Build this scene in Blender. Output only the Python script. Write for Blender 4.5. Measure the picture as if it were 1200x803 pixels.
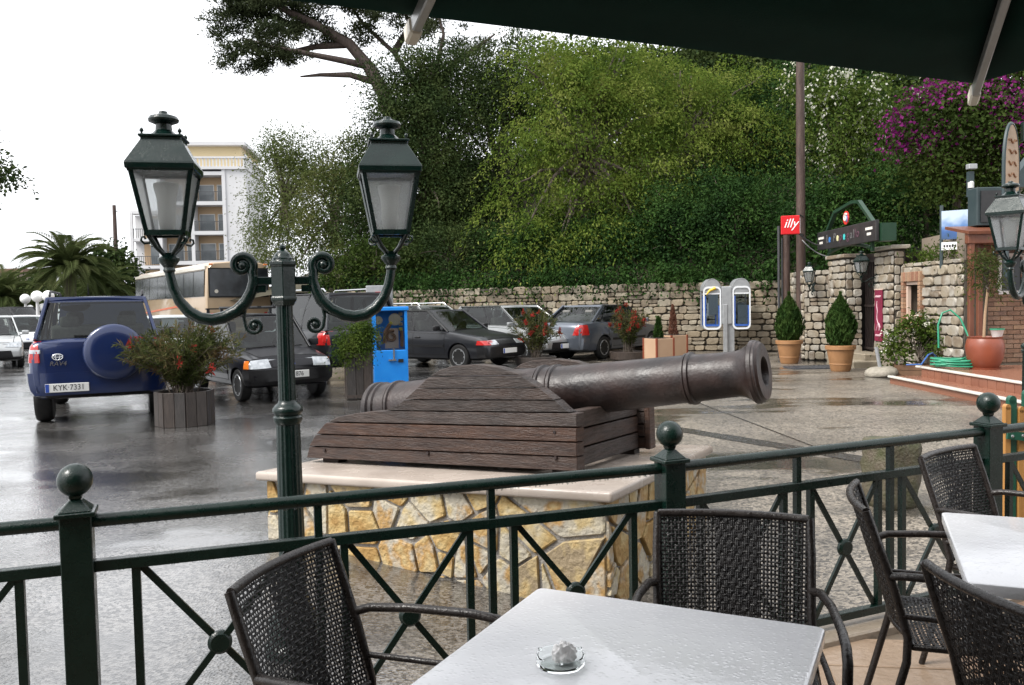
import bpy, bmesh, math, random
import numpy as np
from math import sin, cos, pi, radians, atan2, sqrt, atan, hypot
from mathutils import Vector, Matrix
from mathutils.bvhtree import BVHTree

sc = bpy.context.scene
col = sc.collection
for _o in list(bpy.data.objects):
    bpy.data.objects.remove(_o)

# ------------------------------------------------------------------ camera
CAMH, FPX, PPX, ROLL = 1.53, 1000.0, 47.0, 0.020      # focal length in photo pixels (1200 wide)
_p = atan(PPX / FPX)
_fw = Vector((0, cos(_p), -sin(_p))); _r0 = Vector((1, 0, 0)); _u0 = _r0.cross(_fw)
_r = _r0 * cos(ROLL) - _u0 * sin(ROLL); _u = _r0 * sin(ROLL) + _u0 * cos(ROLL)
cam_d = bpy.data.cameras.new('camera'); cam = bpy.data.objects.new('camera', cam_d); col.objects.link(cam)
cam_d.sensor_width = 36.0; cam_d.lens = FPX / 1200 * 36.0; cam_d.clip_start = 0.05; cam_d.clip_end = 2000
M = Matrix.Identity(4)
for i, a in enumerate((_r, _u, -_fw)):
    for k in range(3): M[k][i] = a[k]
M[2][3] = CAMH
cam.matrix_world = M
sc.camera = cam

def ray(px, py):
    d = _fw + _r * ((px - 600) / FPX) - _u * ((py - 401.5) / FPX)
    return d / d.y
def G(px, py, z=0.0):                       # pixel -> point on the level z
    d = ray(px, py); t = (z - CAMH) / d.z
    return Vector((d.x * t, d.y * t, z))
def AT(px, py, Y):                          # pixel -> point at distance Y along the view axis
    d = ray(px, py) * Y
    return Vector((d.x, d.y, d.z + CAMH))

# ------------------------------------------------------------------ sky, sun, exposure
SUN_EL, SUN_AZ = radians(50), radians(-120)       # azimuth from +Y, clockwise; the bright side of the sky is at the left
w = bpy.data.worlds.new('World'); sc.world = w; w.use_nodes = True
nt = w.node_tree; nt.nodes.clear()
sky = nt.nodes.new('ShaderNodeTexSky'); sky.sky_type = 'NISHITA'; sky.sun_disc = False
sky.sun_elevation = SUN_EL; sky.sun_rotation = SUN_AZ; sky.air_density = 1.0; sky.dust_density = 5.0; sky.ozone_density = 1.0
hs = nt.nodes.new('ShaderNodeHueSaturation'); hs.inputs['Saturation'].default_value = 0.12
mx = nt.nodes.new('ShaderNodeMix'); mx.data_type = 'RGBA'; mx.inputs[0].default_value = 0.6
mx.inputs[7].default_value = (10.4, 10.6, 11.0, 1)    # even rain cloud over the clear sky
bg = nt.nodes.new('ShaderNodeBackground'); bg.inputs['Strength'].default_value = 0.12
out = nt.nodes.new('ShaderNodeOutputWorld')
nt.links.new(sky.outputs[0], hs.inputs['Color']); nt.links.new(hs.outputs[0], mx.inputs[6])
nt.links.new(mx.outputs[2], bg.inputs['Color']); nt.links.new(bg.outputs[0], out.inputs[0])
sun_d = bpy.data.lights.new('sun', 'SUN'); sun_d.energy = 2.2; sun_d.angle = radians(20); sun_d.color = (1, .96, .9)
sun = bpy.data.objects.new('sun', sun_d); col.objects.link(sun)
_sd = Vector((sin(SUN_AZ) * cos(SUN_EL), cos(SUN_AZ) * cos(SUN_EL), sin(SUN_EL)))
sun.rotation_euler = (-_sd).to_track_quat('-Z', 'Y').to_euler()
sun.location = _sd * 60
vs = sc.view_settings
vs.view_transform = 'Standard'; vs.look = 'None'; vs.exposure = 0.9; vs.gamma = 1.0; vs.use_curve_mapping = False

# ------------------------------------------------------------------ materials
def _new(name):
    m = bpy.data.materials.new(name); m.use_nodes = True
    n = m.node_tree; b = n.nodes['Principled BSDF']
    return m, n, b
def c4(c): return (c[0], c[1], c[2], 1)
def mat(name, c1, c2=None, scale=6, rough=.5, rough2=None, metal=0, bump=0, bscale=None, coat=0, spec=.5,
        rand=None, rv=.35, coords='Object', stretch=None, drops=0, dstr=.3, detail=5, streak=None, lo=.35, hi=.65):
    """noise-blended surface; rand: 'object' or 'island' brightness variation; drops: rain-drop relief"""
    m, n, b = _new(name); L = n.links.new
    tc = n.nodes.new('ShaderNodeTexCoord')
    if coords == 'World':
        g = n.nodes.new('ShaderNodeNewGeometry'); co = g.outputs['Position']
    else: co = tc.outputs['Object']
    if stretch:
        mp = n.nodes.new('ShaderNodeMapping'); mp.inputs['Scale'].default_value = stretch; L(co, mp.inputs[0]); co = mp.outputs[0]
    nz = n.nodes.new('ShaderNodeTexNoise'); nz.inputs['Scale'].default_value = scale; nz.inputs['Detail'].default_value = detail
    L(co, nz.inputs['Vector'])
    rp = n.nodes.new('ShaderNodeMapRange'); rp.inputs[1].default_value = lo; rp.inputs[2].default_value = hi
    L(nz.outputs[0], rp.inputs[0])
    mxx = n.nodes.new('ShaderNodeMix'); mxx.data_type = 'RGBA'
    mxx.inputs[6].default_value = c4(c1); mxx.inputs[7].default_value = c4(c2 or c1); L(rp.outputs[0], mxx.inputs[0])
    colr = mxx.outputs[2]
    if rand:
        if rand == 'object':
            rn = n.nodes.new('ShaderNodeObjectInfo').outputs['Random']
        else:
            rn = n.nodes.new('ShaderNodeNewGeometry').outputs['Random Per Island']
        hv = n.nodes.new('ShaderNodeHueSaturation')
        r1 = n.nodes.new('ShaderNodeMapRange'); r1.inputs[3].default_value = 1 - rv; r1.inputs[4].default_value = 1 + rv; L(rn, r1.inputs[0])
        wn = n.nodes.new('ShaderNodeTexWhiteNoise'); wn.noise_dimensions = '1D'; L(rn, wn.inputs['W'])
        r2 = n.nodes.new('ShaderNodeMapRange'); r2.inputs[3].default_value = .5; r2.inputs[4].default_value = 1.15; L(wn.outputs[0], r2.inputs[0])
        L(r1.outputs[0], hv.inputs['Value']); L(r2.outputs[0], hv.inputs['Saturation']); L(colr, hv.inputs['Color']); colr = hv.outputs[0]
    L(colr, b.inputs['Base Color'])
    b.inputs['Metallic'].default_value = metal; b.inputs['Specular IOR Level'].default_value = spec
    b.inputs['Coat Weight'].default_value = coat; b.inputs['Coat Roughness'].default_value = .06
    if rough2 is None: b.inputs['Roughness'].default_value = rough
    else:
        n2 = n.nodes.new('ShaderNodeTexNoise'); n2.inputs['Scale'].default_value = scale * 1.7; n2.inputs['Detail'].default_value = 3; L(co, n2.inputs['Vector'])
        r3 = n.nodes.new('ShaderNodeMapRange'); r3.inputs[1].default_value = .35; r3.inputs[2].default_value = .65
        r3.inputs[3].default_value = rough; r3.inputs[4].default_value = rough2
        L(n2.outputs[0], r3.inputs[0]); L(r3.outputs[0], b.inputs['Roughness'])
    nrm = None
    if bump:
        n3 = n.nodes.new('ShaderNodeTexNoise'); n3.inputs['Scale'].default_value = bscale or scale * 5; n3.inputs['Detail'].default_value = 6; L(co, n3.inputs['Vector'])
        bp = n.nodes.new('ShaderNodeBump'); bp.inputs['Strength'].default_value = bump; bp.inputs['Distance'].default_value = .02
        L(n3.outputs[0], bp.inputs['Height']); nrm = bp.outputs[0]
    if drops:
        vo = n.nodes.new('ShaderNodeTexVoronoi'); vo.inputs['Scale'].default_value = drops; L(tc.outputs['Object'], vo.inputs['Vector'])
        r4 = n.nodes.new('ShaderNodeMapRange'); r4.inputs[1].default_value = .0; r4.inputs[2].default_value = .42; r4.inputs[3].default_value = 1; r4.inputs[4].default_value = 0
        L(vo.outputs['Distance'], r4.inputs[0])
        bp2 = n.nodes.new('ShaderNodeBump'); bp2.inputs['Strength'].default_value = dstr; bp2.inputs['Distance'].default_value = .002
        L(r4.outputs[0], bp2.inputs['Height'])
        if nrm: L(nrm, bp2.inputs['Normal'])
        nrm = bp2.outputs[0]
    if nrm: L(nrm, b.inputs['Normal'])
    return m

def glass(name, tint=(.75, .8, .8), gloss=.06, f=1.5):
    m = bpy.data.materials.new(name); m.use_nodes = True; n = m.node_tree; n.nodes.clear(); L = n.links.new
    o = n.nodes.new('ShaderNodeOutputMaterial'); t = n.nodes.new('ShaderNodeBsdfTransparent'); t.inputs[0].default_value = c4(tint)
    g = n.nodes.new('ShaderNodeBsdfGlossy'); g.inputs['Roughness'].default_value = gloss
    fr = n.nodes.new('ShaderNodeFresnel'); fr.inputs[0].default_value = f
    s = n.nodes.new('ShaderNodeMixShader'); L(fr.outputs[0], s.inputs[0]); L(t.outputs[0], s.inputs[1]); L(g.outputs[0], s.inputs[2]); L(s.outputs[0], o.inputs[0])
    return m

def leafmat(name, cols, trans=.35, rough=.7, nscale=.6):
    """leaf colours: a ramp over a per-leaf random plus a slow drift through the crown"""
    m, n, b = _new(name); L = n.links.new
    g = n.nodes.new('ShaderNodeNewGeometry')
    nz = n.nodes.new('ShaderNodeTexNoise'); nz.inputs['Scale'].default_value = nscale; nz.inputs['Detail'].default_value = 2; L(g.outputs['Position'], nz.inputs['Vector'])
    ma = n.nodes.new('ShaderNodeMath'); ma.operation = 'MULTIPLY_ADD'; L(nz.outputs[0], ma.inputs[0]); ma.inputs[1].default_value = 1.9; ma.inputs[2].default_value = -.58
    m2 = n.nodes.new('ShaderNodeMath'); m2.operation = 'MULTIPLY_ADD'; L(g.outputs['Random Per Island'], m2.inputs[0]); m2.inputs[1].default_value = .26; L(ma.outputs[0], m2.inputs[2])
    rp = n.nodes.new('ShaderNodeValToRGB'); e = rp.color_ramp.elements
    e[0].position = .1; e[0].color = c4(cols[0]); e[1].position = .9; e[1].color = c4(cols[-1])
    for i, c in enumerate(cols[1:-1]):
        x = e.new(.1 + .8 * (i + 1) / (len(cols) - 1)); x.color = c4(c)
    L(m2.outputs[0], rp.inputs[0]); L(rp.outputs[0], b.inputs['Base Color']); b.inputs['Roughness'].default_value = rough
    b.inputs['Specular IOR Level'].default_value = .08
    t = n.nodes.new('ShaderNodeBsdfTranslucent'); L(rp.outputs[0], t.inputs[0])
    s = n.nodes.new('ShaderNodeMixShader'); s.inputs[0].default_value = trans
    o = n.nodes['Material Output']; L(b.outputs[0], s.inputs[1]); L(t.outputs[0], s.inputs[2]); L(s.outputs[0], o.inputs[0])
    return m

# ------------------------------------------------------------------ mesh helper
class MB:
    def __init__(s): s.v = []; s.f = []; s.mi = []; s.cur = 0
    def add(s, vs, fs):
        k = len(s.v); s.v += [tuple(x) for x in vs]; s.f += [tuple(i + k for i in f) for f in fs]; s.mi += [s.cur] * len(fs); return s
    def box(s, c, d, R=None):
        c = Vector(c); h = [x / 2 for x in d]
        vs = [Vector((a * h[0], b * h[1], e * h[2])) for e in (-1, 1) for b in (-1, 1) for a in (-1, 1)]
        vs = [(R @ q if R else q) + c for q in vs]
        return s.add(vs, [(0, 2, 3, 1), (4, 5, 7, 6), (0, 1, 5, 4), (2, 6, 7, 3), (0, 4, 6, 2), (1, 3, 7, 5)])
    def bar(s, p0, p1, wd, ht, up=(0, 0, 1)):
        p0, p1 = Vector(p0), Vector(p1); t = (p1 - p0); L = t.length; t.normalize(); up = Vector(up)
        x = t.cross(up)
        if x.length < 1e-4: x = t.cross(Vector((1, 0, 0)))
        x.normalize(); y = x.cross(t)
        vs = [p + x * (a * wd / 2) + y * (b * ht / 2) for p in (p0, p1) for a, b in ((-1, -1), (1, -1), (1, 1), (-1, 1))]
        return s.add(vs, [(3, 2, 1, 0), (4, 5, 6, 7), (0, 1, 5, 4), (1, 2, 6, 5), (2, 3, 7, 6), (3, 0, 4, 7)])
    def tube(s, pts, r, n=8, cap=True, flat=1.0):
        pts = [Vector(p) for p in pts]; N = len(pts); rs = r if isinstance(r, (list, tuple)) else [r] * N
        vs = []; ref = None
        for i, p in enumerate(pts):
            t = (pts[min(i + 1, N - 1)] - pts[max(i - 1, 0)]).normalized()
            if ref is None: ref = t.orthogonal().normalized() if abs(t.z) > .9 else Vector((0, 0, 1))
            x = t.cross(ref)
            if x.length < 1e-4: x = t.orthogonal()
            x.normalize(); y = x.cross(t).normalized(); ref = y
            for k in range(n):
                a = 2 * pi * k / n; vs.append(p + x * (cos(a) * rs[i]) + y * (sin(a) * rs[i] * flat))
        fs = [(i * n + k, i * n + (k + 1) % n, (i + 1) * n + (k + 1) % n, (i + 1) * n + k) for i in range(N - 1) for k in range(n)]
        if cap: fs += [tuple(range(n))[::-1], tuple(range((N - 1) * n, N * n))]
        return s.add(vs, fs)
    def cyl(s, p0, p1, r0, r1=None, n=16): return s.tube([p0, p1], [r0, r0 if r1 is None else r1], n)
    def lathe(s, prof, n=24, o=(0, 0, 0), R=None, cap=True, a0=0):
        o = Vector(o); vs = []
        for r, z in prof:
            for k in range(n):
                a = a0 + 2 * pi * k / n; q = Vector((r * cos(a), r * sin(a), z)); vs.append((R @ q if R else q) + o)
        N = len(prof)
        fs = [(i * n + k, i * n + (k + 1) % n, (i + 1) * n + (k + 1) % n, (i + 1) * n + k) for i in range(N - 1) for k in range(n)]
        if cap: fs += [tuple(range(n))[::-1], tuple(range((N - 1) * n, N * n))]
        return s.add(vs, fs)
    def prism(s, poly, o, ax, ay, az, depth):
        """2-D polygon in the plane (o, ax, ay), extruded along az"""
        o, ax, ay, az = Vector(o), Vector(ax), Vector(ay), Vector(az); n = len(poly)
        a = [o + ax * p[0] + ay * p[1] for p in poly]; b = [q + az * depth for q in a]
        return s.add(a + b, [tuple(range(n))[::-1], tuple(range(n, 2 * n))] + [(i, (i + 1) % n, n + (i + 1) % n, n + i) for i in range(n)])
    def sheet(s, P, th=0.0):
        """grid of points P[i][j]; th > 0 gives it thickness along the local normal"""
        n, m = len(P), len(P[0]); P = [[Vector(q) for q in r] for r in P]
        idx = lambda i, j: i * m + j
        fs = [(idx(i, j), idx(i + 1, j), idx(i + 1, j + 1), idx(i, j + 1)) for i in range(n - 1) for j in range(m - 1)]
        vs = [q for r in P for q in r]
        if not th: return s.add(vs, fs)
        nv = n * m; low = []
        for i in range(n):
            for j in range(m):
                a = P[min(i + 1, n - 1)][j] - P[max(i - 1, 0)][j]; b = P[i][min(j + 1, m - 1)] - P[i][max(j - 1, 0)]
                low.append(P[i][j] - a.cross(b).normalized() * th)
        f2 = [tuple(k + nv for k in f[::-1]) for f in fs]
        rim = [idx(i, 0) for i in range(n)] + [idx(n - 1, j) for j in range(1, m)] + [idx(i, m - 1) for i in range(n - 2, -1, -1)] + [idx(0, j) for j in range(m - 2, 0, -1)]
        f3 = [(rim[(k + 1) % len(rim)], rim[k], rim[k] + nv, rim[(k + 1) % len(rim)] + nv) for k in range(len(rim))]
        return s.add(vs + low, fs + f2 + [f[::-1] for f in f3])
    def mesh(s, name, mats, smooth=None, bevel=0, seg=1, fixn=True):
        me = bpy.data.meshes.new(name); me.from_pydata(s.v, [], s.f)
        if not isinstance(mats, (list, tuple)): mats = [mats]
        for m in mats: me.materials.append(m)
        if len(mats) > 1: me.polygons.foreach_set('material_index', s.mi)
        if bevel or fixn:
            bm = bmesh.new(); bm.from_mesh(me)
            if fixn: bmesh.ops.recalc_face_normals(bm, faces=bm.faces)
            if bevel:
                ed = [e for e in bm.edges if len(e.link_faces) == 2 and e.calc_face_angle(0) > .5]
                bmesh.ops.bevel(bm, geom=ed, offset=bevel, segments=seg, affect='EDGES', clamp_overlap=True, profile=.5)
            bm.to_mesh(me); bm.free()
        if smooth is not None:
            me.polygons.foreach_set('use_smooth', [True] * len(me.polygons))
            if smooth < 3: me.set_sharp_from_angle(angle=smooth)
        me.update(); return me
    def build(s, name, mats, parent=None, smooth=None, bevel=0, seg=1, fixn=True):
        return obj(name, s.mesh(name, mats, smooth, bevel, seg, fixn), parent)

def obj(name, me, parent=None, loc=(0, 0, 0), rotz=0, scale=None):
    o = bpy.data.objects.new(name, me); col.objects.link(o); o.location = loc
    if rotz: o.rotation_euler = (0, 0, rotz)
    if scale: o.scale = scale
    if parent: o.parent = parent
    return o
def tag(o, label=None, cat=None, group=None, kind=None):
    if label: o['label'] = label
    if cat: o['category'] = cat
    if group: o['group'] = group
    if kind: o['kind'] = kind
    return o
def thing(name, label, cat, loc=(0, 0, 0), rotz=0, group=None):
    o = bpy.data.objects.new(name, None); col.objects.link(o); o.empty_display_size = .1
    o.location = loc; o.rotation_euler = (0, 0, rotz)
    return tag(o, label, cat, group)
def kids(o): return [c for c in bpy.data.objects if c.parent == o]
def dup(root, loc, rotz, label, parent=None):
    c = root.copy(); col.objects.link(c); c.parent = parent
    if parent is None:
        c.location = loc; c.rotation_euler = (0, 0, rotz); c['label'] = label
    for ch in kids(root): dup(ch, None, None, None, c)
    return c
def text(name, s, size, m, parent, mw, ext=.002, align='CENTER', shear=0, sx=1.0):
    cu = bpy.data.curves.new('t', 'FONT'); cu.body = s; cu.size = size; cu.extrude = ext; cu.align_x = align; cu.align_y = 'CENTER'; cu.shear = shear
    t = bpy.data.objects.new('t', cu); col.objects.link(t)
    dg = bpy.context.evaluated_depsgraph_get(); me = bpy.data.meshes.new_from_object(t.evaluated_get(dg)); me.name = name
    bpy.data.objects.remove(t); me.materials.clear(); me.materials.append(m)
    me.transform(mw @ Matrix.Diagonal((sx, 1, 1, 1)))
    return obj(name, me, parent)
def frame(o, x, y):                        # 4x4 with x and y axes, z = x cross y
    x, y = Vector(x).normalized(), Vector(y).normalized(); z = x.cross(y)
    m = Matrix.Identity(4)
    for i, a in enumerate((x, y, z, Vector(o))):
        for k in range(3): m[k][i] = a[k]
    return m
def lerp(a, b, t): return a + (b - a) * t
def R3z(a): return Matrix.Rotation(a, 3, 'Z')
# ================================================================== ground, terrace
def rampmat(name, cols, rand='object', rough=.6, bump=.3, bscale=40, nscale=5, namp=.5, coords='World', rough2=None, spec=.5):
    m, n, b = _new(name); L = n.links.new
    if coords == 'World': co = n.nodes.new('ShaderNodeNewGeometry').outputs['Position']
    else: co = n.nodes.new('ShaderNodeTexCoord').outputs['Object']
    rn = n.nodes.new('ShaderNodeObjectInfo').outputs['Random'] if rand == 'object' else n.nodes.new('ShaderNodeNewGeometry').outputs['Random Per Island']
    nz = n.nodes.new('ShaderNodeTexNoise'); nz.inputs['Scale'].default_value = nscale; nz.inputs['Detail'].default_value = 6; L(co, nz.inputs['Vector'])
    a = n.nodes.new('ShaderNodeMath'); a.operation = 'MULTIPLY_ADD'; L(nz.outputs[0], a.inputs[0]); a.inputs[1].default_value = namp * 2; a.inputs[2].default_value = -namp
    s = n.nodes.new('ShaderNodeMath'); s.operation = 'ADD'; L(rn, s.inputs[0]); L(a.outputs[0], s.inputs[1])
    rp = n.nodes.new('ShaderNodeValToRGB'); e = rp.color_ramp.elements
    e[0].position = 0; e[0].color = c4(cols[0]); e[1].position = 1; e[1].color = c4(cols[-1])
    for i, c in enumerate(cols[1:-1]):
        x = e.new((i + 1) / (len(cols) - 1)); x.color = c4(c)
    L(s.outputs[0], rp.inputs[0]); L(rp.outputs[0], b.inputs['Base Color']); b.inputs['Roughness'].default_value = rough
    b.inputs['Specular IOR Level'].default_value = spec
    n3 = n.nodes.new('ShaderNodeTexNoise'); n3.inputs['Scale'].default_value = bscale; n3.inputs['Detail'].default_value = 6; L(co, n3.inputs['Vector'])
    bp = n.nodes.new('ShaderNodeBump'); bp.inputs['Strength'].default_value = bump; bp.inputs['Distance'].default_value = .02
    L(n3.outputs[0], bp.inputs['Height']); L(bp.outputs[0], b.inputs['Normal'])
    return m

def asphalt_mat():
    m, n, b = _new('wet_asphalt'); L = n.links.new
    co = n.nodes.new('ShaderNodeNewGeometry').outputs['Position']
    def noise(scale, detail=4, rough=.55, vec=co):
        q = n.nodes.new('ShaderNodeTexNoise'); q.inputs['Scale'].default_value = scale; q.inputs['Detail'].default_value = detail
        q.inputs['Roughness'].default_value = rough; L(vec, q.inputs['Vector']); return q.outputs[0]
    def rng(x, a, b_, c, d):
        q = n.nodes.new('ShaderNodeMapRange'); q.interpolation_type = 'SMOOTHSTEP'
        for i, k in zip((1, 2, 3, 4), (a, b_, c, d)): q.inputs[i].default_value = k
        L(x, q.inputs[0]); return q.outputs[0]
    def math(op, a, b_):
        q = n.nodes.new('ShaderNodeMath'); q.operation = op
        for i, k in ((0, a), (1, b_)):
            if isinstance(k, (int, float)): q.inputs[i].default_value = k
            else: L(k, q.inputs[i])
        return q.outputs[0]
    vo = n.nodes.new('ShaderNodeTexVoronoi'); vo.inputs['Scale'].default_value = 62; L(co, vo.inputs['Vector'])       # aggregate
    sp = n.nodes.new('ShaderNodeSeparateColor'); L(vo.outputs['Color'], sp.inputs[0])
    sx = n.nodes.new('ShaderNodeSeparateXYZ'); L(co, sx.inputs[0])
    # the right-hand half of the yard is older, browner and coarser than the left-hand half
    side = rng(math('ADD', math('MULTIPLY', sx.outputs[0], .25), noise(.5, 2)), .15, .95, 0, 1)
    big = noise(.55, 6, .6)
    mp = n.nodes.new('ShaderNodeMapping'); mp.inputs['Scale'].default_value = (.35, .8, 1); L(co, mp.inputs[0])
    pud_n = noise(.9, 5, .5, mp.outputs[0])
    pud = rng(pud_n, .50, .60, 0, 1)                                          # puddles
    c1 = n.nodes.new('ShaderNodeMix'); c1.data_type = 'RGBA'; c1.inputs[6].default_value = (.080, .077, .074, 1); c1.inputs[7].default_value = (.145, .125, .10, 1); L(side, c1.inputs[0])
    c2 = n.nodes.new('ShaderNodeMix'); c2.data_type = 'RGBA'; c2.blend_type = 'MULTIPLY'; L(c1.outputs[2], c2.inputs[6])
    gr = rng(sp.outputs[0], 0, 1, .3, 1.75); gc = n.nodes.new('ShaderNodeCombineColor')
    for i in range(3): L(gr, gc.inputs[i])
    c2.inputs[0].default_value = 1; L(gc.outputs[0], c2.inputs[7])
    c3 = n.nodes.new('ShaderNodeMix'); c3.data_type = 'RGBA'; c3.blend_type = 'MULTIPLY'; L(c2.outputs[2], c3.inputs[6]); c3.inputs[0].default_value = 1
    bc = n.nodes.new('ShaderNodeCombineColor'); br = rng(big, .3, .7, .6, 1.3)
    for i in range(3): L(br, bc.inputs[i])
    L(bc.outputs[0], c3.inputs[7])
    c4_ = n.nodes.new('ShaderNodeMix'); c4_.data_type = 'RGBA'; L(c3.outputs[2], c4_.inputs[6]); c4_.inputs[7].default_value = (.03, .029, .027, 1)
    L(math('MULTIPLY', pud, .75), c4_.inputs[0]); L(c4_.outputs[2], b.inputs['Base Color'])
    dry = rng(noise(1.3, 5, .6), .35, .68, .13, .34)
    dry = math('ADD', dry, math('MULTIPLY', side, .2))
    rg = n.nodes.new('ShaderNodeMix'); L(pud, rg.inputs[0]); L(dry, rg.inputs[2]); rg.inputs[3].default_value = .045; L(rg.outputs[0], b.inputs['Roughness'])
    b.inputs['Specular IOR Level'].default_value = .5
    film = math('MULTIPLY', rng(noise(.8, 4, .6), .30, .6, .3, 1.0), math('SUBTRACT', 1.0, math('MULTIPLY', side, .7)))
    film = math('MAXIMUM', film, math('MULTIPLY', pud, math('SUBTRACT', 1.0, math('MULTIPLY', side, .4))))
    L(film, b.inputs['Coat Weight']); b.inputs['Coat IOR'].default_value = 1.4; b.inputs['Coat Roughness'].default_value = .15
    ht = math('ADD', math('MULTIPLY', vo.outputs['Distance'], 1.1), math('MULTIPLY', noise(9, 4), .2))
    st = math('SUBTRACT', 1.0, math('MULTIPLY', pud, .97))
    bp = n.nodes.new('ShaderNodeBump'); bp.inputs['Distance'].default_value = .012; L(math('MULTIPLY', st, math('ADD', .14, math('MULTIPLY', side, .36))), bp.inputs['Strength']); L(ht, bp.inputs['Height'])
    L(bp.outputs[0], b.inputs['Normal'])
    bw = n.nodes.new('ShaderNodeBump'); bw.inputs['Distance'].default_value = .01; bw.inputs['Strength'].default_value = .1; L(ht, bw.inputs['Height']); L(bw.outputs[0], b.inputs['Coat Normal'])
    return m

def gz(x, y):                                  # the yard falls a little towards the terrace
    return -.10 * math.exp(-((x - .9) ** 2 + (y - 4.0) ** 2) / 2.2) + .06 * math.exp(-((x + 1.9) ** 2 + (y - 5.6) ** 2) / 1.6)
def GG(px, py):                                # pixel -> point on the yard
    p = G(px, py)
    for _ in range(8): p = G(px, py, gz(p.x, p.y))
    return p
def gp(x, y, dz=0): return Vector((x, y, gz(x, y) + dz))

xs = [-600, -200, -80, -40, -20, -12] + list(np.arange(-8, 9.01, .25)) + [12, 20, 40, 80, 200, 600]
ys = [-300, -100, -40, -15, -6] + list(np.arange(-2, 12.01, .25)) + [15, 20, 30, 45, 80, 200, 800]
gm = MB(); gm.sheet([[(x, y, gz(x, y)) for y in ys] for x in xs])
ASPH = asphalt_mat()
tag(gm.build('ground', ASPH, smooth=3.2), 'wet grey asphalt of the car park and yard', kind='structure')

# dark repaired trench across the yard and the joint beside it
TRENCH = mat('wet_trench_patch', (.028, .027, .026), (.045, .042, .038), scale=9, rough=.12, rough2=.3, bump=.25, bscale=60)
def strip(name, a, b_, wd, m, lift=.004, n=24):
    a, b_ = Vector(a), Vector(b_); t = (b_ - a).normalized(); s = Vector((-t.y, t.x, 0))
    rng_ = random.Random(3); P = []
    for i in range(n + 1):
        q = lerp(a, b_, i / n); k = wd / 2 * rng_.uniform(.9, 1.1)
        P.append([gp(q.x + s.x * e, q.y + s.y * e, lift) for e in (-k, 0, k)])
    mb = MB(); mb.sheet(P); return mb.build(name, m, smooth=3.2)
tag(strip('road_trench', GG(700, 488), GG(1230, 574), .26, TRENCH), 'dark refilled trench strip across the yard', kind='structure')
tag(strip('road_joint', GG(820, 473), GG(960, 526), .022, TRENCH, .006), 'thin dark joint line running across the yard', kind='structure')
GRATE = mat('grate_iron', (.04, .045, .055), (.07, .075, .085), scale=20, rough=.35)
gt = thing('drain_grate', 'dark iron drain grate set in the ground by the two potted cypresses', 'grate', G(955, 431))
fr = MB()
for a, b_ in (((-.55, -.35), (.55, -.35)), ((-.55, .35), (.55, .35)), ((-.55, -.35), (-.55, .35)), ((.55, -.35), (.55, .35))):
    fr.bar((a[0], a[1], .012), (b_[0], b_[1], .012), .05, .024)
fr.build('frame', GRATE, gt)
for i in range(12):
    q = MB(); q.bar((-.5 + i * .0909, -.33, .01), (-.5 + i * .0909, .33, .01), .04, .018); q.build('bar', GRATE, gt)

# ---- fence line
RAILZ = .86
P1, P2, P3 = G(90, 612, RAILZ), G(785, 548, RAILZ), G(1158, 505, RAILZ)
for p in (P1, P2, P3): p.z = 0
P0 = P1 - (P2 - P1); P4 = P3 + (P3 - P2) * 1.05
POSTS = [P0, P1, P2, P3, P4]
FD = (P4 - P0).normalized(); FN = Vector((FD.y, -FD.x, 0))        # FN points back to the terrace
TERZ = .03
MORTAR = mat('terrace_mortar', (.14, .11, .08), (.10, .08, .06), scale=7, rough=.4, bump=.3)
TILE = rampmat('terrace_stone', [(.19, .12, .08), (.27, .185, .125), (.23, .165, .115), (.30, .22, .155)], rough=.3, bump=.35, bscale=25, nscale=3, namp=.35)
tb = MB()
edge = [p - FD * 0 for p in POSTS]
poly = [(P0 - FD * 6)] + edge + [P4 + FD * 6]
back = [q + FN * 9 for q in (P4 + FD * 6, P0 - FD * 6)]
top = [Vector((q.x, q.y, TERZ - .012)) + FN * .0 for q in poly + back]
n_ = len(top); tb.add([tuple(q) for q in top] + [(q.x, q.y, -.3) for q in top], [tuple(range(n_))[::-1]] + [tuple(range(n_, 2 * n_))] + [(i, (i + 1) % n_, n_ + (i + 1) % n_, n_ + i) for i in range(n_)])
terr = tag(tb.build('terrace', MORTAR), 'stone-paved cafe terrace in the foreground', kind='structure')
def inside_terr(x, y):
    for a, b_ in zip(POSTS[:-1], POSTS[1:]):
        t = b_ - a
        s = ((x - a.x) * t.x + (y - a.y) * t.y) / t.length_squared
        if 0 <= s <= 1: return (a.y + t.y * s) - y > .09
    return False
rnd = random.Random(5)
tile_me = []
for k in range(6):
    q = MB(); j = lambda: rnd.uniform(-.025, .025)
    b0 = [(-.5 + j(), -.5 + j()), (.5 + j(), -.5 + j()), (.5 + j(), .5 + j()), (-.5 + j(), .5 + j())]
    q.add([(x, y, -.03) for x, y in b0] + [(x, y, -.004) for x, y in b0] + [(x * .975, y * .97, 0) for x, y in b0],
          [(3, 2, 1, 0)] + [(i, (i + 1) % 4, 4 + (i + 1) % 4, 4 + i) for i in range(4)] + [(4 + i, 4 + (i + 1) % 4, 8 + (i + 1) % 4, 8 + i) for i in range(4)] + [(8, 9, 10, 11)])
    tile_me.append(q.mesh('tile', TILE))
ta = radians(-8)
for row in range(-14, 16):
    x = -4 + rnd.uniform(0, .3)
    while x < 5:
        L_ = rnd.choice((.3, .42, .42, .55)); cx, cy = x + L_ / 2, row * .3 + 1.0
        wx, wy = cx * cos(ta) - cy * sin(ta), cx * sin(ta) + cy * cos(ta)
        if inside_terr(wx, wy) and 1.9 < wy and .3 < wx < 3.6:
            o = obj('tile', rnd.choice(tile_me), terr, (wx, wy, TERZ + rnd.uniform(-.002, .002)), ta, (L_ - .012, .288, 1))
        x += L_
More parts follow.
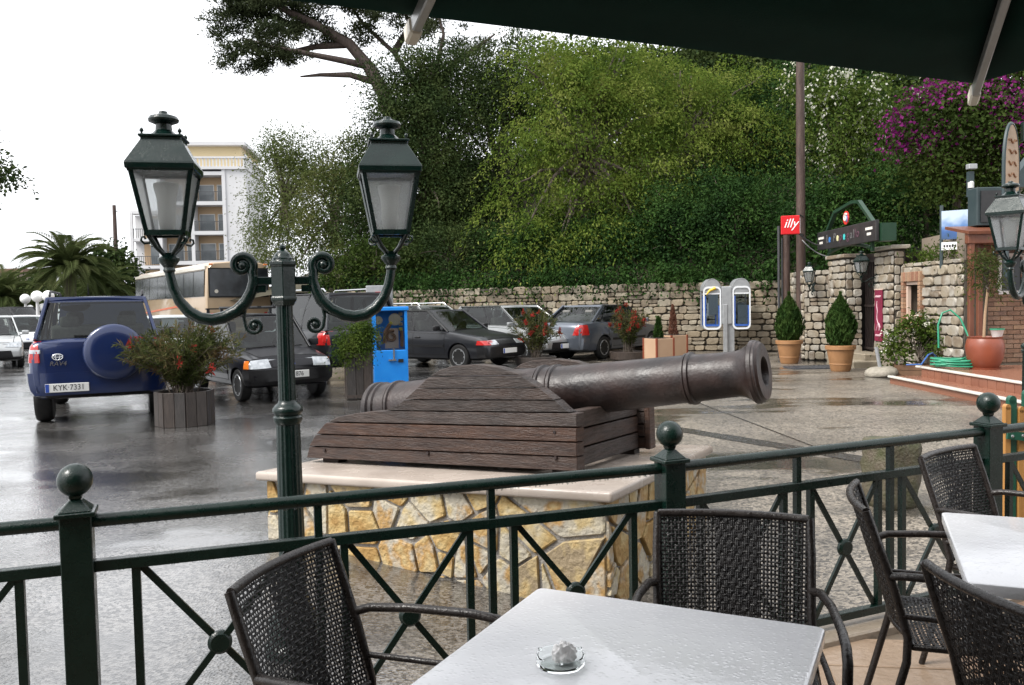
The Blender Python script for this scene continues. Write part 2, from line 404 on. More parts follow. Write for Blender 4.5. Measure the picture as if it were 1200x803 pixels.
KERB = mat('kerb_stone', (.27, .225, .175), (.20, .165, .13), scale=5, rough=.32, bump=.3, bscale=30)
for a, b_ in zip(POSTS[:-1], POSTS[1:]):
    q = MB(); q.bar((a.x, a.y, -.12), (b_.x, b_.y, -.12), .2, .36); tag(q.build('kerb', KERB, bevel=.008), 'pale stone kerb under the green railing', kind='structure')

# ================================================================== railing
GREEN = mat('wet_green_paint', (.002, .010, .007), (.0035, .014, .010), scale=12, rough=.2, rough2=.34, bump=.05, bscale=90, drops=260, spec=.38)
KZ = .06
fence = thing('railing_fence', 'dark green metal terrace railing with ball-topped posts and crossed bars', 'fence', P2)
def FV(p, z=0): return Vector((p.x - P2.x, p.y - P2.y, z))
for i, p in enumerate(POSTS):
    o3 = FV(p); ang = atan2(FD.y, FD.x); R = R3z(ang)
    q = MB(); q.box(o3 + Vector((0, 0, (KZ + .885) / 2)), (.092, .092, .885 - KZ), R)
    q.box(o3 + Vector((0, 0, .892)), (.118, .118, .016), R)
    for z0, z1, w0, w1 in ((.90, .935, .098, .034), (.935, .95, .034, .04)):
        vs_ = [R @ Vector((a * ww / 2, b * ww / 2, 0)) + o3 + Vector((0, 0, zz)) for zz, ww in ((z0, w0), (z1, w1)) for a, b in ((-1, -1), (1, -1), (1, 1), (-1, 1))]
        q.add(vs_, [(3, 2, 1, 0), (4, 5, 6, 7)] + [(k, (k + 1) % 4, 4 + (k + 1) % 4, 4 + k) for k in range(4)])
    po = q.build('post', GREEN, fence, bevel=.003)
    q = MB(); q.lathe([(.0005, .945)] + [(.053 * sin(a), .995 - .053 * cos(a)) for a in np.linspace(.3, pi - .02, 14)], 24, o3); q.build('ball_finial', GREEN, po, smooth=1)
ROSE = [(.0005, -.016), (.03, -.016), (.036, -.011), (.04, -.006), (.04, .006), (.036, .011), (.03, .016), (.0005, .016)]
for a, b_ in zip(POSTS[:-1], POSTS[1:]):
    t = (b_ - a); Ls = t.length; t.normalize(); nrm = Vector((-t.y, t.x, 0))
    pt = lambda s, z: FV(a + t * s, z)
    q = MB(); q.tube([pt(.03, RAILZ), pt(Ls - .03, RAILZ)], .022, 12); q.build('top_rail', GREEN, fence, smooth=.7)
    for nm, z in (('middle_rail', .715), ('bottom_rail', .105)):
        q = MB(); q.bar(pt(.03, z), pt(Ls - .03, z), .036, .036); q.build(nm, GREEN, fence, bevel=.002)
    k = Ls / 2.1; ZT, ZB = .70, .12
    for s in (.165, .655, .74, .825, 1.275, 1.36, 1.445, 1.935):
        z1 = RAILZ if s in (.74, 1.36) else ZT
        q = MB(); q.bar(pt(s * k, ZB), pt(s * k, z1), .026, .026, up=nrm); q.build('baluster', GREEN, fence)
    for s0, s1 in ((.165, .655), (.825, 1.275), (1.445, 1.935)):
        s0, s1 = s0 * k + .013, s1 * k - .013
        for zz, off in (((ZT, ZB), .007), ((ZB, ZT), -.007)):
            q = MB(); q.bar(pt(s0, zz[0]) + nrm * off, pt(s1, zz[1]) + nrm * off, .012, .022, up=nrm.cross(Vector((0, 0, 1)))); q.build('brace', GREEN, fence)
        R = frame((0, 0, 0), t, (0, 0, 1)).to_3x3()
        q = MB(); q.lathe(ROSE, 20, pt((s0 + s1) / 2, (ZT + ZB) / 2), R); q.build('rosette', GREEN, fence, smooth=.6)

# rain drops hanging from the rails
DROP = glass('rain_drop', (.93, .95, .95), .02, 1.33)
_ico = bmesh.new(); bmesh.ops.create_icosphere(_ico, subdivisions=1, radius=1); IV = [tuple(v.co) for v in _ico.verts]; IF = [tuple(v.index for v in f.verts) for f in _ico.faces]; _ico.free()
rd = random.Random(17)
for a, b_ in zip(POSTS[:-1], POSTS[1:]):
    t = (b_ - a); Ls = t.length; t.normalize(); q = MB(); side_ = Vector((-t.y, t.x, 0))
    for z, n_d, hw_ in ((RAILZ - .0225, 150, .004), (.715 - .0185, 60, .012)):
        for k in range(n_d):
            s_ = rd.uniform(.06, Ls - .06); r_ = rd.uniform(.0016, .0036); c_ = FV(a + t * s_, z - r_ * .5) + side_ * rd.uniform(-hw_, hw_); q.add([(c_.x + v[0] * r_, c_.y + v[1] * r_, c_.z + v[2] * r_ * 1.35) for v in IV], IF)
    tag(q.build('rain_drops', DROP, fence, smooth=3.2, fixn=False), kind='stuff')

# ================================================================== stone plinth
def clip(poly, a, b, c):                       # keep a x + b y <= c
    o = []
    for i in range(len(poly)):
        p, q = poly[i], poly[(i + 1) % len(poly)]; fp, fq = a * p[0] + b * p[1] - c, a * q[0] + b * q[1] - c
        if fp <= 0: o.append(p)
        if (fp < 0 < fq) or (fq < 0 < fp):
            t = fp / (fp - fq); o.append((p[0] + (q[0] - p[0]) * t, p[1] + (q[1] - p[1]) * t))
    return o
def chaikin(poly, k=.2):
    o = []
    for i in range(len(poly)):
        p, q = poly[i], poly[(i + 1) % len(poly)]
        o += [(lerp(p[0], q[0], k), lerp(p[1], q[1], k)), (lerp(p[0], q[0], 1 - k), lerp(p[1], q[1], 1 - k))]
    return o
def crazy(region, n, gap, seed, relax=2, ax=1.0):
    r = random.Random(seed); x0, x1 = min(p[0] for p in region), max(p[0] for p in region); y0, y1 = min(p[1] for p in region), max(p[1] for p in region)
    pts = [(r.uniform(x0, x1), r.uniform(y0, y1)) for _ in range(n)]
    for it in range(relax + 1):
        cells = []
        for i, p in enumerate(pts):
            c = list(region); g = gap if it == relax else 0
            for k, q in enumerate(pts):
                if k == i: continue
                dx, dy = q[0] - p[0], q[1] - p[1]; d = hypot(dx, dy)
                if d < 1e-6: continue
                gg = g * r.uniform(.5, 1.5)
                c = clip(c, dx / d, dy / d, ((q[0] ** 2 + q[1] ** 2 - p[0] ** 2 - p[1] ** 2) / 2) / d - gg / 2)
                if len(c) < 3: break
            cells.append(c)
        if it < relax: pts = [(sum(v[0] for v in c) / len(c), sum(v[1] for v in c) / len(c)) if len(c) > 2 else p for c, p in zip(cells, pts)]
    return [c for c in cells if len(c) > 2]
CA, CB, CC = G(298, 553, .48), G(717, 577, .57), G(836, 522, .50)
CD = CA + CC - CB
capn = (CB - CA).cross(CC - CA).normalized()
if capn.z < 0: capn = -capn
PL0 = Vector(((CA.x + CC.x) / 2, (CA.y + CC.y) / 2, 0)); PL0.z = -.1
plinth = thing('stone_plinth', 'low plinth clad in yellow crazy-paving stone with a pale marble slab on top', 'plinth', PL0)
MARBLE = mat('wet_marble', (.40, .345, .30), (.33, .28, .24), scale=3, rough=.14, rough2=.3, bump=.04, bscale=60, drops=120)
GROUT = mat('stone_grout', (.30, .28, .255), (.21, .195, .18), scale=14, rough=.6, bump=.6, bscale=70)
SLAB = rampmat('yellow_slab_stone', [(.31, .185, .06), (.40, .275, .11), (.46, .36, .19), (.45, .40, .30), (.39, .355, .29), (.36, .215, .075), (.45, .34, .17), (.29, .225, .14)], rough=.6, bump=.85, bscale=30, nscale=7, namp=.7, spec=.35)
q = MB(); cap = [CA, CB, CC, CD]
q.add([p - PL0 for p in cap] + [p - PL0 - Vector((0, 0, .058)) for p in cap], [(0, 1, 2, 3), (7, 6, 5, 4)] + [(i, 4 + i, 4 + (i + 1) % 4, (i + 1) % 4) for i in range(4)])
q.build('cap_slab', MARBLE, plinth, bevel=.018, seg=3, smooth=.6)
cen = (CA + CC) / 2; e1, e2 = (CB - CA).normalized(), (CC - CB).normalized()
ins = lambda p, a, b: p + e1 * (.062 * a) + e2 * (.062 * b)
bod = [ins(CA, 1, 1), ins(CB, -1, 1), ins(CC, -1, -1), ins(CD, 1, -1)]
q = MB(); q.add([p - PL0 - Vector((0, 0, .057)) for p in bod] + [(p.x - PL0.x, p.y - PL0.y, -.2) for p in bod], [(0, 1, 2, 3), (7, 6, 5, 4)] + [(i, 4 + i, 4 + (i + 1) % 4, (i + 1) % 4) for i in range(4)])
q.build('core', GROUT, plinth)
def clad(a, b_, n, seed):
    ax = Vector((b_.x - a.x, b_.y - a.y, 0)); Lf = ax.length; ax.normalize(); out_ = Vector((ax.y, -ax.x, 0))
    za, zb = a.z - .06, b_.z - .06; zlo = -.16
    reg = [(0, zlo), (Lf, zlo), (Lf, zb), (0, za)]; r = random.Random(seed)
    for c in crazy(reg, n, .022, seed, relax=0):
        c = chaikin(c, .06); d = r.uniform(.016, .028); q = MB(); m = len(c)
        cx, cy = sum(p[0] for p in c) / m, sum(p[1] for p in c) / m
        o = Vector((a.x - PL0.x, a.y - PL0.y, -PL0.z)) 
        P = lambda p, k, s: o + ax * (cx + (p[0] - cx) * s) + Vector((0, 0, cy + (p[1] - cy) * s)) + out_ * k
        vs_ = [P(p, -.01, 1) for p in c] + [P(p, d - .006, 1) for p in c] + [P(p, d, .955) for p in c]
        q.add(vs_, [tuple(range(m))[::-1], tuple(range(2 * m, 3 * m))] + [(i + k * m, (i + 1) % m + k * m, (i + 1) % m + (k + 1) * m, i + (k + 1) * m) for k in (0, 1) for i in range(m)])
        q.build('stone', SLAB, plinth)
clad(bod[0], bod[1], 38, 7); clad(bod[1], bod[2], 30, 9); clad(bod[3], bod[0], 22, 12)

# ================================================================== cannon
def on_plane(px, py, p, n):
    d = ray(px, py); o = Vector((0, 0, CAMH)); t = (p - o).dot(n) / d.dot(n); return o + d * t
lift = capn * .03
CNR, CNL, CFR = (on_plane(*q, CA + lift, capn) for q in ((676, 553), (359, 537), (751, 524)))
cu = (CNR - CNL); CL = cu.length; cu.normalize(); cv = CFR - CNR; cv -= cu * cv.dot(cu); CW = cv.length; cv.normalize(); cw = cu.cross(cv)
if cw.z < 0: cw = -cw
CW = max(CW, .74)
CO = CNL.copy()
cannon = thing('cannon', 'rusty iron cannon on a weathered plank carriage on the stone plinth', 'cannon', CO)
WOOD = mat('weathered_plank', (.020, .0095, .0065), (.046, .023, .0145), scale=5, rough=.42, rough2=.62, spec=.35, bump=.5, bscale=26, stretch=(1, 1, 9), rand='object', rv=.3)
IRON = mat('rusted_cannon_iron', (.011, .0075, .0075), (.030, .017, .0145), scale=6, rough=.34, rough2=.5, bump=.16, bscale=45, spec=.45, drops=230, dstr=.09)
outl = [(359, 537), (362, 524), (370, 510), (381, 497), (395, 489), (420, 484), (452, 480.5), (470, 472), (486, 458), (500, 444), (514, 434), (530, 429), (556, 427), (582, 430), (606, 438), (630, 454), (648, 468), (662, 481), (668, 484), (676, 484), (676, 553)]
pol = []
for p in outl:
    h = on_plane(*p, CNR, cv) - CO; pol.append((h.dot(cu), max(0, h.dot(cw))))
hmax = max(p[1] for p in pol)
def plank_side(off, th, nm):
    rows = [0, .075, .15, .225, .30]; rows[-1] = pol[-2][1]
    k = rows[-1]
    while k + .075 < hmax - .03: k += .075; rows.append(k)
    rows.append(hmax + .01)
    # rows inside the lower block are even
    base = pol[-2][1]; rows = [base * i / 4 for i in range(5)] + [base + (hmax - base) * i / 4 for i in range(1, 4)] + [hmax + .01]
    for z0, z1 in zip(rows[:-1], rows[1:]):
        c = clip(clip(pol, 0, 1, z1 - .004), 0, -1, -(z0 + .003))
        if len(c) < 3: continue
        q = MB(); q.prism(c, cv * (off + random.Random(int(z0 * 999)).uniform(-.006, .004)), cu, cw, cv, th); q.build(nm, WOOD, cannon, bevel=.004)
plank_side(0, .10, 'plank'); plank_side(CW - .10, .10, 'plank')
base = pol[-2][1]
for i in range(3):                                    # cross boards at the muzzle end
    z0 = base * (i + .08) / 3; q = MB()
    q.box(cu * (CL - .085) + cv * (CW / 2) + cw * (z0 + base / 6.6), (.09, CW - .204, base / 3.3), frame((0, 0, 0), cu, cv).to_3x3()); q.build('cross_board', WOOD, cannon, bevel=.005)
q = MB(); q.box(cu * (CL + .022) + cv * (CW - .05) + cw * (base / 2), (.04, .10, base * 1.0), frame((0, 0, 0), cu, cv).to_3x3()); q.build('corner_post', WOOD, cannon, bevel=.006)
q = MB(); q.box(cu * (CL * .45) + cv * (CW / 2) + cw * (.03), (CL * .8, CW - .206, .04), frame((0, 0, 0), cu, cv).to_3x3()); q.build('bed_board', WOOD, cannon)
for s in (.16, CL - .12):
    for e in (.06, CW - .16):
        q = MB(); q.box(cu * s + cv * (e + .05) - cw * .016, (.14, .09, .030), frame((0, 0, 0), cu, cv).to_3x3()); q.build('foot_block', WOOD, cannon)
for s, h in ((.17, .06), (CL - .13, .075), (CL - .13, .22), (CL * .5, .07)):
    q = MB(); q.lathe([(.0005, .008), (.009, .008), (.012, 0), (.012, -.01)], 10, cu * s + cw * h - cv * .002, frame((0, 0, 0), cu, cw).to_3x3()); q.build('bolt', IRON, cannon)
mid = CNR + cv * (CW / 2)
MZ, BR = on_plane(896, 435, mid, cv), on_plane(445, 481, mid, cv)
ba = (MZ - BR); BL = ba.length; ba.normalize()
BRm = frame((0, 0, 0), cv, ba.cross(cv)).to_3x3()
def z_of(px, py):                                     # distance along the barrel under a pixel column
    h = on_plane(px, py, mid, cv); return (h - BR).dot(ba)
zr1, zr2, zr3 = z_of(655, 455), z_of(812, 440), z_of(462, 470)
prof = [(.001, -.16), (.035, -.155), (.05, -.12), (.045, -.085), (.03, -.07), (.06, -.05), (.15, -.03), (.195, -.015), (.205, 0), (.205, .03), (.19, .04), (.19, .055), (.20, .062), (.20, .078), (.188, .09)]
def ring(z, r, h=.014): return [(r, z - .034), (r + h * .7, z - .030), (r + h * .7, z - .018), (r + h * .35, z - .015), (r + h, z - .008), (r + h, z + .010), (r, z + .016)]
prof += ring(.20, .186) + [(.18, zr1 - .3)] + ring(zr1 - .09, .172) + [(.168, zr1 - .05)] + ring(zr1, .166) + [(.163, zr1 + .05)] + ring(zr2, .142) + [(.138, zr2 + .05)]
mzr = .182
prof += [(.132, BL - .20), (.132, BL - .15), (.138, BL - .12), (.155, BL - .085), (.172, BL - .062), (mzr, BL - .055), (mzr, BL - .035), (.176, BL - .030), (.176, BL - .018), (.168, BL - .014), (.160, BL), (.135, BL + .004), (.084, BL + .002), (.078, BL - .012), (.076, BL - .6), (.001, BL - .61)]
q = MB(); q.lathe(prof, 48, BR - CO, BRm, cap=False); q.build('barrel', IRON, cannon, smooth=.55)
tz = zr1 - .28
q = MB(); q.cyl(BR - CO + ba * tz - cv * (CW / 2 - .02), BR - CO + ba * tz + cv * (CW / 2 - .02), .055, n=18); q.build('trunnion', IRON, cannon, smooth=.6)
# ================================================================== street lamps
LGREEN = mat('wet_lamp_paint', (.002, .010, .008), (.0035, .014, .011), scale=10, rough=.16, rough2=.3, bump=.04, bscale=70, drops=180, spec=.42)
def hazy():
    m = glass('misted_pane', (.97, .98, .98), .12); n = m.node_tree; L = n.links.new
    o = next(x for x in n.nodes if x.type == 'OUTPUT_MATERIAL'); src = o.inputs[0].links[0].from_socket
    t = n.nodes.new('ShaderNodeBsdfTranslucent'); t.inputs[0].default_value = (.9, .91, .92, 1)
    s = n.nodes.new('ShaderNodeMixShader'); s.inputs[0].default_value = .24; L(src, s.inputs[1]); L(t.outputs[0], s.inputs[2]); L(s.outputs[0], o.inputs[0]); return m
PANE = hazy()
OPAL = leafmat('opal_bulb', [(.8, .8, .78), (.84, .84, .82)], trans=.5)
def spiral(cx, cz, r0, r1, a0, turns, n=26, sg=1):
    return [(cx + lerp(r0, r1, i / n) * cos(a0 + sg * 2 * pi * turns * i / n), cz + lerp(r0, r1, i / n) * sin(a0 + sg * 2 * pi * turns * i / n)) for i in range(n + 1)]
def lantern_parts(root, x, sx, z0=0.0, S=1.0, mount=True, y=0.0):
    """square lantern, its pieces children of root; z0 shifts it"""
    o = Vector((x, y, z0)); Z = lambda z: z0 + (z - 1.76) * S
    hb, ht, he, hr = .072 * S, .118 * S, .136 * S, .080 * S; zb, zt, ze, zr = Z(1.865), Z(2.13), Z(2.145), Z(2.262)
    sq = lambda h, z: [Vector((x + a * h, y + b * h, z)) for a, b in ((-1, -1), (1, -1), (1, 1), (-1, 1))]
    ring = lambda a, b: [(k, (k + 1) % 4, 4 + (k + 1) % 4, 4 + k) for k in range(4)]
    q = MB(); A, B = sq(hb, zb), sq(ht, zt)
    for k in range(4): q.bar(A[k], B[k], .018 * S, .018 * S, up=(1, .3, 0))
    for k in range(4):
        q.bar(A[k], A[(k + 1) % 4], .02 * S, .022 * S); q.bar(B[k], B[(k + 1) % 4], .022 * S, .03 * S)
    body = q.build('lantern', LGREEN, root)
    q = MB(); q.add(sq(he * .985, ze - .022 * S) + sq(he, ze) + sq(he * .98, ze + .008 * S) + sq(hr * 1.05, zr - .02 * S) + sq(hr, zr - .012 * S) + sq(hr, zr) + sq(hr * .82, zr + .006 * S),
            [(k + 4 * j, (k + 1) % 4 + 4 * j, 4 * j + 4 + (k + 1) % 4, 4 * j + 4 + k) for j in range(6) for k in range(4)] + [(24, 25, 26, 27), (3, 2, 1, 0)])
    q.box((x, y, zr + .004 * S), (hr * 2.2, hr * 2.2, .01 * S))
    q.build('roof', LGREEN, body, bevel=.002)
    q = MB(); q.lathe([(.075 * S, Z(2.27)), (.05 * S, Z(2.285)), (.034 * S, Z(2.30)), (.032 * S, Z(2.325)), (.06 * S, Z(2.337)), (.063 * S, Z(2.345)), (.055 * S, Z(2.358)), (.03 * S, Z(2.366)), (.018 * S, Z(2.372)), (.016 * S, Z(2.38)), (.001, Z(2.384))], 20, (x, y, 0)); q.build('chimney_cap', LGREEN, body, smooth=.7)
    for c in sq(hr * .93, zr + .008 * S):
        q = MB(); q.lathe([(.006 * S, 0), (.004 * S, .008 * S), (.009 * S, .014 * S), (.007 * S, .022 * S), (.001, .028 * S)], 8, c); q.build('knob', LGREEN, body, smooth=1)
    for k in range(4):
        a, b, c, d = A[k], A[(k + 1) % 4], B[(k + 1) % 4], B[k]; ctr = (a + b + c + d) / 4
        q = MB(); q.sheet([[ctr + (p - ctr) * .93 for p in (a, d)], [ctr + (p - ctr) * .93 for p in (b, c)]], .003 * S); q.build('pane', PANE, body)
    q = MB(); q.lathe([(.03 * S, zb + .012), (.034 * S, zb + .05 * S), (.04 * S, zb + .07 * S), (.036 * S, zb + .09 * S), (.04 * S, zb + .15 * S), (.052 * S, zb + .2 * S), (.05 * S, zb + .212 * S), (.001, zb + .216 * S)], 18, (x, y, 0)); q.build('bulb', OPAL, body, smooth=.8)
    q = MB(); q.box((x, y, zb), (hb * 1.9, hb * 1.9, .008)); q.build('floor_plate', LGREEN, body)
    for k in range(4):
        a = Vector((x, y, Z(1.755))); q = MB(); b = A[k] + (a - A[k]) * .02; m1 = lerp(a, b, .55) + Vector((0, 0, -.012 * S)) + (b - a) * .05
        q.tube([a + (b - a) * .05, m1, b], .009 * S, 8); q.build('bracket', LGREEN, body, smooth=1)
        dx, dy = (A[k].x - x) / hb, (A[k].y - y) / hb; q = MB()
        q.tube([(A[k].x + dx * u * S, A[k].y + dy * u * S, zb - .012 * S + v * S) for u, v in [(-.01, -.03), (.008, -.034), (.018, -.022), (.016, -.008), (.006, -.006), (.004, -.016)]], .005 * S, 6); q.build('curl', LGREEN, body, smooth=1)
    q = MB(); q.lathe([(.02 * S, Z(1.70)), (.026 * S, Z(1.71)), (.022 * S, Z(1.722)), (.036 * S, Z(1.74)), (.044 * S, Z(1.752)), (.044 * S, Z(1.762)), (.03 * S, Z(1.77)), (.02 * S, Z(1.785))], 18, (x, y, 0)); q.build('cup', LGREEN, body, smooth=.7)
    return body
def street_lamp(label, loc, rot):
    L = thing('street_lamp', label, 'street lamp', loc, rot, 'green twin lantern street lamps')
    q = MB(); q.lathe([(.13, 0), (.13, .05), (.115, .07), (.11, .16), (.085, .2), (.07, .23), (.062, .26)], 24); q.build('base', LGREEN, L, smooth=.5)
    def fluted(r0, r1, z0, z1, nm):
        n = 64; q = MB(); vs_ = []
        for r, z in ((r0, z0), (r1, z1)):
            for k in range(n):
                rr = r * (1 - .07 * (.5 + .5 * cos(k * 2 * pi / 4 * 1.0 * 4 / 4))); a = 2 * pi * k / n; vs_.append((rr * cos(a), rr * sin(a), z))
        q.add(vs_, [(k, (k + 1) % n, n + (k + 1) % n, n + k) for k in range(n)]); q.build(nm, LGREEN, L, smooth=.9)
    fluted(.060, .052, .25, 1.05, 'lower_shaft')
    q = MB(); q.lathe([(.054, 1.03), (.062, 1.045), (.064, 1.06), (.056, 1.068), (.060, 1.075), (.066, 1.085), (.066, 1.098), (.058, 1.108), (.05, 1.116), (.042, 1.122), (.038, 1.135)], 28); q.build('collar', LGREEN, L, smooth=.7)
    fluted(.038, .036, 1.12, 1.555, 'upper_shaft')
    q = MB(); q.lathe([(.045, 1.55), (.062, 1.575), (.062, 1.585), (.058, 1.592), (.058, 1.72), (.064, 1.728), (.064, 1.742), (.05, 1.748)], 6, a0=pi / 6); q.build('hub', LGREEN, L, bevel=.002)
    q = MB(); q.lathe([(.05, 1.745), (.046, 1.752), (.046, 1.758), (.038, 1.765), (.036, 1.772), (.026, 1.785), (.012, 1.791), (.009, 1.795), (.015, 1.802), (.014, 1.81), (.006, 1.816), (.001, 1.824)], 20); q.build('finial', LGREEN, L, smooth=.6)
    for s in (-1, 1):
        q = MB(); q.box((s * .09, 0, 1.66), (.09, .03, .034)); q.box((s * .115, 0, 1.66), (.014, .042, .046)); q.box((s * .10, 0, 1.625), (.05, .022, .03)); arm = q.build('arm', LGREEN, L, bevel=.003)
        ctrl = [(.128, 1.70), (.126, 1.66), (.137, 1.615), (.16, 1.57), (.20, 1.53), (.255, 1.504), (.315, 1.495), (.375, 1.504), (.43, 1.532), (.475, 1.578), (.504, 1.635), (.518, 1.69), (.52, 1.74)]
        ctrl = [(x if x < .25 else .25 + (x - .25) * .22 / .27, z) for x, z in ctrl]
        sp = spiral(.172, 1.728, .05, .012, radians(212), 1.45, 30, -1)
        pts = [(s * x, 0, z) for x, z in sp[::-1] + ctrl[1:]]
        rr = list(np.linspace(.010, .020, 31)) + [.022, .024, .026, .027, .027, .027, .026, .025, .023, .021, .020, .020]
        q = MB(); q.tube(pts, rr, 12); q.build('main_scroll', LGREEN, arm, smooth=1.2)
        q = MB(); q.lathe([(.001, -.02), (.014, -.016), (.02, 0), (.014, .016), (.001, .02)], 14, (s * .172, 0, 1.728), Matrix.Rotation(pi / 2, 3, 'X')); q.build('boss', LGREEN, arm, smooth=1)
        lo = [(.15, 1.585), (.165, 1.54), (.172, 1.50), (.166, 1.465)] + spiral(.128, 1.466, .038, .010, 0, 1.3, 22, -1)[1:]
        q = MB(); q.tube([(s * x, 0, z) for x, z in lo], [.008] * 4 + list(np.linspace(.008, .011, 22)), 10); q.build('small_scroll', LGREEN, arm, smooth=1.2)
        q = MB(); q.lathe([(.001, -.014), (.012, -.010), (.016, 0), (.012, .01), (.001, .014)], 14, (s * .128, 0, 1.466), Matrix.Rotation(pi / 2, 3, 'X')); q.build('boss', LGREEN, arm, smooth=1)
        lantern_parts(L, s * .47, s, 1.76)
    return L
lp = AT(341, 600, 3.75); lp.z = gz(lp.x, lp.y)
lampA = street_lamp('green twin lantern lamp post standing in front of the cannon', lp, radians(12))
lp2 = AT(1207, 400, 6.9); lp2.z = gz(lp2.x, lp2.y)
dup(lampA, lp2, radians(42), 'green lantern lamp cut by the right picture edge with only one lantern in view')

# ================================================================== cafe tables and chairs
TOPM = mat('wet_white_table', (.88, .88, .89), (.83, .83, .85), scale=2.5, rough=.06, rough2=.2, bump=.12, bscale=9, drops=75, dstr=.28)
DARKM = mat('black_powder_coat', (.012, .012, .013), (.02, .02, .021), scale=20, rough=.35)
def table(label, cornerA, ex, ey, S):
    """cornerA: far-left corner of the top; ex runs along its far edge, ey towards the viewer"""
    ctr = cornerA + ex * (S / 2) + ey * (S / 2); T = thing('cafe_table', label, 'table', (ctr.x, ctr.y, TERZ), atan2(ex.y, ex.x), 'white topped cafe tables')
    H = .73; q = MB(); h = S / 2; pts = []
    for a, b in ((1, 1), (-1, 1), (-1, -1), (1, -1)):
        for k in range(5):
            an = atan2(b, a) - pi / 4 + k * pi / 8; pts.append((a * (h - .02) + .02 * cos(an), b * (h - .02) + .02 * sin(an)))
    q.prism(pts, (0, 0, H - .034), (1, 0, 0), (0, 1, 0), (0, 0, 1), .034); q.build('table_top', TOPM, T, bevel=.004, seg=2, smooth=.6)
    q = MB(); q.lathe([(.04, .04), (.036, .07), (.033, .1), (.033, H - .06), (.05, H - .04)], 20); q.build('column', DARKM, T, smooth=.6)
    q = MB(); q.box((0, 0, H - .041), (.34, .34, .012)); q.build('mounting_plate', DARKM, T)
    for k in range(4):
        a = pi / 4 + k * pi / 2; q = MB(); q.tube([(0, 0, .07), (.15 * cos(a), .15 * sin(a), .06), (.30 * cos(a), .30 * sin(a), .018)], [.026, .022, .016], 10); q.build('foot', DARKM, T, smooth=1)
    return T
TZ = TERZ + .73
t1a, t1b, t1c = G(632, 688, TZ), G(965, 742, TZ), G(500, 803, TZ)
ex1 = (t1b - t1a).normalized(); S1 = (t1b - t1a).length; ey1 = Vector((ex1.y, -ex1.x, 0))
# turn a little so that the left edge, too, follows the photograph
m_ = ((t1c - t1a).normalized() + ey1).normalized(); ey1 = m_; ex1 = Vector((-ey1.y, ey1.x, 0))
table('wet white cafe table nearest the viewer with a glass ashtray on it', t1a, ex1, ey1, S1)
t2a, t2c = G(1103, 600, TZ), G(1134, 683, TZ); ey2 = (t2c - t2a).normalized(); ex2 = Vector((-ey2.y, ey2.x, 0))
table('white cafe table at the right picture edge with nothing on it', t2a, ex2, ey2, (t2c - t2a).length)

WOVEN = mat('wet_black_weave', (.007, .0065, .007), (.014, .0125, .0125), scale=40, rough=.3, rough2=.48, bump=.2, bscale=120, spec=.35)
TUBEM = mat('wet_brown_black_tube', (.016, .013, .012), (.026, .021, .019), scale=30, rough=.2, rough2=.4, bump=.15, bscale=90, spec=.4, drops=260)
def weave(P, nu, nv, wid, th, bands):
    """strands over the surface P(u, v); bands: (u0, u1) stretches woven tight"""
    q = MB(); E = 1e-3
    def nor(u, v):
        a = P(u + E, v) - P(u - E, v); b = P(u, v + E) - P(u, v - E); return a.cross(b).normalized()
    us = [(i + .5) / nu for i in range(nu)]
    for u0, u1 in bands:
        us += [(i + 1) / nu for i in range(nu) if u0 < (i + 1) / nu < u1]
    for jv in range(nv):
        v = (jv + .5) / nv; pts = []; m = max(12, nu // 2)
        for k in range(m + 1):
            u = k / m; pts.append((P(u, v) + nor(u, v) * (.0016 * (1 if (k + jv) % 2 else -1)), nor(u, v), (P(u, v + E) - P(u, v - E)).normalized()))
        ribbon(q, pts, wid, th)
    for iu, u in enumerate(us):
        pts = []; m = max(12, nv // 2)
        for k in range(m + 1):
            v = k / m; pts.append((P(u, v) + nor(u, v) * (.0016 * (-1 if (k + iu) % 2 else 1)), nor(u, v), (P(u + E, v) - P(u - E, v)).normalized()))
        ribbon(q, pts, wid, th)
    return q
def ribbon(q, pts, wid, th):
    vs_ = []
    for p, n, s in pts: vs_ += [p - s * wid / 2, p + n * th, p + s * wid / 2, p - n * th]
    fs = [(4 * i + k, 4 * i + (k + 1) % 4, 4 * i + 4 + (k + 1) % 4, 4 * i + 4 + k) for i in range(len(pts) - 1) for k in range(4)]
    q.add(vs_, fs)
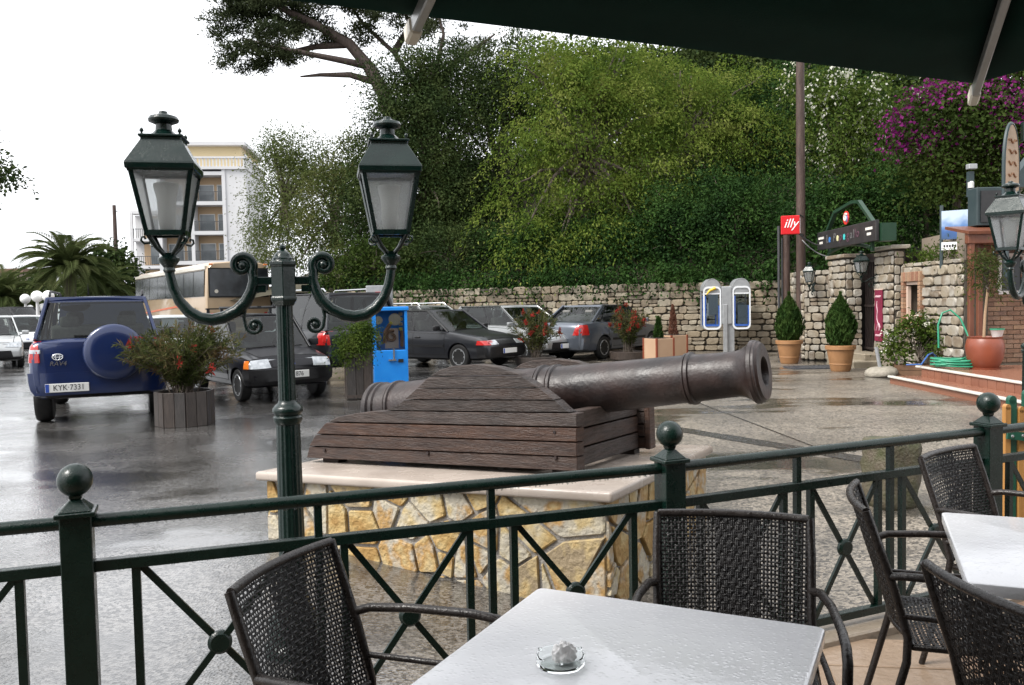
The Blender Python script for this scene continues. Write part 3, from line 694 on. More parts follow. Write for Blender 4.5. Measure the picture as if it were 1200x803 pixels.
def chair_proto():
    C = thing('cafe_chair', '', 'chair', group='black woven cafe armchairs')
    def back(u, v):
        wdt = lerp(.205, .222, v); x = (u * 2 - 1) * wdt; z = lerp(.45, .835, v); y = lerp(-.205, -.325, v) - .034 * (1 - (u * 2 - 1) ** 2) - .015 * sin(pi * v) * 0
        return Vector((x, y, z))
    def seat(u, v):
        x = (u * 2 - 1) * .222; y = lerp(-.19, .225, v); z = .435 - .012 * sin(pi * u) + (.0 if v < .85 else -.3 * (v - .85) ** 1.5); return Vector((x, y, z))
    tag(weave(back, 40, 34, .0066, .0015, [(.30, .62)]).build('woven_back', WOVEN, C, fixn=False), kind='stuff')
    tag(weave(seat, 38, 34, .0078, .0015, []).build('woven_seat', WOVEN, C, fixn=False), kind='stuff')
    q = MB(); q.tube([back(k / 14, 1.0) for k in range(15)], .0125, 8); q.build('back_top', TUBEM, C, smooth=1.2)
    q = MB(); q.tube([back(k / 14, 0) for k in range(15)], .009, 8); q.build('back_bottom', TUBEM, C, smooth=1.2)
    q = MB(); loop = [(-.222, -.19), (.222, -.19), (.222, .2), (.20, .225), (-.20, .225), (-.222, .2), (-.222, -.19)]
    q.tube([(x, y, .425) for x, y in loop], .011, 8); q.build('seat_frame', TUBEM, C, smooth=1.2)
    for s in (-1, 1):
        q = MB(); q.tube([(s * .235, -.315, 0), (s * .236, -.26, .2), (s * .234, -.212, .38), (s * .222, -.207, .45), (s * .222, -.245, .6), (s * .226, -.29, .73), (s * .225, -.327, .838)], [.012, .0125, .013, .0135, .013, .013, .0125], 10); q.build('back_post', TUBEM, C, smooth=1.2)
        q = MB(); q.tube([(s * .225, -.255, .64), (s * .245, -.22, .648), (s * .262, -.1, .652), (s * .268, .08, .652), (s * .268, .16, .644), (s * .266, .205, .62), (s * .262, .228, .57), (s * .252, .235, .44), (s * .246, .245, .2), (s * .246, .25, 0)], .0125, 10); q.build('arm_leg', TUBEM, C, smooth=1.2)
        q = MB(); q.tube([(s * .226, -.225, .52), (s * .24, 0, .515), (s * .25, .232, .505)], .009, 8); q.build('side_rail', TUBEM, C, smooth=1.2)
        q = MB(); q.tube([(s * .222, 0, .425), (s * .236, -.02, .425)], .009, 8); q.tube([(s * .222, .2, .425), (s * .25, .236, .425)], .009, 8); q.build('joint', TUBEM, C, smooth=1.2)
    return C
chairs = [
    ('black woven armchair at the left of the near table, its back leaning across the railing', (265, 695), (388, 632), None),
    ('black woven armchair facing the viewer across the near table', (775, 600), (944, 607), None),
    ('black woven armchair seen from the side between the two tables', None, None, ((1.075, 2.60), (1.215, 3.02))),
    ('black woven armchair beyond the right-hand table, close to the corner post of the railing', (1078, 537), (1140, 522), None),
    ('black woven armchair in the lower right corner with only its back in view', None, None, ((1.10, 1.63), (1.005, 2.09)))]
cproto = None
for lab, a, b, xy in chairs:
    # a, b: the two ends of the back's top rail; the chair faces to the right of a -> b
    A_, B_ = (G(*a, TERZ + .838), G(*b, TERZ + .838)) if a else (Vector((*xy[0], 0)), Vector((*xy[1], 0)))
    t = (B_ - A_); t.z = 0; t.normalize(); f = Vector((t.y, -t.x, 0)); c = (A_ + B_) / 2 + f * .33
    rz = atan2(f.y, f.x) - pi / 2
    if cproto is None:
        cproto = chair_proto(); cproto.location = (c.x, c.y, TERZ); cproto.rotation_euler = (0, 0, rz); cproto['label'] = lab
    else: dup(cproto, (c.x, c.y, TERZ), rz, lab)

# ashtray and the crumpled tissue in it
AGL = bpy.data.materials.new('ashtray_glass'); AGL.use_nodes = True
_b = AGL.node_tree.nodes['Principled BSDF']; _b.inputs['Transmission Weight'].default_value = 1; _b.inputs['Roughness'].default_value = .02; _b.inputs['IOR'].default_value = 1.22; _b.inputs['Base Color'].default_value = (.95, .98, .97, 1)
AGLT = AGL
ap = G(657, 780, TZ)
ash = thing('glass_ashtray', 'round clear glass ashtray on the near table', 'ashtray', (ap.x, ap.y, TZ + .0005))
q = MB(); R_ = .052; q.lathe([(.001, 0), (R_ - .008, 0), (R_ - .002, .003), (R_, .008), (R_, .024), (R_ - .002, .026), (R_ - .005, .024), (R_ - .007, .010), (R_ - .014, .005), (.001, .0045)], 40); q.build('bowl', AGLT, ash, smooth=.7)
for k in range(3):
    a = k * 2.1 + .5; q = MB(); q.tube([((R_ - .007) * cos(a), (R_ - .007) * sin(a), .0255), ((R_ + .0005) * cos(a), (R_ + .0005) * sin(a), .0255)], .0032, 8); q.build('cigarette_rest', AGLT, ash, smooth=1)
TIS = mat('tissue_paper', (.92, .90, .89), (.88, .86, .84), scale=30, rough=.8)
bm = bmesh.new(); bmesh.ops.create_icosphere(bm, subdivisions=4, radius=.021)
rr = random.Random(2); ph = [rr.uniform(0, 6) for _ in range(9)]
for v in bm.verts:
    d = v.co.normalized(); k = 1 + .22 * abs(sin(d.x * 5 + ph[0] + 2 * sin(d.z * 3 + ph[1]))) - .25 * abs(sin(d.y * 6 + ph[2] + 2 * d.x)) + .12 * sin(d.z * 11 + ph[3]) * sin(d.x * 9 + ph[4])
    v.co = d * .021 * k; v.co.z = max(v.co.z * 1.15, -.016); v.co.x *= 1.25
me = bpy.data.meshes.new('crumpled_tissue'); bm.to_mesh(me); bm.free(); me.materials.append(TIS)
me.polygons.foreach_set('use_smooth', [True] * len(me.polygons))
tag(obj('crumpled_tissue', me, None, (ap.x + .008, ap.y + .004, TZ + .0225), .5), 'crumpled white paper tissue in the glass ashtray', 'tissue')

# ================================================================== parasol over the terrace
FAB = mat('dark_green_canvas', (.003, .018, .0125), (.004, .022, .0155), scale=8, rough=.85, bump=.1, bscale=200, spec=.08)
ALU = mat('parasol_aluminium', (.42, .42, .41), (.36, .36, .35), scale=9, rough=.35, metal=.6)
CAPM = mat('rib_end_cap', (.62, .57, .47), rough=.4)
UZ = 2.2
pc, pm = G(1142, 98, UZ), G(484, 18, UZ)
ud = (pm - pc); UH = ud.length; ud.normalize(); un = Vector((-ud.y, ud.x, 0))
if un.y > 0: un = -un
ucn = pc + ud * UH + un * UH
par = thing('parasol', 'large dark green square parasol overhead with pale metal ribs', 'parasol', (ucn.x, ucn.y, TERZ))
rim = []; H8 = UZ - TERZ; APX = H8 + .62
for k, (a, b) in enumerate(((-1, -1), (0, -1), (1, -1), (1, 0), (1, 1), (0, 1), (-1, 1), (-1, 0))):
    rim.append(ud * (a * UH) + un * (b * UH) + Vector((0, 0, H8)))
ap_ = Vector((0, 0, APX))
for k in range(8):
    a, b = rim[k], rim[(k + 1) % 8]; P = []
    for i in range(9):
        t = i / 8; row = []
        for j in range(9):
            s = j / 8; p = lerp(lerp(a, b, s), ap_, t); p.z -= .05 * sin(pi * s) * (1 - t) * .35 * (1 if t > 0 else .0) + .03 * sin(pi * t); row.append(p)
        P.append(row)
    q = MB(); q.sheet(P, .003); q.build('canopy_panel', FAB, par, smooth=3.2)
    t = (ap_ - a); up = Vector((0, 0, 1)); dn = -.034
    q = MB(); q.bar(a + t * -.012 + Vector((0, 0, dn)), lerp(a, ap_, .97) + Vector((0, 0, dn - .02)), .022, .036); rb = q.build('rib', ALU, par, bevel=.003)
    q = MB(); q.bar(a + t * -.016 + Vector((0, 0, dn)), a + t * .012 + Vector((0, 0, dn)), .030, .044); q.build('end_cap', CAPM, rb, bevel=.006)
    q = MB(); q.bar(lerp(a, ap_, .5) + Vector((0, 0, dn - .03)), Vector((0, 0, H8 - .1)) + (a - Vector((0, 0, a.z))).normalized() * .05, .016, .024); q.build('strut', ALU, rb)
q = MB(); q.cyl((0, 0, .05), (0, 0, APX - .02), .028, n=18); q.build('pole', ALU, par, smooth=.6)
q = MB(); q.lathe([(.05, H8 - .16), (.06, H8 - .14), (.06, H8 - .07), (.04, H8 - .04)], 18); q.build('runner', ALU, par, smooth=.6)
q = MB(); q.box((0, 0, .03), (.5, .5, .06)); q.build('base', DARKM, par, bevel=.01)

# ================================================================== vehicles
def paint(name, c, metal=.0, rough=.28, coat=.6, spec=.5):
    return mat(name, c, tuple(k * 1.12 for k in c), scale=3, rough=rough, metal=metal, coat=coat, spec=spec)
RUB = mat('tyre_rubber', (.008, .008, .008), (.014, .014, .014), scale=20, rough=.55, spec=.25)
PLAS = mat('black_bumper_plastic', (.007, .007, .008), (.011, .011, .012), scale=20, rough=.4, spec=.3)
RIM = mat('wheel_alloy', (.36, .37, .38), (.28, .29, .30), scale=14, rough=.32, metal=.7)
CGL = glass('car_window_glass', (.42, .47, .46), .03, 1.5)
SEATM = mat('car_seat_cloth', (.10, .10, .095), (.14, .135, .125), scale=20, rough=.8)
REDL = mat('red_lamp_lens', (.34, .012, .012), (.42, .02, .016), scale=9, rough=.15, coat=.6)
ORL = mat('orange_lamp_lens', (.60, .16, .02), rough=.15, coat=.6)
WHL = mat('clear_lamp_lens', (.48, .50, .52), (.30, .32, .34), scale=14, rough=.1, metal=.4, coat=.6)
PLATE = mat('plate_white', (.62, .62, .60), rough=.4)
PLBLUE = mat('plate_blue', (.02, .06, .30), rough=.4)
INK = mat('plate_ink', (.012, .012, .014), rough=.5)
CHROME = mat('chrome_trim', (.55, .56, .57), rough=.15, metal=.9)
def wheel(parent, x, y, r, wd, side, hub=.66):
    R = Matrix.Rotation(-pi / 2 * side, 3, 'X')
    q = MB(); h = wd / 2
    q.lathe([(r * hub, -h * .9), (r * .80, -h), (r * .93, -h * .92), (r * .985, -h * .7), (r, -h * .45), (r, h * .45), (r * .985, h * .7), (r * .93, h * .92), (r * .80, h), (r * hub, h * .9)], 32, (x, y, r), R)
    w_ = q.build('wheel', RUB, parent, smooth=.6)
    q = MB(); q.lathe([(r * hub, h * .86), (r * hub * .97, h * .95), (r * hub * .90, h * .92), (r * hub * .88, h * .55), (r * .12, h * .70), (r * .12, h * .82), (.001, h * .84)], 28, (x, y, r), R)
    for k in range(6):
        a = k * pi / 3; d = R @ Vector((cos(a), sin(a), 0)); n = R @ Vector((0, 0, 1)); o = Vector((x, y, r))
        q.bar(o + d * r * .1 + n * h * .74, o + d * r * hub * .92 + n * h * .84, r * .13, h * .16, up=n)
    q.build('rim', RIM, w_, smooth=.5)
    return w_
def body_mesh(L, W, top, zb, archs, taper=.15, pw=5):
    """lofted lower body with wheel arches cut out; returns an evaluated mesh and its BVH"""
    xs_ = sorted(set([-L / 2 + d for d in (0, .02, .06, .13, .24)] + [L / 2 - d for d in (0, .02, .06, .13, .24)] + list(np.linspace(-L / 2 + .36, L / 2 - .36, 26))))
    tx, tz = [p[0] for p in top], [p[1] for p in top]; rows = []
    for x in xs_:
        e = abs(2 * x / L); k = L / 2 - abs(x); w_ = W / 2 * (1 - taper * e ** pw)
        rd = .10; c = 0 if k > rd else rd - sqrt(max(rd * rd - (rd - k) ** 2, 0))
        w_ -= c * .9; zt = float(np.interp(x, tx, tz)) - c * .45; z0 = zb + c * .55 + .06 * max(0, e - .82) / .18; dz = zt - z0
        half = [(0, z0), (.84 * w_, z0), (.955 * w_, z0 + .05), (.985 * w_, z0 + .24 * dz), (w_, z0 + .46 * dz), (.995 * w_, z0 + .66 * dz), (.975 * w_, z0 + .84 * dz), (.945 * w_, z0 + .95 * dz), (.88 * w_, z0 + .99 * dz), (.5 * w_, zt + .018), (0, zt + .026)]
        rows.append([(x, y, z) for y, z in half] + [(x, -y, z) for y, z in half[-2:0:-1]])
    m = len(rows[0]); q = MB(); vs_ = [p for r in rows for p in r]; n = len(rows)
    q.add(vs_, [(i * m + k, i * m + (k + 1) % m, (i + 1) * m + (k + 1) % m, (i + 1) * m + k) for i in range(n - 1) for k in range(m)] + [tuple(range(m))[::-1], tuple(range((n - 1) * m, n * m))])
    me = q.mesh('body', [PLAS]); o = bpy.data.objects.new('tmp', me); col.objects.link(o); cut = []
    for x, r in archs:
        qq = MB(); qq.cyl((x, -W, r * .98), (x, W, r * .98), r * 1.13, n=36); c = bpy.data.objects.new('cut', qq.mesh('cut', [PLAS])); col.objects.link(c); cut.append(c)
        b = o.modifiers.new('b', 'BOOLEAN'); b.operation = 'DIFFERENCE'; b.object = c; b.solver = 'EXACT'
    dg = bpy.context.evaluated_depsgraph_get(); ev = bpy.data.meshes.new_from_object(o.evaluated_get(dg)); ev.name = 'body'
    for c in [o] + cut: bpy.data.objects.remove(c)
    bm = bmesh.new(); bm.from_mesh(ev); bvh = BVHTree.FromBMesh(bm); bm.free()
    return ev, bvh
def finish(me, mats, name, parent, ang=.5):
    me.materials.clear()
    for m in mats: me.materials.append(m)
    me.polygons.foreach_set('use_smooth', [True] * len(me.polygons)); me.set_sharp_from_angle(angle=ang)
    return obj(name, me, parent)
def decal(bvh, view, quad, off=.006, th=.02, n=6, m=4, ye=None, xe=0):
    """a panel lying on the body, seen along 'view' ('+x' looks at the front); quad in (y, z) or (x, z)"""
    d = {'+x': Vector((-1, 0, 0)), '-x': Vector((1, 0, 0)), '+y': Vector((0, -1, 0)), '-y': Vector((0, 1, 0)), '+z': Vector((0, 0, -1))}[view]; P = []
    last = None
    for i in range(n + 1):
        row = []
        for j in range(m + 1):
            s, t = i / n, j / m; a = [lerp(lerp(quad[0][k], quad[1][k], s), lerp(quad[3][k], quad[2][k], s), t) for k in (0, 1)]
            o = Vector((-d.x * 9, a[0], a[1])) if view[1] == 'x' else Vector((a[0], a[1], 9)) if view[1] == 'z' else Vector((a[0], -d.y * 9, a[1]))
            h = None
            if ye and view[1] == 'x' and abs(a[0]) > ye:
                sg = 1 if a[0] > 0 else -1; h = bvh.ray_cast(Vector((-d.x * (xe - .06 - (abs(a[0]) - ye) * 1.5), sg * 9, a[1])), Vector((0, -sg, 0)))[0]
                if h is not None:
                    row.append(h + Vector((0, sg, 0)) * off - d * off); continue
            h = bvh.ray_cast(o, d)[0]
            if h is None: h = bvh.find_nearest(o + d * 8.2)[0]; h = Vector((h.x, o.y, o.z)) if view[1] == 'x' else Vector((o.x, h.y, o.z))
            row.append(h - d * off)
        P.append(row)
    q = MB(); m1 = m + 1; top = [p for r in P for p in r]; low = [p + d * th for p in top]; nv = len(top)
    idx = lambda i, j: i * m1 + j
    fs = [(idx(i, j), idx(i + 1, j), idx(i + 1, j + 1), idx(i, j + 1)) for i in range(n) for j in range(m)]
    rim_ = [idx(i, 0) for i in range(n + 1)] + [idx(n, j) for j in range(1, m1)] + [idx(i, m) for i in range(n - 1, -1, -1)] + [idx(0, j) for j in range(m - 1, 0, -1)]
    q.add(top + low, fs + [tuple(k + nv for k in f[::-1]) for f in fs] + [(rim_[(k + 1) % len(rim_)], rim_[k], rim_[k] + nv, rim_[(k + 1) % len(rim_)] + nv) for k in range(len(rim_))])
    return q
def pane(a, b, c, d, bulge=(0, 0, 0), th=.006, n=6, m=6):
    a, b, c, d = map(Vector, (a, b, c, d)); bl = Vector(bulge)
    return [[lerp(lerp(a, b, i / n), lerp(d, c, i / n), j / m) + bl * (sin(pi * i / n) ** .7 if 0 < i < n else 0) for j in range(m + 1)] for i in range(n + 1)]
def car(name, label, group, loc, head, S, P, near=True):
    """S: dict of measures in the car's own frame, +x forward"""
    C = thing(name, label, 'car', loc, atan2(head[1], head[0]), group)
    L, W, H, zb, r = S['L'], S['W'], S['H'], S['zb'], S['r']; fx, rx = S['fx'], S['rx']; hw = W / 2
    me, bvh = body_mesh(L, W, S['top'], zb, [(fx, r), (rx, r)], S.get('taper', .15), S.get('pw', 5))
    finish(me, [P], 'body', C)
    tw = S.get('tw', .19)
    for x in (fx, rx):
        for s in (-1, 1): wheel(C, x, s * (hw - tw / 2 - .02), r, tw, s)
    q = MB(); q.box(((fx + rx) / 2, 0, zb + .12), (fx - rx + .3, W * .5, .22)); q.build('underbody', PLAS, C)
    # --- greenhouse
    zf, zr_ = [float(np.interp(x, [p[0] for p in S['top']], [p[1] for p in S['top']])) for x in (S['wsb'], S['rwb'])]
    wb, wt = hw * .915, hw * S.get('tum', .76); zt = H - .035
    A0, A1, R1, R0 = (S['wsb'], wb * .97, zf - .01), (S['wst'], wt, zt), (S['rwt'], wt * .97, zt), (S['rwb'], wb * .95, zr_ - .01)
    mir = lambda p, s: Vector((p[0], p[1] * s, p[2]))
    xs_ = np.linspace(S['rwt'] - .02, S['wst'] + .03, 9); rows = []
    for i, x in enumerate(xs_):
        t = i / 8; cz = zt + .035 * (1 - (2 * t - 1) ** 4) ** 1; w_ = lerp(wt * .97, wt, t)
        rows.append([(x, y * w_ * 1.01, cz - .035 * abs(y) ** 2.6) for y in np.linspace(-1, 1, 11)])
    q = MB(); q.sheet(rows, .03); q.build('roof', P, C, smooth=.9)
    zbelt = lambda x: float(np.interp(x, [p[0] for p in S['top']], [p[1] for p in S['top']])) - .012
    for s in (-1, 1):
        a0, a1, r1, r0 = mir(A0, s), mir(A1, s), mir(R1, s), mir(R0, s); yo = Vector((0, s, 0))
        for nm, p, u, w1, w2 in (('a_pillar', a0, a1, .05, .035), ('c_pillar', r0, r1, S.get('cp', .10), .04)):
            q = MB(); q.bar(p, lerp(p, u, .985), w2, w1, up=(1, 0, 0)); q.build(nm, P, C, bevel=.006)
        cuts = S['sw']          # window cuts along the roofline as fractions from front to rear
        side = []
        for k in range(len(cuts) - 1):
            f0, f1 = cuts[k], cuts[k + 1]
            def pt(f, low):
                if low:
                    x = lerp(a0.x, r0.x, f); x = min(max(x, r0.x), a0.x); return Vector((x, s * lerp(wb * .97, wb * .95, f), zbelt(x)))
                x = lerp(a1.x, r1.x, f); return Vector((x, s * lerp(wt, wt * .97, f), zt - .005))
            g = .025 / abs(a0.x - r0.x); q = MB()
            q.sheet(pane(pt(f0 + g, 1), pt(f0 + g, 0), pt(f1 - g, 0), pt(f1 - g, 1), yo * .015)); q.build('side_window', CGL, C, smooth=1)
            if k:
                q = MB(); q.bar(pt(f0, 1), pt(f0, 0), .02, .06, up=(1, 0, 0)); q.build('b_pillar', PLAS if S.get('blackb', 1) else P, C)
        q = MB(); q.tube([a0 + yo * .008, a1 + yo * .012, r1 + yo * .012, r0 + yo * .008], .016, 6); q.build('window_frame', PLAS, C, smooth=1)
        if S.get('mirror', 1):
            q = MB(); q.box((a0.x - .22, s * (hw + .07), a0.z + .09), (.09, .17, .12)); q.bar((a0.x - .2, s * (hw - .08), a0.z + .03), (a0.x - .21, s * (hw + .02), a0.z + .06), .05, .04); q.build('wing_mirror', S.get('mirmat', PLAS), C, bevel=.02, seg=2, smooth=.8)
    for nm, p0, p1, b in (('windscreen', A0, A1, (.05, 0, .015)), ('rear_window', R0, R1, (-.03, 0, .01))):
        k0, k1 = .955, .93
        hd_ = S.get('header', .06); e = tuple(lerp(p1[k], p0[k], hd_) for k in range(3))
        q = MB(); q.sheet(pane((p0[0], -p0[1] * k0, p0[2]), (p0[0], p0[1] * k0, p0[2]), (e[0], e[1] * k1, e[2]), (e[0], -e[1] * k1, e[2]), b, n=8)); g_ = q.build(nm, CGL, C, smooth=1)
        q = MB(); q.add([(e[0], -e[1], e[2]), (e[0], e[1], e[2]), (p1[0], p1[1], p1[2] + .02), (p1[0], -p1[1], p1[2] + .02), (e[0] - b[0] * 1.2, -e[1], e[2]), (e[0] - b[0] * 1.2, e[1], e[2]), (p1[0] - b[0] * 1.2, p1[1], p1[2]), (p1[0] - b[0] * 1.2, -p1[1], p1[2])], [(0, 1, 2, 3), (7, 6, 5, 4), (0, 4, 5, 1), (1, 5, 6, 2), (2, 6, 7, 3), (3, 7, 4, 0)]); q.build('window_header', P, C)
        if nm == 'windscreen' or S.get('rwiper'):
            q = MB(); 
            for e in ((-.5, .02), (.02, .5)) if nm == 'windscreen' else ((-.3, .25),):
                f_ = .035; xx = p0[0] + b[0] * .9 + .012 * (1 if nm == 'windscreen' else -1)
                q.bar((xx, e[0] * p0[1] * 1.5, p0[2] + .03), (xx + (p1[0] - p0[0]) * f_, e[1] * p0[1] * 1.5, p0[2] + .03 + (p1[2] - p0[2]) * f_), .012, .018)
            q.build('wiper', PLAS, g_)
    # --- seats and dashboard behind the glass
    fxs = S.get('seatx', (S['wsb'] + S['rwb']) / 2)
    for s in (-1, 1):
        q = MB(); q.box((fxs, s * .36, zf - .12), (.16, .46, .75), Matrix.Rotation(-.18, 3, 'Y')); q.box((fxs - .09, s * .36, zf + .36), (.1, .24, .19)); q.build('seat', SEATM, C, bevel=.05, seg=2, smooth=.9)
    if S.get('rearseat', 1):
        q = MB(); q.box((S['rwb'] + .5, 0, zr_ - .12), (.16, W * .68, .6), Matrix.Rotation(-.2, 3, 'Y'))
        for s in (-1, 1): q.box((S['rwb'] + .42, s * .36, zr_ + .22), (.1, .24, .16))
        q.build('rear_seat', SEATM, C, bevel=.04, seg=2, smooth=.9)
    q = MB(); q.lathe([(.001, 0)] + [(.18 + .012 * cos(a), .012 * sin(a)) for a in np.linspace(0, 2 * pi, 9)][:0] + [(.17, .0), (.19, .01), (.17, .02), (.001, .02)], 20, (S['wsb'] - .52, .36, zf + .05), Matrix.Rotation(-1.1, 3, 'Y')); q.build('steering_wheel', PLAS, C, smooth=1)
    # --- doors, bumpers, lamps, plates
    bel = lambda x: zbelt(x) - .055
    for s, vw in ((1, '+y'), (-1, '-y')):
        for x0, x1 in S['doors']:
            q = decal(bvh, vw, [(x0 - .012, zb + .118), (x1 + .012, zb + .118), (x1 + .012, bel(x1) + .012), (x0 - .012, bel(x0) + .012)], .0025, .02, 8, 6); q.build('door_seam', RUB, C, smooth=.6)
            q = decal(bvh, vw, [(x0, zb + .13), (x1, zb + .13), (x1, bel(x1)), (x0, bel(x0))], .006, .02, 8, 6); dr = q.build('door', P, C, smooth=.6)
            q = MB(); q.box((x0 + .14, s * (hw + .004), bel(x0) - .10), (.17, .03, .035)); q.build('handle', S.get('hmat', PLAS), dr, bevel=.008, smooth=.8)
        if S.get('sidetrim'):
            q = decal(bvh, vw, [(S['doors'][-1][0], zb + S['sidetrim']), (S['doors'][0][1], zb + S['sidetrim']), (S['doors'][0][1], zb + S['sidetrim'] + .06), (S['doors'][-1][0], zb + S['sidetrim'] + .06)], .014, .02, 10, 1); q.build('side_moulding', PLAS, C, smooth=.6)
    x0, x1 = S['wsb'] + .06, L / 2 - .16
    for e, nm_, m_b, of in ((.014, 'bonnet_seam', RUB, .0025), (0, 'bonnet', P, .007)):
        q = decal(bvh, '+z', [(x0 - e, -hw * .74 - e), (x1 + e, -hw * .66 - e), (x1 + e, hw * .66 + e), (x0 - e, hw * .74 + e)], of, .02, 8, 8); q.build(nm_, m_b, C, smooth=.6)
    for vw, k in (('+x', 'front'), ('-x', 'rear')):
        for nm, m, quad in S.get(k, []):
            mm = dict(P=P).get(m, m)
            for sg in ((1, -1) if nm[0] == '*' else (1,)):
                qd = [(y * sg, z) for y, z in quad]; sub = nm.lstrip('*')
                o_ = decal(bvh, vw, qd, .012 if 'bumper' not in sub else .03, .05, 14, 4, hw * (1 - S.get('taper', .15)) - .085, L / 2).build(sub, mm, C, smooth=.6)
        pl = S.get(k + '_plate')
        if pl:
            y, z, txt = pl; sgn = 1 if k == 'front' else -1
            xo = sgn * (L / 2 + .045); q = MB(); q.box((xo, y, z), (.012, .52, .115)); po = q.build('number_plate', PLATE, C, bevel=.004)
            q = MB(); q.box((xo + sgn * .007, y - sgn * .235, z), (.004, .045, .109)); q.build('blue_band', PLBLUE, po)
            if txt: text('lettering', txt, .105, INK, po, frame((xo + sgn * .009, y + sgn * .02, z), (0, sgn, 0), (0, 0, 1)), .001, sx=.86)
    return C, bvh
# ---- dark blue off-roader seen from behind (spare wheel cover on the tailgate)
BLUE = paint('blue_car_paint', (.002, .012, .062), .1)
S_suv = dict(L=4.0, W=1.72, H=1.74, zb=.34, r=.345, tw=.23, fx=1.28, rx=-1.2, taper=.06, pw=8, tum=.72,
    header=.10, top=[(-2.0, 1.12), (-1.9, 1.16), (-1.2, 1.15), (.6, 1.10), (.95, 1.06), (1.9, .92), (2.0, .76)], wsb=.92, wst=.2, rwt=-1.66, rwb=-1.90, sw=(0, .36, .66, 1), cp=.12,
    doors=[(-.12, .86), (-1.0, -.14)], rwiper=1, seatx=-.25,
    rear=[('*tail_lamp', REDL, [(.69, .86), (.84, .86), (.84, 1.14), (.71, 1.14)]), ('*reversing_lamp', WHL, [(.68, .98), (.842, .98), (.842, 1.03), (.68, 1.03)]),
          ('tailgate', 'P', [(-.62, .72), (.62, .72), (.66, 1.12), (-.66, 1.12)]), ('bumper', 'P', [(-.86, .42), (.86, .42), (.86, .72), (-.86, .72)]), ('*reflector', REDL, [(.42, .64), (.60, .64), (.60, .69), (.42, .69)]), ('lower_valance', PLAS, [(-.72, .34), (.72, .34), (.72, .42), (-.72, .42)])],
    rear_plate=(.38, .52, 'KYK\u00b77331'), front=[('*headlamp', WHL, [(.5, .68), (.78, .68), (.78, .84), (.5, .84)]), ('bumper', PLAS, [(-.78, .35), (.78, .35), (.78, .55), (-.78, .55)])], hmat=PLAS)
rp_ = G(121, 489); hd = Vector((-.40, .92, 0)).normalized()
suv, bv = car('parked_suv', 'dark blue off-road car seen from behind with a spare wheel cover', 'cars parked in the yard', rp_ + hd * 1.2, hd, S_suv, BLUE)
q = MB(); q.lathe([(.001, .155), (.24, .150), (.34, .138), (.37, .115), (.38, .08), (.38, .02), (.36, 0)], 40, (-2.02, -.20, .97), frame((0, 0, 0), (0, 1, 0), (0, 0, 1)).to_3x3() @ Matrix.Diagonal((1, 1, -1))); sw_ = q.build('spare_wheel_cover', BLUE, suv, smooth=.7)
for s in (-1, 1):
    q = MB(); q.tube([(-1.55, s * .58, 1.74), (-1.48, s * .58, 1.795), (-1.3, s * .58, 1.805), (.05, s * .58, 1.805), (.2, s * .58, 1.78), (.28, s * .57, 1.73)], .016, 8); q.build('roof_rail', PLAS, suv, smooth=1)
q = MB(); q.tube([(-1.62, .1, 1.75), (-1.70, .1, 1.90)], [.008, .004], 6); q.build('antenna', PLAS, suv)
text('emblem_lettering', 'RAV4', .085, CHROME, suv, frame((-2.026, .48, .84), (0, -1, 0), (0, 0, 1)), .002, shear=.2)
q = MB(); R = frame((0, 0, 0), (0, -1, 0), (0, 0, 1)).to_3x3()
for a, b in ((.062, .042), (.026, .042), (.062, .016)):
    q.tube([Vector((-2.03, .48, .93)) + R @ Vector((a * cos(t), b * sin(t) + (.012 if b < .03 else 0), 0)) for t in np.linspace(0, 2 * pi, 25)], .0055, 6, cap=False)
q.build('oval_emblem', CHROME, suv, smooth=1)

# ---- small black hatchback, front to the viewer, roof bars
BLACK = paint('black_car_paint', (.004, .004, .006), 0, .3, .3, .25)
S_hat = dict(L=3.3, W=1.5, H=1.43, zb=.22, r=.27, tw=.165, fx=1.08, rx=-1.12, taper=.10, pw=6, tum=.80,
    top=[(-1.65, .82), (-1.5, .88), (-.5, .88), (.55, .86), (.85, .83), (1.52, .71), (1.65, .56)], wsb=.84, wst=.2, rwt=-1.25, rwb=-1.5, sw=(0, .5, 1), cp=.14,
    doors=[(-.35, .70)], sidetrim=.22, seatx=-.2,
    front=[('*headlamp', WHL, [(.36, .56), (.61, .55), (.63, .685), (.38, .70)]), ('*indicator', ORL, [(.615, .55), (.70, .55), (.70, .675), (.635, .68)]), ('grille', 'P', [(-.33, .57), (.33, .57), (.33, .68), (-.33, .68)]),
           ('bumper', PLAS, [(-.70, .28), (.70, .28), (.70, .53), (-.70, .53)]), ('badge', PLBLUE, [(-.05, .60), (.05, .60), (.05, .66), (-.05, .66)]), ('air_intake', RUB, [(-.42, .30), (.42, .30), (.42, .37), (-.42, .37)])],
    front_plate=(.0, .44, 'IK\u00b71876'), rear=[('*tail_lamp', REDL, [(.5, .62), (.68, .62), (.68, .82), (.5, .82)]), ('bumper', PLAS, [(-.7, .3), (.7, .3), (.7, .52), (-.7, .52)])])
hd = Vector((.60, -.80, 0)); fp = G(336, 468)
hat, bv = car('parked_hatchback', 'small black hatchback with roof bars facing the viewer behind the lamp post', 'cars parked in the yard', Vector((fp.x, fp.y, 0)) - hd * 1.35, hd, S_hat, BLACK)
for x in (.0, -.75):
    q = MB(); q.bar((x, -.62, 1.52), (x, .62, 1.52), .05, .025)
    for s in (-1, 1): q.bar((x, s * .58, 1.40), (x, s * .58, 1.52), .05, .03)
    q.build('roof_bar', PLAS, hat)
for s in (-.28, 0, .28):
    q = MB(); q.bar((-.95, s, 1.545), (.25, s, 1.545), .07, .025); q.build('ski_holder', PLAS, hat)

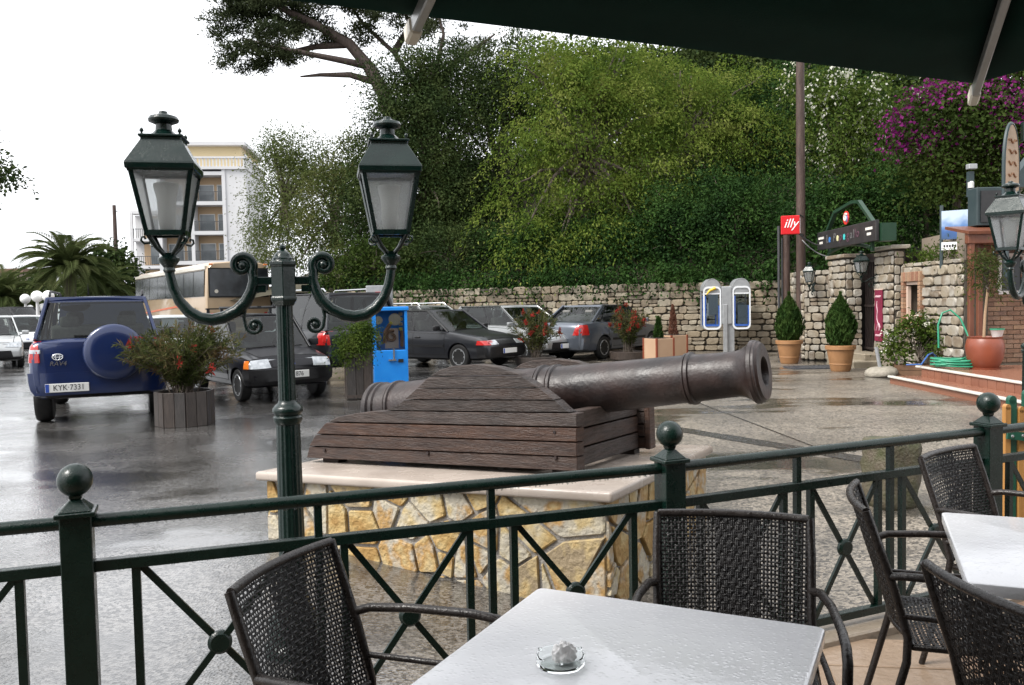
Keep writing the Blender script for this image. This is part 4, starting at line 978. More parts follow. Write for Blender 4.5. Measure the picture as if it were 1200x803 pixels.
# ---- dark grey off-roader with its back to us behind the hatchback
DGREY = paint('graphite_car_paint', (.016, .017, .020), .2, .3, .35, .35)
S_suv2 = dict(S_suv); S_suv2.update(L=4.4, W=1.8, H=1.80, fx=1.42, rx=-1.3, rwt=-1.95, rwb=-2.12, wsb=1.1, wst=.3, top=[(-2.2, 1.02), (-2.1, 1.08), (-1.2, 1.09), (.8, 1.07), (1.15, 1.04), (2.1, .92), (2.2, .75)],
    doors=[(0, 1.0), (-1.05, -.05)], rear_plate=(.25, .55, ''), rear=[('*tail_lamp', REDL, [(.74, .80), (.88, .80), (.88, 1.06), (.76, 1.06)]), ('tailgate', 'P', [(-.7, .58), (.7, .58), (.7, 1.03), (-.7, 1.03)]), ('bumper', PLAS, [(-.85, .36), (.85, .36), (.85, .58), (-.85, .58)])])
hd = Vector((-.62, .785, 0)).normalized(); rp_ = G(421, 450)
s2, bv = car('parked_suv', 'dark grey off-road car parked behind the small black hatchback', 'cars parked in the yard', rp_ + hd * 1.9, hd, S_suv2, DGREY)
for s in (-1, 1):
    q = MB(); q.tube([(-1.8, s * .6, 1.80), (-1.7, s * .6, 1.86), (.2, s * .6, 1.86), (.3, s * .6, 1.79)], .016, 8); q.build('roof_rail', CHROME, s2, smooth=1)

# ---- dark grey saloon behind the blue machine
GREY = paint('slate_car_paint', (.013, .014, .017), .2, .3, .35, .35)
S_sed = dict(L=4.25, W=1.68, H=1.40, zb=.21, r=.295, tw=.18, fx=1.28, rx=-1.22, taper=.13, pw=5, tum=.76,
    top=[(-2.12, .78), (-2.0, .90), (-1.25, .94), (-.9, .92), (.6, .90), (.95, .88), (1.9, .74), (2.12, .56)], wsb=.92, wst=.2, rwt=-.95, rwb=-1.5, sw=(0, .46, .86, 1), cp=.10,
    doors=[(-.12, .86), (-1.0, -.14)], sidetrim=.30, seatx=-.15,
    front=[('*headlamp', WHL, [(.34, .58), (.60, .57), (.62, .67), (.36, .68)]), ('*indicator', REDL, [(.605, .57), (.80, .57), (.79, .67), (.625, .67)]), ('grille', PLAS, [(-.32, .58), (.32, .58), (.32, .66), (-.32, .66)]), ('bumper', PLAS, [(-.80, .28), (.80, .28), (.80, .52), (-.80, .52)])],
    front_plate=(.0, .42, ''), rear=[('*tail_lamp', REDL, [(.42, .64), (.76, .64), (.76, .82), (.42, .82)]), ('bumper', PLAS, [(-.78, .3), (.78, .3), (.78, .54), (-.78, .54)])], rear_plate=(0, .60, ''))
hd = Vector((.80, -.60, 0)).normalized(); wp = G(540, 433)
right = Vector((hd.y, -hd.x, 0))          # the car's own right-hand side
sed, bv = car('parked_saloon', 'dark grey saloon behind the blue machine, bonnet to the right', 'cars parked in the yard', wp - hd * 1.28 - right * .74, hd, S_sed, GREY)

# ---- silver hatchback beside it
SILV = paint('silver_car_paint', (.27, .28, .28), .5)
S_sil = dict(S_sed); S_sil.update(L=4.1, W=1.72, H=1.46, top=[(-2.05, .86), (-1.95, .95), (-.9, .96), (.7, .93), (1.1, .89), (1.85, .74), (2.05, .55)], wsb=1.15, wst=.25, rwt=-1.45, rwb=-1.88, sw=(0, .42, .8, 1), sidetrim=None, mirmat=SILV, hmat=SILV,
    front=[('*headlamp', WHL, [(.36, .60), (.74, .58), (.78, .72), (.5, .72)]), ('grille', PLAS, [(-.55, .30), (.55, .30), (.5, .50), (-.5, .50)]), ('bumper', PLAS, [(-.7, .25), (.7, .25), (.7, .33), (-.7, .33)]), ('badge', CHROME, [(-.04, .56), (.04, .56), (.04, .64), (-.04, .64)])], front_plate=(0, .40, ''))
hd = Vector((.66, -.75, 0)).normalized(); fp = G(655, 423)
sil, bv = car('parked_hatchback', 'silver hatchback behind the flowering shrub, next to the dark grey saloon', 'cars parked in the yard', Vector((fp.x, fp.y, 0)) - hd * 1.75, hd, S_sil, SILV)
# ---- grey-blue saloon with its tail to the left
GBLU = paint('grey_blue_car_paint', (.085, .097, .118), .5)
S_vec = dict(S_sed); S_vec.update(L=4.4, W=1.71, H=1.43, r=.31, top=[(-2.2, .88), (-2.1, .97), (-1.5, 1.0), (-.9, .97), (.6, .93), (1.0, .90), (1.95, .76), (2.2, .58)], wsb=1.0, wst=.25, rwt=-.95, rwb=-1.62, sw=(0, .45, .88, 1), sidetrim=.28, mirmat=GBLU, hmat=GBLU,
    rear=[('*tail_lamp', REDL, [(.50, .66), (.80, .66), (.78, .92), (.62, .92)]), ('bumper', 'P', [(-.80, .3), (.80, .3), (.80, .58), (-.80, .58)])])
hd = Vector((.62, .78, 0)).normalized(); wp = G(706, 421); right = Vector((hd.y, -hd.x, 0))
vec, bv = car('parked_saloon', 'grey-blue saloon with red tail lamps beside the two beige planter boxes', 'cars parked in the yard', wp + hd * 1.22 - right * .76, hd, S_vec, GBLU)
# ---- cars of which only roofs or sides show
S_far = dict(S_sed); S_far.update(front_plate=None, rear_plate=None)
hd = Vector((.66, -.75, 0)).normalized(); p_ = AT(628, 380, 27.0)
car('parked_hatchback', 'black car, mostly hidden between the silver hatchback and the stone wall', 'cars parked in the yard', (p_.x, p_.y, 0), hd, dict(S_sil, mirmat=PLAS, hmat=PLAS), BLACK)
p_ = AT(500, 380, 25.5)
c_, bv = car('parked_hatchback', 'pale car with roof rails glimpsed behind the dark grey saloon', 'cars parked in the yard', (p_.x, p_.y, 0), Vector((.8, -.6, 0)), dict(S_sil, H=1.5), SILV)
for s in (-1, 1):
    q = MB(); q.tube([(-1.2, s * .58, 1.47), (-1.1, s * .58, 1.56), (.2, s * .58, 1.56), (.3, s * .58, 1.47)], .018, 8); q.build('roof_rail', CHROME, c_, smooth=1)
WHITE = paint('white_car_paint', (.62, .63, .64))
p_ = AT(205, 385, 19.5)
car('parked_saloon', 'white car glimpsed between the blue off-roader and the black hatchback', 'cars parked in the yard', (p_.x, p_.y, 0), Vector((.50, -.866, 0)), dict(S_far, front_plate=None), WHITE)
LSIL = paint('light_silver_paint', (.40, .41, .41), .45)
p_ = G(-22, 431)
car('parked_hatchback', 'light silver car cut off by the left picture edge', 'cars parked in the yard', (p_.x - .2, p_.y + .6, 0), Vector((.55, -.83, 0)).normalized(), dict(S_sil, mirmat=LSIL, hmat=LSIL, front_plate=None), LSIL)
p_ = G(10, 420)
car('parked_hatchback', 'small white car with a black bumper beside the light silver one', 'cars parked in the yard', (p_.x - .25, p_.y + 1.4, 0), Vector((.55, -.83, 0)).normalized(), dict(S_hat, front_plate=None), WHITE)
p_ = G(35, 404)
car('parked_suv', 'black off-road car parked sideways before the hedge at the left', 'cars parked in the yard', (p_.x - .9, p_.y + .6, 0), Vector((.93, -.35, 0)).normalized(), dict(S_suv2, rear_plate=None), BLACK)

# ================================================================== coach
BUSC = paint('beige_coach_paint', (.30, .215, .13)); BUSW = paint('cream_coach_paint', (.44, .41, .35))
CGLD = mat('coach_dark_glass', (.010, .012, .014), (.035, .04, .045), scale=2.2, rough=.14, spec=.4)
b0, b1 = AT(240, 306, 31.5), AT(152, 322, 42.0); b0.z = b1.z = 0
bd = (b1 - b0).normalized(); BLEN = 12.0; bn = Vector((bd.y, -bd.x, 0))
if bn.y > 0: bn = -bn
bus = thing('parked_coach', 'beige touring coach with dark windows, its tail behind the black hatchback', 'bus', b0, atan2(bd.y, bd.x))
side = 1 if (R3z(atan2(bd.y, bd.x)) @ Vector((0, 1, 0))).dot(bn) > 0 else -1
BW = 2.45; BH = 3.28                          # local: x away from us along the coach, y = 0 is the visible side, body towards -side
Y0 = lambda y: -side * y
q = MB()
def rrect(x, k=1.0):
    prof_ = [(0, .45), (-.02, 1.0), (0, 1.9), (.05, 2.9), (.12, 3.1), (.30, 3.24), (1.22, 3.30)]
    h = [(y, z) for y, z in prof_] + [(BW - y, z) for y, z in prof_[::-1][1:]]
    c = (BW / 2, 1.9); return [(x, Y0(c[0] + (y - c[0]) * k), c[1] + (z - c[1]) * k) for y, z in h]
rows = [rrect(x, k) for x, k in ((0, .96), (.05, .985), (.16, 1), (BLEN - .2, 1), (BLEN, .95))]; m = len(rows[0])
q.add([p for r_ in rows for p in r_], [(i * m + k, i * m + (k + 1) % m, (i + 1) * m + (k + 1) % m, (i + 1) * m + k) for i in range(4) for k in range(m)] + [tuple(range(m)), tuple(range(4 * m, 5 * m))])
q.build('body', BUSC, bus, smooth=.5)
q = MB(); q.box((BLEN / 2 + .05, Y0(.07), 3.05), (BLEN - .3, .06, .12)); q.build('roof_gutter', BUSW, bus)
nw = 8
for i in range(nw):
    x0 = .22 + i * (BLEN - .5) / nw; x1 = x0 + (BLEN - .5) / nw - .05
    q = MB(); q.sheet([[(x0, Y0(-.012), 1.98), (x0, Y0(.03), 2.92)], [(x1, Y0(-.012), 1.98), (x1, Y0(.03), 2.92)]], .012); q.build('side_window', CGLD, bus)
q = MB(); q.box((BLEN / 2, Y0(.04), 2.45), (BLEN - .4, .03, 1.0)); q.build('window_band', RUB, bus)
P = [[(-.035 - .05 * (1 - (2 * i / 8 - 1) ** 2), Y0(.14 + i / 8 * (BW - .28)), 1.98 + j * .5) for j in range(3)] for i in range(9)]
q = MB(); q.sheet(P, .02); rw_ = q.build('rear_window', CGLD, bus, smooth=1)
q = MB(); P2_ = [[(-.015 - .05 * (1 - (2 * i / 8 - 1) ** 2), Y0(.10 + i / 8 * (BW - .20)), 1.93 + j * .55) for j in range(3)] for i in range(9)]; q.sheet(P2_, .03); q.build('window_surround', RUB, bus, smooth=1)
q = MB(); q.lathe([(.001, .0), (.07, .0), (.07, .004), (.001, .004)], 18, (-.075, Y0(.36), 2.16), frame((0, 0, 0), (0, -1, 0), (0, 0, 1)).to_3x3()); q.build('round_sticker', BUSW, rw_)
for y in (.2, BW - .2):
    q = MB(); q.box((-.02, Y0(y), 3.16), (.06, .14, .06)); q.build('marker_lamp', ORL, bus, bevel=.01)
    q = MB(); q.box((-.03, Y0(y), 1.1), (.06, .2, .5)); q.build('tail_lamp', REDL, bus, bevel=.02)
q = MB(); q.box((-.04, Y0(BW / 2), .62), (.14, BW * .94, .34)); q.build('bumper', BUSC, bus, bevel=.05, seg=2, smooth=.6)
q = MB(); q.bar((.15, Y0(-.018), 1.30), (4.2, Y0(-.018), 1.62), .02, .07); q.bar((4.2, Y0(-.018), 1.62), (BLEN - .3, Y0(-.018), 1.30), .02, .07); q.build('stripe', mat('coach_red_stripe', (.45, .10, .04), rough=.3), bus)
for x in (2.9, 9.3):
    for y in (.16, BW - .16): wheel(bus, x, Y0(y), .5, .28, side if y < 1 else -side, .55)
# ================================================================== stone walls and gate
STONE = rampmat('limestone_block', [(.165, .13, .085), (.26, .215, .15), (.215, .182, .135), (.295, .258, .19), (.14, .11, .075), (.25, .20, .135)], rough=.55, bump=.6, bscale=14, nscale=3, namp=.4)
STONEI = rampmat('limestone_block_small', [(.165, .13, .085), (.26, .215, .15), (.215, .182, .135), (.295, .258, .19), (.14, .11, .075), (.25, .20, .135)], rand='island', rough=.55, bump=.6, bscale=14, nscale=3, namp=.4)
PALE = rampmat('whitewashed_block', [(.20, .172, .13), (.31, .28, .23), (.26, .215, .155), (.35, .325, .28), (.17, .13, .09), (.29, .25, .185)], rough=.5, bump=.6, bscale=14, nscale=3, namp=.4)
JOINT = mat('dark_wall_joint', (.045, .038, .03), (.075, .065, .05), scale=5, rough=.8, bump=.5)
rw = random.Random(21)
def stone_verts(r, w_, h_, d_):
    """one rough block: back face, front face, raised centre"""
    j = lambda k: r.uniform(-k, k)
    b = [(-w_ / 2, -h_ / 2), (w_ / 2, -h_ / 2), (w_ / 2, h_ / 2), (-w_ / 2, h_ / 2)]
    b = [(x + j(.07) * w_, z + j(.09) * h_) for x, z in b]; oct_ = []
    for i in range(4):
        p, q = b[i], b[(i + 1) % 4]; oct_ += [(lerp(p[0], q[0], .17), lerp(p[1], q[1], .17)), (lerp(p[0], q[0], .83), lerp(p[1], q[1], .83))]
    vs_ = [(x, 0, z) for x, z in oct_] + [(x, -d_ * .72, z) for x, z in oct_] + [(x * .87, -d_ * (1 + j(.22)), z * .84) for x, z in oct_]
    fs = [(i + k * 8, i + k * 8 + 8, (i + 1) % 8 + k * 8 + 8, (i + 1) % 8 + k * 8) for k in (0, 1) for i in range(8)] + [tuple(range(16, 24))[::-1]]
    return vs_, fs
unit = {}
def unit_stone(m):
    if m.name not in unit:
        L_ = []
        for k in range(14):
            q = MB(); q.add(*stone_verts(rw, 1, 1, 1)); L_.append(q.mesh('stone', m, smooth=.9))
        unit[m.name] = L_
    return rw.choice(unit[m.name])
def courses(L, z0, z1, rh, ws, seed, gap=.02):
    r = random.Random(seed); z = z0; out_ = []
    while z < z1 - rh[0] * .5:
        h = min(r.uniform(*rh), z1 - z); x = -r.uniform(0, ws[0])
        while x < L:
            w_ = r.uniform(*ws); a, b = max(0, x), min(L, x + w_)
            if b - a > .06:
                if h > rh[0] * 1.35 and r.random() < .22:
                    k = r.uniform(.4, .6); out_ += [((a + b) / 2, z + h * k / 2, b - a - gap, h * k - gap), ((a + b) / 2, z + h * (1 + k) / 2, b - a - gap, h * (1 - k) - gap)]
                else: out_.append(((a + b) / 2, z + h / 2, b - a - gap, h - gap))
            x += w_
        z += h
    return out_
def faced(root, org, a, b, z0, z1, m, rh, ws, seed, depth=.05, skip=None, ind=None, top=None):
    """a face of stones from plan point a to b (seen with a on the left); ind(u) says which are objects of their own"""
    t = Vector((b[0] - a[0], b[1] - a[1], 0)); L = t.length; t.normalize(); ang = atan2(t.y, t.x); rest = MB(); r = random.Random(seed + 1); nind = 0
    for u, z, w_, h in courses(L, z0, z1, rh, ws, seed):
        if skip and skip(u, z): continue
        if top and z > top(u): continue
        p = Vector((a[0], a[1], 0)) + t * u; d_ = depth * r.uniform(.55, 1.3)
        if ind is None or ind(u, z):
            obj('stone', unit_stone(m), root, (p.x - org.x, p.y - org.y, z - org.z), ang, (w_, d_, h)); nind += 1
        else:
            vs_, fs = stone_verts(r, w_, h, d_); R = R3z(ang)
            rest.add([R @ Vector(v) + Vector((p.x - org.x, p.y - org.y, z - org.z)) for v in vs_], fs)
    if rest.v: tag(rest.build('small_stones', STONEI, root, smooth=.9, fixn=False), kind='stuff')
def core(root, org, poly, z0, z1, nm='core', m=None):
    q = MB(); q.prism([(p[0] - org.x, p[1] - org.y) for p in poly], (0, 0, z0 - org.z), (1, 0, 0), (0, 1, 0), (0, 0, 1), z1 - z0); return q.build(nm, m or JOINT, root)
# long wall behind the parked cars
WA, WB = (-6.5, 29.9), (7.7, 23.9)
wo = Vector((0.5, 27, 0)); lw = thing('stone_wall', 'long low rubble stone wall behind the parked cars under the trees', 'wall', wo)
dw = Vector((WB[0] - WA[0], WB[1] - WA[1], 0)).normalized(); nw_ = Vector((-dw.y, dw.x, 0))
bk = lambda p, k: (p[0] + nw_.x * k, p[1] + nw_.y * k)
core(lw, wo, [bk(WA, .03), bk(WB, .03), bk(WB, .6), bk(WA, .6)], -.2, 1.98)
faced(lw, wo, WA, WB, .02, 2.08, STONE, (.14, .25), (.18, .46), 3, .06, ind=lambda u, z: u > 10.4 or (u > 5.2 and z > 1.42), top=lambda u: 2.0 + .05 * sin(u * 1.7) + .03 * sin(u * 5))
# wall joining it to the gate
wo2 = Vector((7.3, 22, 0)); l2 = thing('stone_wall', 'short stone wall between the wooden pole and the gate pillar', 'wall', wo2)
core(l2, wo2, [(7.62, 24.0), (7.08, 20.55), (7.55, 20.2), (8.1, 23.9)], -.2, 2.1)
faced(l2, wo2, (7.62, 23.9), (7.04, 20.5), .02, 2.16, PALE, (.14, .24), (.2, .42), 5, .05)
faced(l2, wo2, (7.04, 20.5), (7.55, 20.13), .02, 2.16, PALE, (.14, .22), (.16, .3), 6, .05)
# gateway
go_ = Vector((7.75, 18.7, 0)); gate = thing('gateway', 'stone gateway with two square pillars and a dark iron gate', 'gate', go_)
for (x0, x1, y0, y1, z1, nm) in ((7.5, 7.86, 19.15, 20.12, 2.38, 'pillar'), (7.8, 8.05, 17.4, 18.3, 2.46, 'pillar')):
    c = core(gate, go_, [(x0 + .02, y0 + .02), (x1 - .02, y0 + .02), (x1 - .02, y1 - .02), (x0 + .02, y1 - .02)], -.1, z1, nm)
    faced(c, go_, (x0, y1), (x0, y0), .02, z1 - .03, PALE, (.15, .22), (.25, .45), int(y0 * 7), .035)
    faced(c, go_, (x0, y0), (x1, y0), .02, z1 - .03, PALE, (.15, .22), (.16, .3), int(y0 * 9), .035)
    q = MB(); q.box(((x0 + x1) / 2 - go_.x - .01, (y0 + y1) / 2 - go_.y, z1 + .04), (x1 - x0 + .14, y1 - y0 + .14, .085)); q.build('coping', PALE, c, bevel=.015)
DARKI = mat('dark_gate_iron', (.014, .010, .010), (.024, .017, .015), scale=9, rough=.4)
for i in range(7):
    y = 18.36 + i * .12; q = MB(); q.bar((7.93 - go_.x, y - go_.y, .32), (7.93 - go_.x, y - go_.y, 2.3), .025, .025); q.build('gate_bar', DARKI, gate)
q = MB(); q.box((7.99 - go_.x, 18.72 - go_.y, 1.3), (.03, .96, 2.3)); q.build('gate_panel', DARKI, gate)
q = MB(); q.box((8.35 - go_.x, 19.2 - go_.y, 1.2), (.1, 3.6, 2.4)); q.build('added_back_screen', DARKI, gate)  # added dark panel, blocks the bright sky in the gap behind the gate
for z in (.36, 1.3, 2.28):
    q = MB(); q.box((7.93 - go_.x, 18.72 - go_.y, z), (.04, .86, .05)); q.build('gate_rail', DARKI, gate)
for k, (x, z) in enumerate(((7.2, .14), (7.5, .28))):
    q = MB(); q.box((x + .3 - go_.x, 18.72 - go_.y, z - .09), (.62, 1.5 - .3 * k, .18)); q.build('step', STONE, gate, bevel=.02)
# wall to the right of the gate with a brick-framed niche
wo3 = Vector((8.0, 16.3, 0)); l3 = thing('stone_wall', 'pale stone wall with a brick-framed niche right of the gate', 'wall', wo3)
NY0, NY1, NZ0, NZ1 = 16.62, 17.22, 1.02, 1.78
def inn(u, z):
    y = 17.38 - u; return NY0 - .06 < y < NY1 + .06 and NZ0 - .1 < z < NZ1 + .1
core(l3, wo3, [(8.0, NY1), (8.4, NY1), (8.4, 17.4), (8.0, 17.4)], -.1, 2.12); core(l3, wo3, [(8.0, 15.05), (8.4, 15.05), (8.4, NY0), (8.0, NY0)], -.1, 2.12)
core(l3, wo3, [(8.0, NY0), (8.4, NY0), (8.4, NY1), (8.0, NY1)], -.1, NZ0); core(l3, wo3, [(8.0, NY0), (8.4, NY0), (8.4, NY1), (8.0, NY1)], NZ1, 2.12)
NICHE = mat('niche_render', (.46, .30, .22), (.38, .24, .17), scale=5, rough=.7)
core(l3, wo3, [(8.25, NY0 - .02), (8.41, NY0 - .02), (8.41, NY1 + .02), (8.25, NY1 + .02)], NZ0 - .02, NZ1 + .02, 'niche_back', NICHE)
faced(l3, wo3, (7.99, 17.38), (7.99, 15.06), .02, 2.16, PALE, (.15, .23), (.2, .44), 8, .05, skip=inn)
BRICK = rampmat('red_brick', [(.22, .10, .06), (.30, .15, .09), (.26, .17, .11), (.34, .20, .12)], rough=.65, bump=.5, bscale=40, nscale=8, namp=.3)
q = MB(); q.box((0, 0, 0), (1, 1, 1)); brick_me = q.mesh('brick', BRICK, bevel=.04)
for i in range(9):
    obj('brick', brick_me, l3, (7.95 - wo3.x, lerp(NY0 - .06, NY1 + .06, i / 8) - wo3.y, NZ1 + .10), 0, (.10, .072, .19))
    obj('brick', brick_me, l3, (7.95 - wo3.x, lerp(NY0 - .06, NY1 + .06, i / 8) - wo3.y, NZ0 - .10), 0, (.10, .072, .17))
for i in range(10):
    for y in (NY0 - .055, NY1 + .055): obj('brick', brick_me, l3, (7.95 - wo3.x, y - wo3.y, lerp(NZ0 + .03, NZ1 - .04, i / 9)), 0, (.10, .10, .068))
FRM = mat('pale_pink_frame', (.55, .42, .34), rough=.6)
for y, z, sy, sz in (((NY0 + NY1) / 2, NZ1 - .03, NY1 - NY0, .06), ((NY0 + NY1) / 2, NZ0 + .05, NY1 - NY0, .10), (NY0 + .03, (NZ0 + NZ1) / 2, .06, NZ1 - NZ0 - .17), (NY1 - .03, (NZ0 + NZ1) / 2, .06, NZ1 - NZ0 - .17)):
    q = MB(); q.box((8.0 - wo3.x, y - wo3.y, z), (.07, sy, sz)); q.build('niche_frame', FRM, l3)
# maroon banner on the pillar
MAR = mat('maroon_banner', (.16, .010, .035), (.20, .014, .045), scale=4, rough=.5)
bo = Vector((7.745, 18.0, 0)); ban = thing('hanging_banner', 'narrow maroon banner with faint white script on the right gate pillar', 'banner', (bo.x, bo.y, 1.1))
q = MB(); q.box((0, 0, .0), (.02, .36, 1.08)); q.build('cloth', MAR, ban)
SCR = mat('faint_pink_print', (.62, .42, .46), rough=.5)
q = MB(); q.tube([(-.012, .02 + .05 * sin(t * 5) + .03 * sin(t * 11 + 1), .3 - t * .62) for t in np.linspace(0, 1, 26)], .010, 5); q.tube([(-.012, -.10 + .2 * t, -.25 + .09 * sin(t * 4)) for t in np.linspace(0, 1, 9)], .008, 5); q.build('script_flourish', SCR, ban)
for z in (.40, -.42):
    q = MB(); q.tube([(-.012, -.12 + .24 * t, z + .018 * sin(t * 26)) for t in np.linspace(0, 1, 24)], .010, 5); q.build('lettering', SCR, ban)
q = MB(); q.bar((.0, -.2, .55), (.0, .2, .55), .025, .025); q.build('hanging_rod', FRM, ban)
# sign over the gate
SB = mat('dark_sign_board', (.018, .017, .018), (.03, .028, .028), scale=6, rough=.45)
SGRN = mat('green_sign_frame', (.010, .036, .018), (.014, .044, .023), scale=8, rough=.4)
so = Vector((7.42, 18.95, 2.6)); sg = thing('gate_sign', 'dark sign board with coloured lettering under a green truss over the gate', 'sign', so)
q = MB(); q.box((0, 0, .24), (.07, 3.3, .42)); bd_ = q.build('board', SB, sg, bevel=.008)
tr = [(1.35, .40), (.80, .85), (-.20, .97), (-.55, .94), (-1.28, .42)]
for (a, za), (b, zb_) in zip(tr[:-1], tr[1:]):
    q = MB(); q.bar((.08, a, za), (.08, b, zb_), .07, .09, up=(1, 0, 0)); q.build('truss_bar', SGRN, sg)
q = MB(); q.box((.2, -1.55, .2), (.3, .35, .36)); q.build('side_box', SGRN, sg)
q = MB(); q.tube([(.09, 1.25 - 2.4 * t, -.08 + .14 * sin(pi * t)) for t in np.linspace(0, 1, 13)], .04, 8); q.build('under_arch', SGRN, sg, smooth=1)
for y in (1.2, -1.2):
    q = MB(); q.bar((.09, y, -.16), (.09, y, .1), .06, .06); q.build('stay', SGRN, sg)
cm = {k: mat('sign_' + k, c, rough=.4) for k, c in dict(red=(.55, .03, .02), white=(.75, .72, .66), teal=(.05, .45, .45), blue=(.05, .18, .45), cream=(.65, .60, .35), plum=(.10, .05, .07), grey=(.12, .12, .12)).items()}
LR = frame((0, 0, 0), (0, -1, 0), (0, 0, 1)).to_3x3()
lg = Vector((.06, .12, .66))
q = MB(); q.lathe([(.001, -.01), (.15, -.01), (.15, .01), (.001, .01)], 28, lg, LR); lo_ = q.build('round_emblem', cm['red'], sg)
for nm, r0, r1, a0, tn, mm in (('emblem_swirl', .10, .02, .6, 1.2, 'white'), ('emblem_fleck', .12, .07, -.9, .25, 'blue')):
    q = MB(); q.tube([lg + LR @ Vector((x, z, .012)) for x, z in spiral(0, 0, r0, r1, a0, tn, 22)], .022 if mm == 'white' else .016, 6); q.build(nm, cm[mm], lo_, smooth=1)
letters = [('L', 'grey', .98), ('a', 'blue', .84), ('P', 'grey', .55), ('a', 'cream', .36), ('p', 'plum', .18), ('a', 'teal', -.02), ('g', 'plum', -.22), ('a', 'grey', -.40), ('l', 'grey', -.54), ('l', 'plum', -.63), ('o', 'plum', -.76)]
for ch, k, y in letters: text('sign_letter', ch, .27, cm[k], bd_, frame((-.038, y, .25), (0, -1, 0), (0, 0, 1)), .004)
for k, y in (('cream', .36), ('teal', -.02), ('blue', .84)):
    q = MB(); q.lathe([(.001, -.004), (.055, -.004), (.055, .004), (.001, .004)], 18, (-.04, y, .235), LR); q.build('letter_dot', cm[k], bd_)
for y in (1.38, -1.33):
    for z, wd in ((.30, .34), (.19, .20)):
        q = MB(); n_l = int(wd / .045)
        for i in range(n_l): q.box((-.04, y + wd / 2 - (i + .5) * wd / n_l, z), (.01, wd / n_l * .72, .055))
        q.build('small_lettering', cm['white'], bd_)
# wall lanterns
def wall_lantern(label, loc, rz):
    W_ = thing('wall_lantern', label, 'lantern', loc, rz, 'small dark wall lanterns')
    lantern_parts(W_, .34, 1, 0, .9)
    q = MB(); q.tube([(0, 0, -.02), (.12, 0, -.03), (.24, 0, -.10), (.32, 0, -.10), (.34, 0, -.03)], .014, 8); q.tube([(x, 0, z) for x, z in spiral(.12, -.16, .09, .02, 1.5, 1.2, 20)], .011, 6); q.build('bracket_scroll', LGREEN, W_, smooth=1)
    q = MB(); q.box((-.01, 0, -.06), (.02, .07, .3)); q.build('back_plate', LGREEN, W_)
    return W_
wall_lantern('small dark lantern on the stone wall between the wooden pole and the gate', (7.2, 20.34, 1.78), radians(-125))
wall_lantern('small dark lantern on a bracket beside the maroon banner', (7.78, 18.22, 1.92), radians(-170))

# ================================================================== poles, sign, phone box
PWOOD = mat('old_pole_wood', (.034, .017, .012), (.066, .038, .028), scale=5, rough=.6, bump=.5, bscale=14, stretch=(3, 3, .5))
up = AT(939, 418, 20.9); q = MB(); q.tube([(0, 0, -.2), (0, 0, 4.5), (0, 0, 9.2)], [.118, .105, .09], 14)
upo = thing('utility_pole', 'tall brown wooden utility pole by the stone wall', 'pole', (up.x, up.y, 0)); q.build('shaft', PWOOD, upo, smooth=1)
q = MB(); q.box((0, -.14, 2.0), (.10, .05, .13)); q.build('number_tag', PLATE, upo)
DPIPE = mat('dark_pipe', (.035, .035, .038), (.05, .05, .052), scale=8, rough=.4)
pp_ = AT(917, 410, 21.4); pb = thing('service_pipes', 'bundle of dark service pipes beside the wooden pole', 'pipes', (pp_.x, pp_.y, 0))
for dx, h, r_ in ((-.08, 3.3, .035), (.0, 3.0, .022), (.11, 3.4, .085)):
    q = MB(); q.cyl((dx, 0, -.1), (dx, 0, h), r_, n=12); q.build('pipe', DPIPE if dx < .1 else PWOOD, pb, smooth=.8)
ip = AT(926, 264, 20.3); RED = mat('red_sign_plastic', (.52, .008, .012), rough=.3); WSG = mat('white_sign_plastic', (.78, .78, .78), rough=.3)
sgn = thing('cube_sign', 'red square cafe sign with white lettering on the wooden pole', 'sign', ip, radians(-14))
q = MB(); q.box((0, 0, 0), (.42, .16, .44)); cb = q.build('box', RED, sgn, bevel=.012)
text('lettering', 'illy', .30, WSG, cb, frame((0, -.083, .03), (1, 0, 0), (0, 0, 1)), .003, shear=.35, sx=.95)
q = MB(); q.box((.217, 0, -.02), (.012, .10, .36)); q.build('side_strip', WSG, sgn)
q = MB(); q.bar((.2, .05, .24), (.34, .6, .24), .03, .03); q.bar((.2, .05, -.2), (.34, .6, -.2), .03, .03); q.build('arm', DPIPE, sgn)
def cable(name, label, a, b, sag, r=.014):
    a, b = Vector(a), Vector(b); q = MB()
    q.tube([lerp(a, b, t) - Vector((0, 0, sag * 4 * t * (1 - t))) - a for t in np.linspace(0, 1, 17)], r, 6); o = q.build(name, DPIPE, None, smooth=1); o.location = a; return tag(o, label, 'cable')
cable('sagging_cable', 'black cable sagging from the red sign to the gate sign', ip + Vector((.2, 0, -.2)), (7.45, 20.4, 2.72), .06, .018)
cable('sagging_cable', 'lower black cable looping from the pole to the gate pillar', (up.x, up.y - .1, 2.9), (7.55, 20.1, 2.45), .1, .016)
# ---- phone box pair
GRYM = mat('phone_grey_metal', (.36, .37, .38), (.30, .31, .32), scale=8, rough=.35, metal=.3)
WHP = mat('phone_white_frame', (.68, .70, .72), rough=.35); BLP = mat('phone_blue_panel', (.03, .09, .36), (.04, .12, .42), scale=6, rough=.35); PHG = glass('phone_glass', (.75, .80, .84), .05)
YEL = mat('phone_yellow_logo', (.72, .45, .03), rough=.4)
pz = AT(852, 400, 23.3); ph = thing('telephone_stand', 'double public telephone stand with two grey hoods before the stone wall', 'telephone', (pz.x, pz.y, 0), radians(-6))
ph.scale = (1.09, 1.09, 1.09)
q = MB(); q.box((-.04, 0, .6), (.10, .10, 1.3)); q.box((.10, .06, .6), (.18, .08, 1.2)); q.build('post', GRYM, ph, bevel=.01)
q = MB(); q.box((0, .12, 1.22), (.26, .30, .95)); q.build('column', GRYM, ph, bevel=.02)
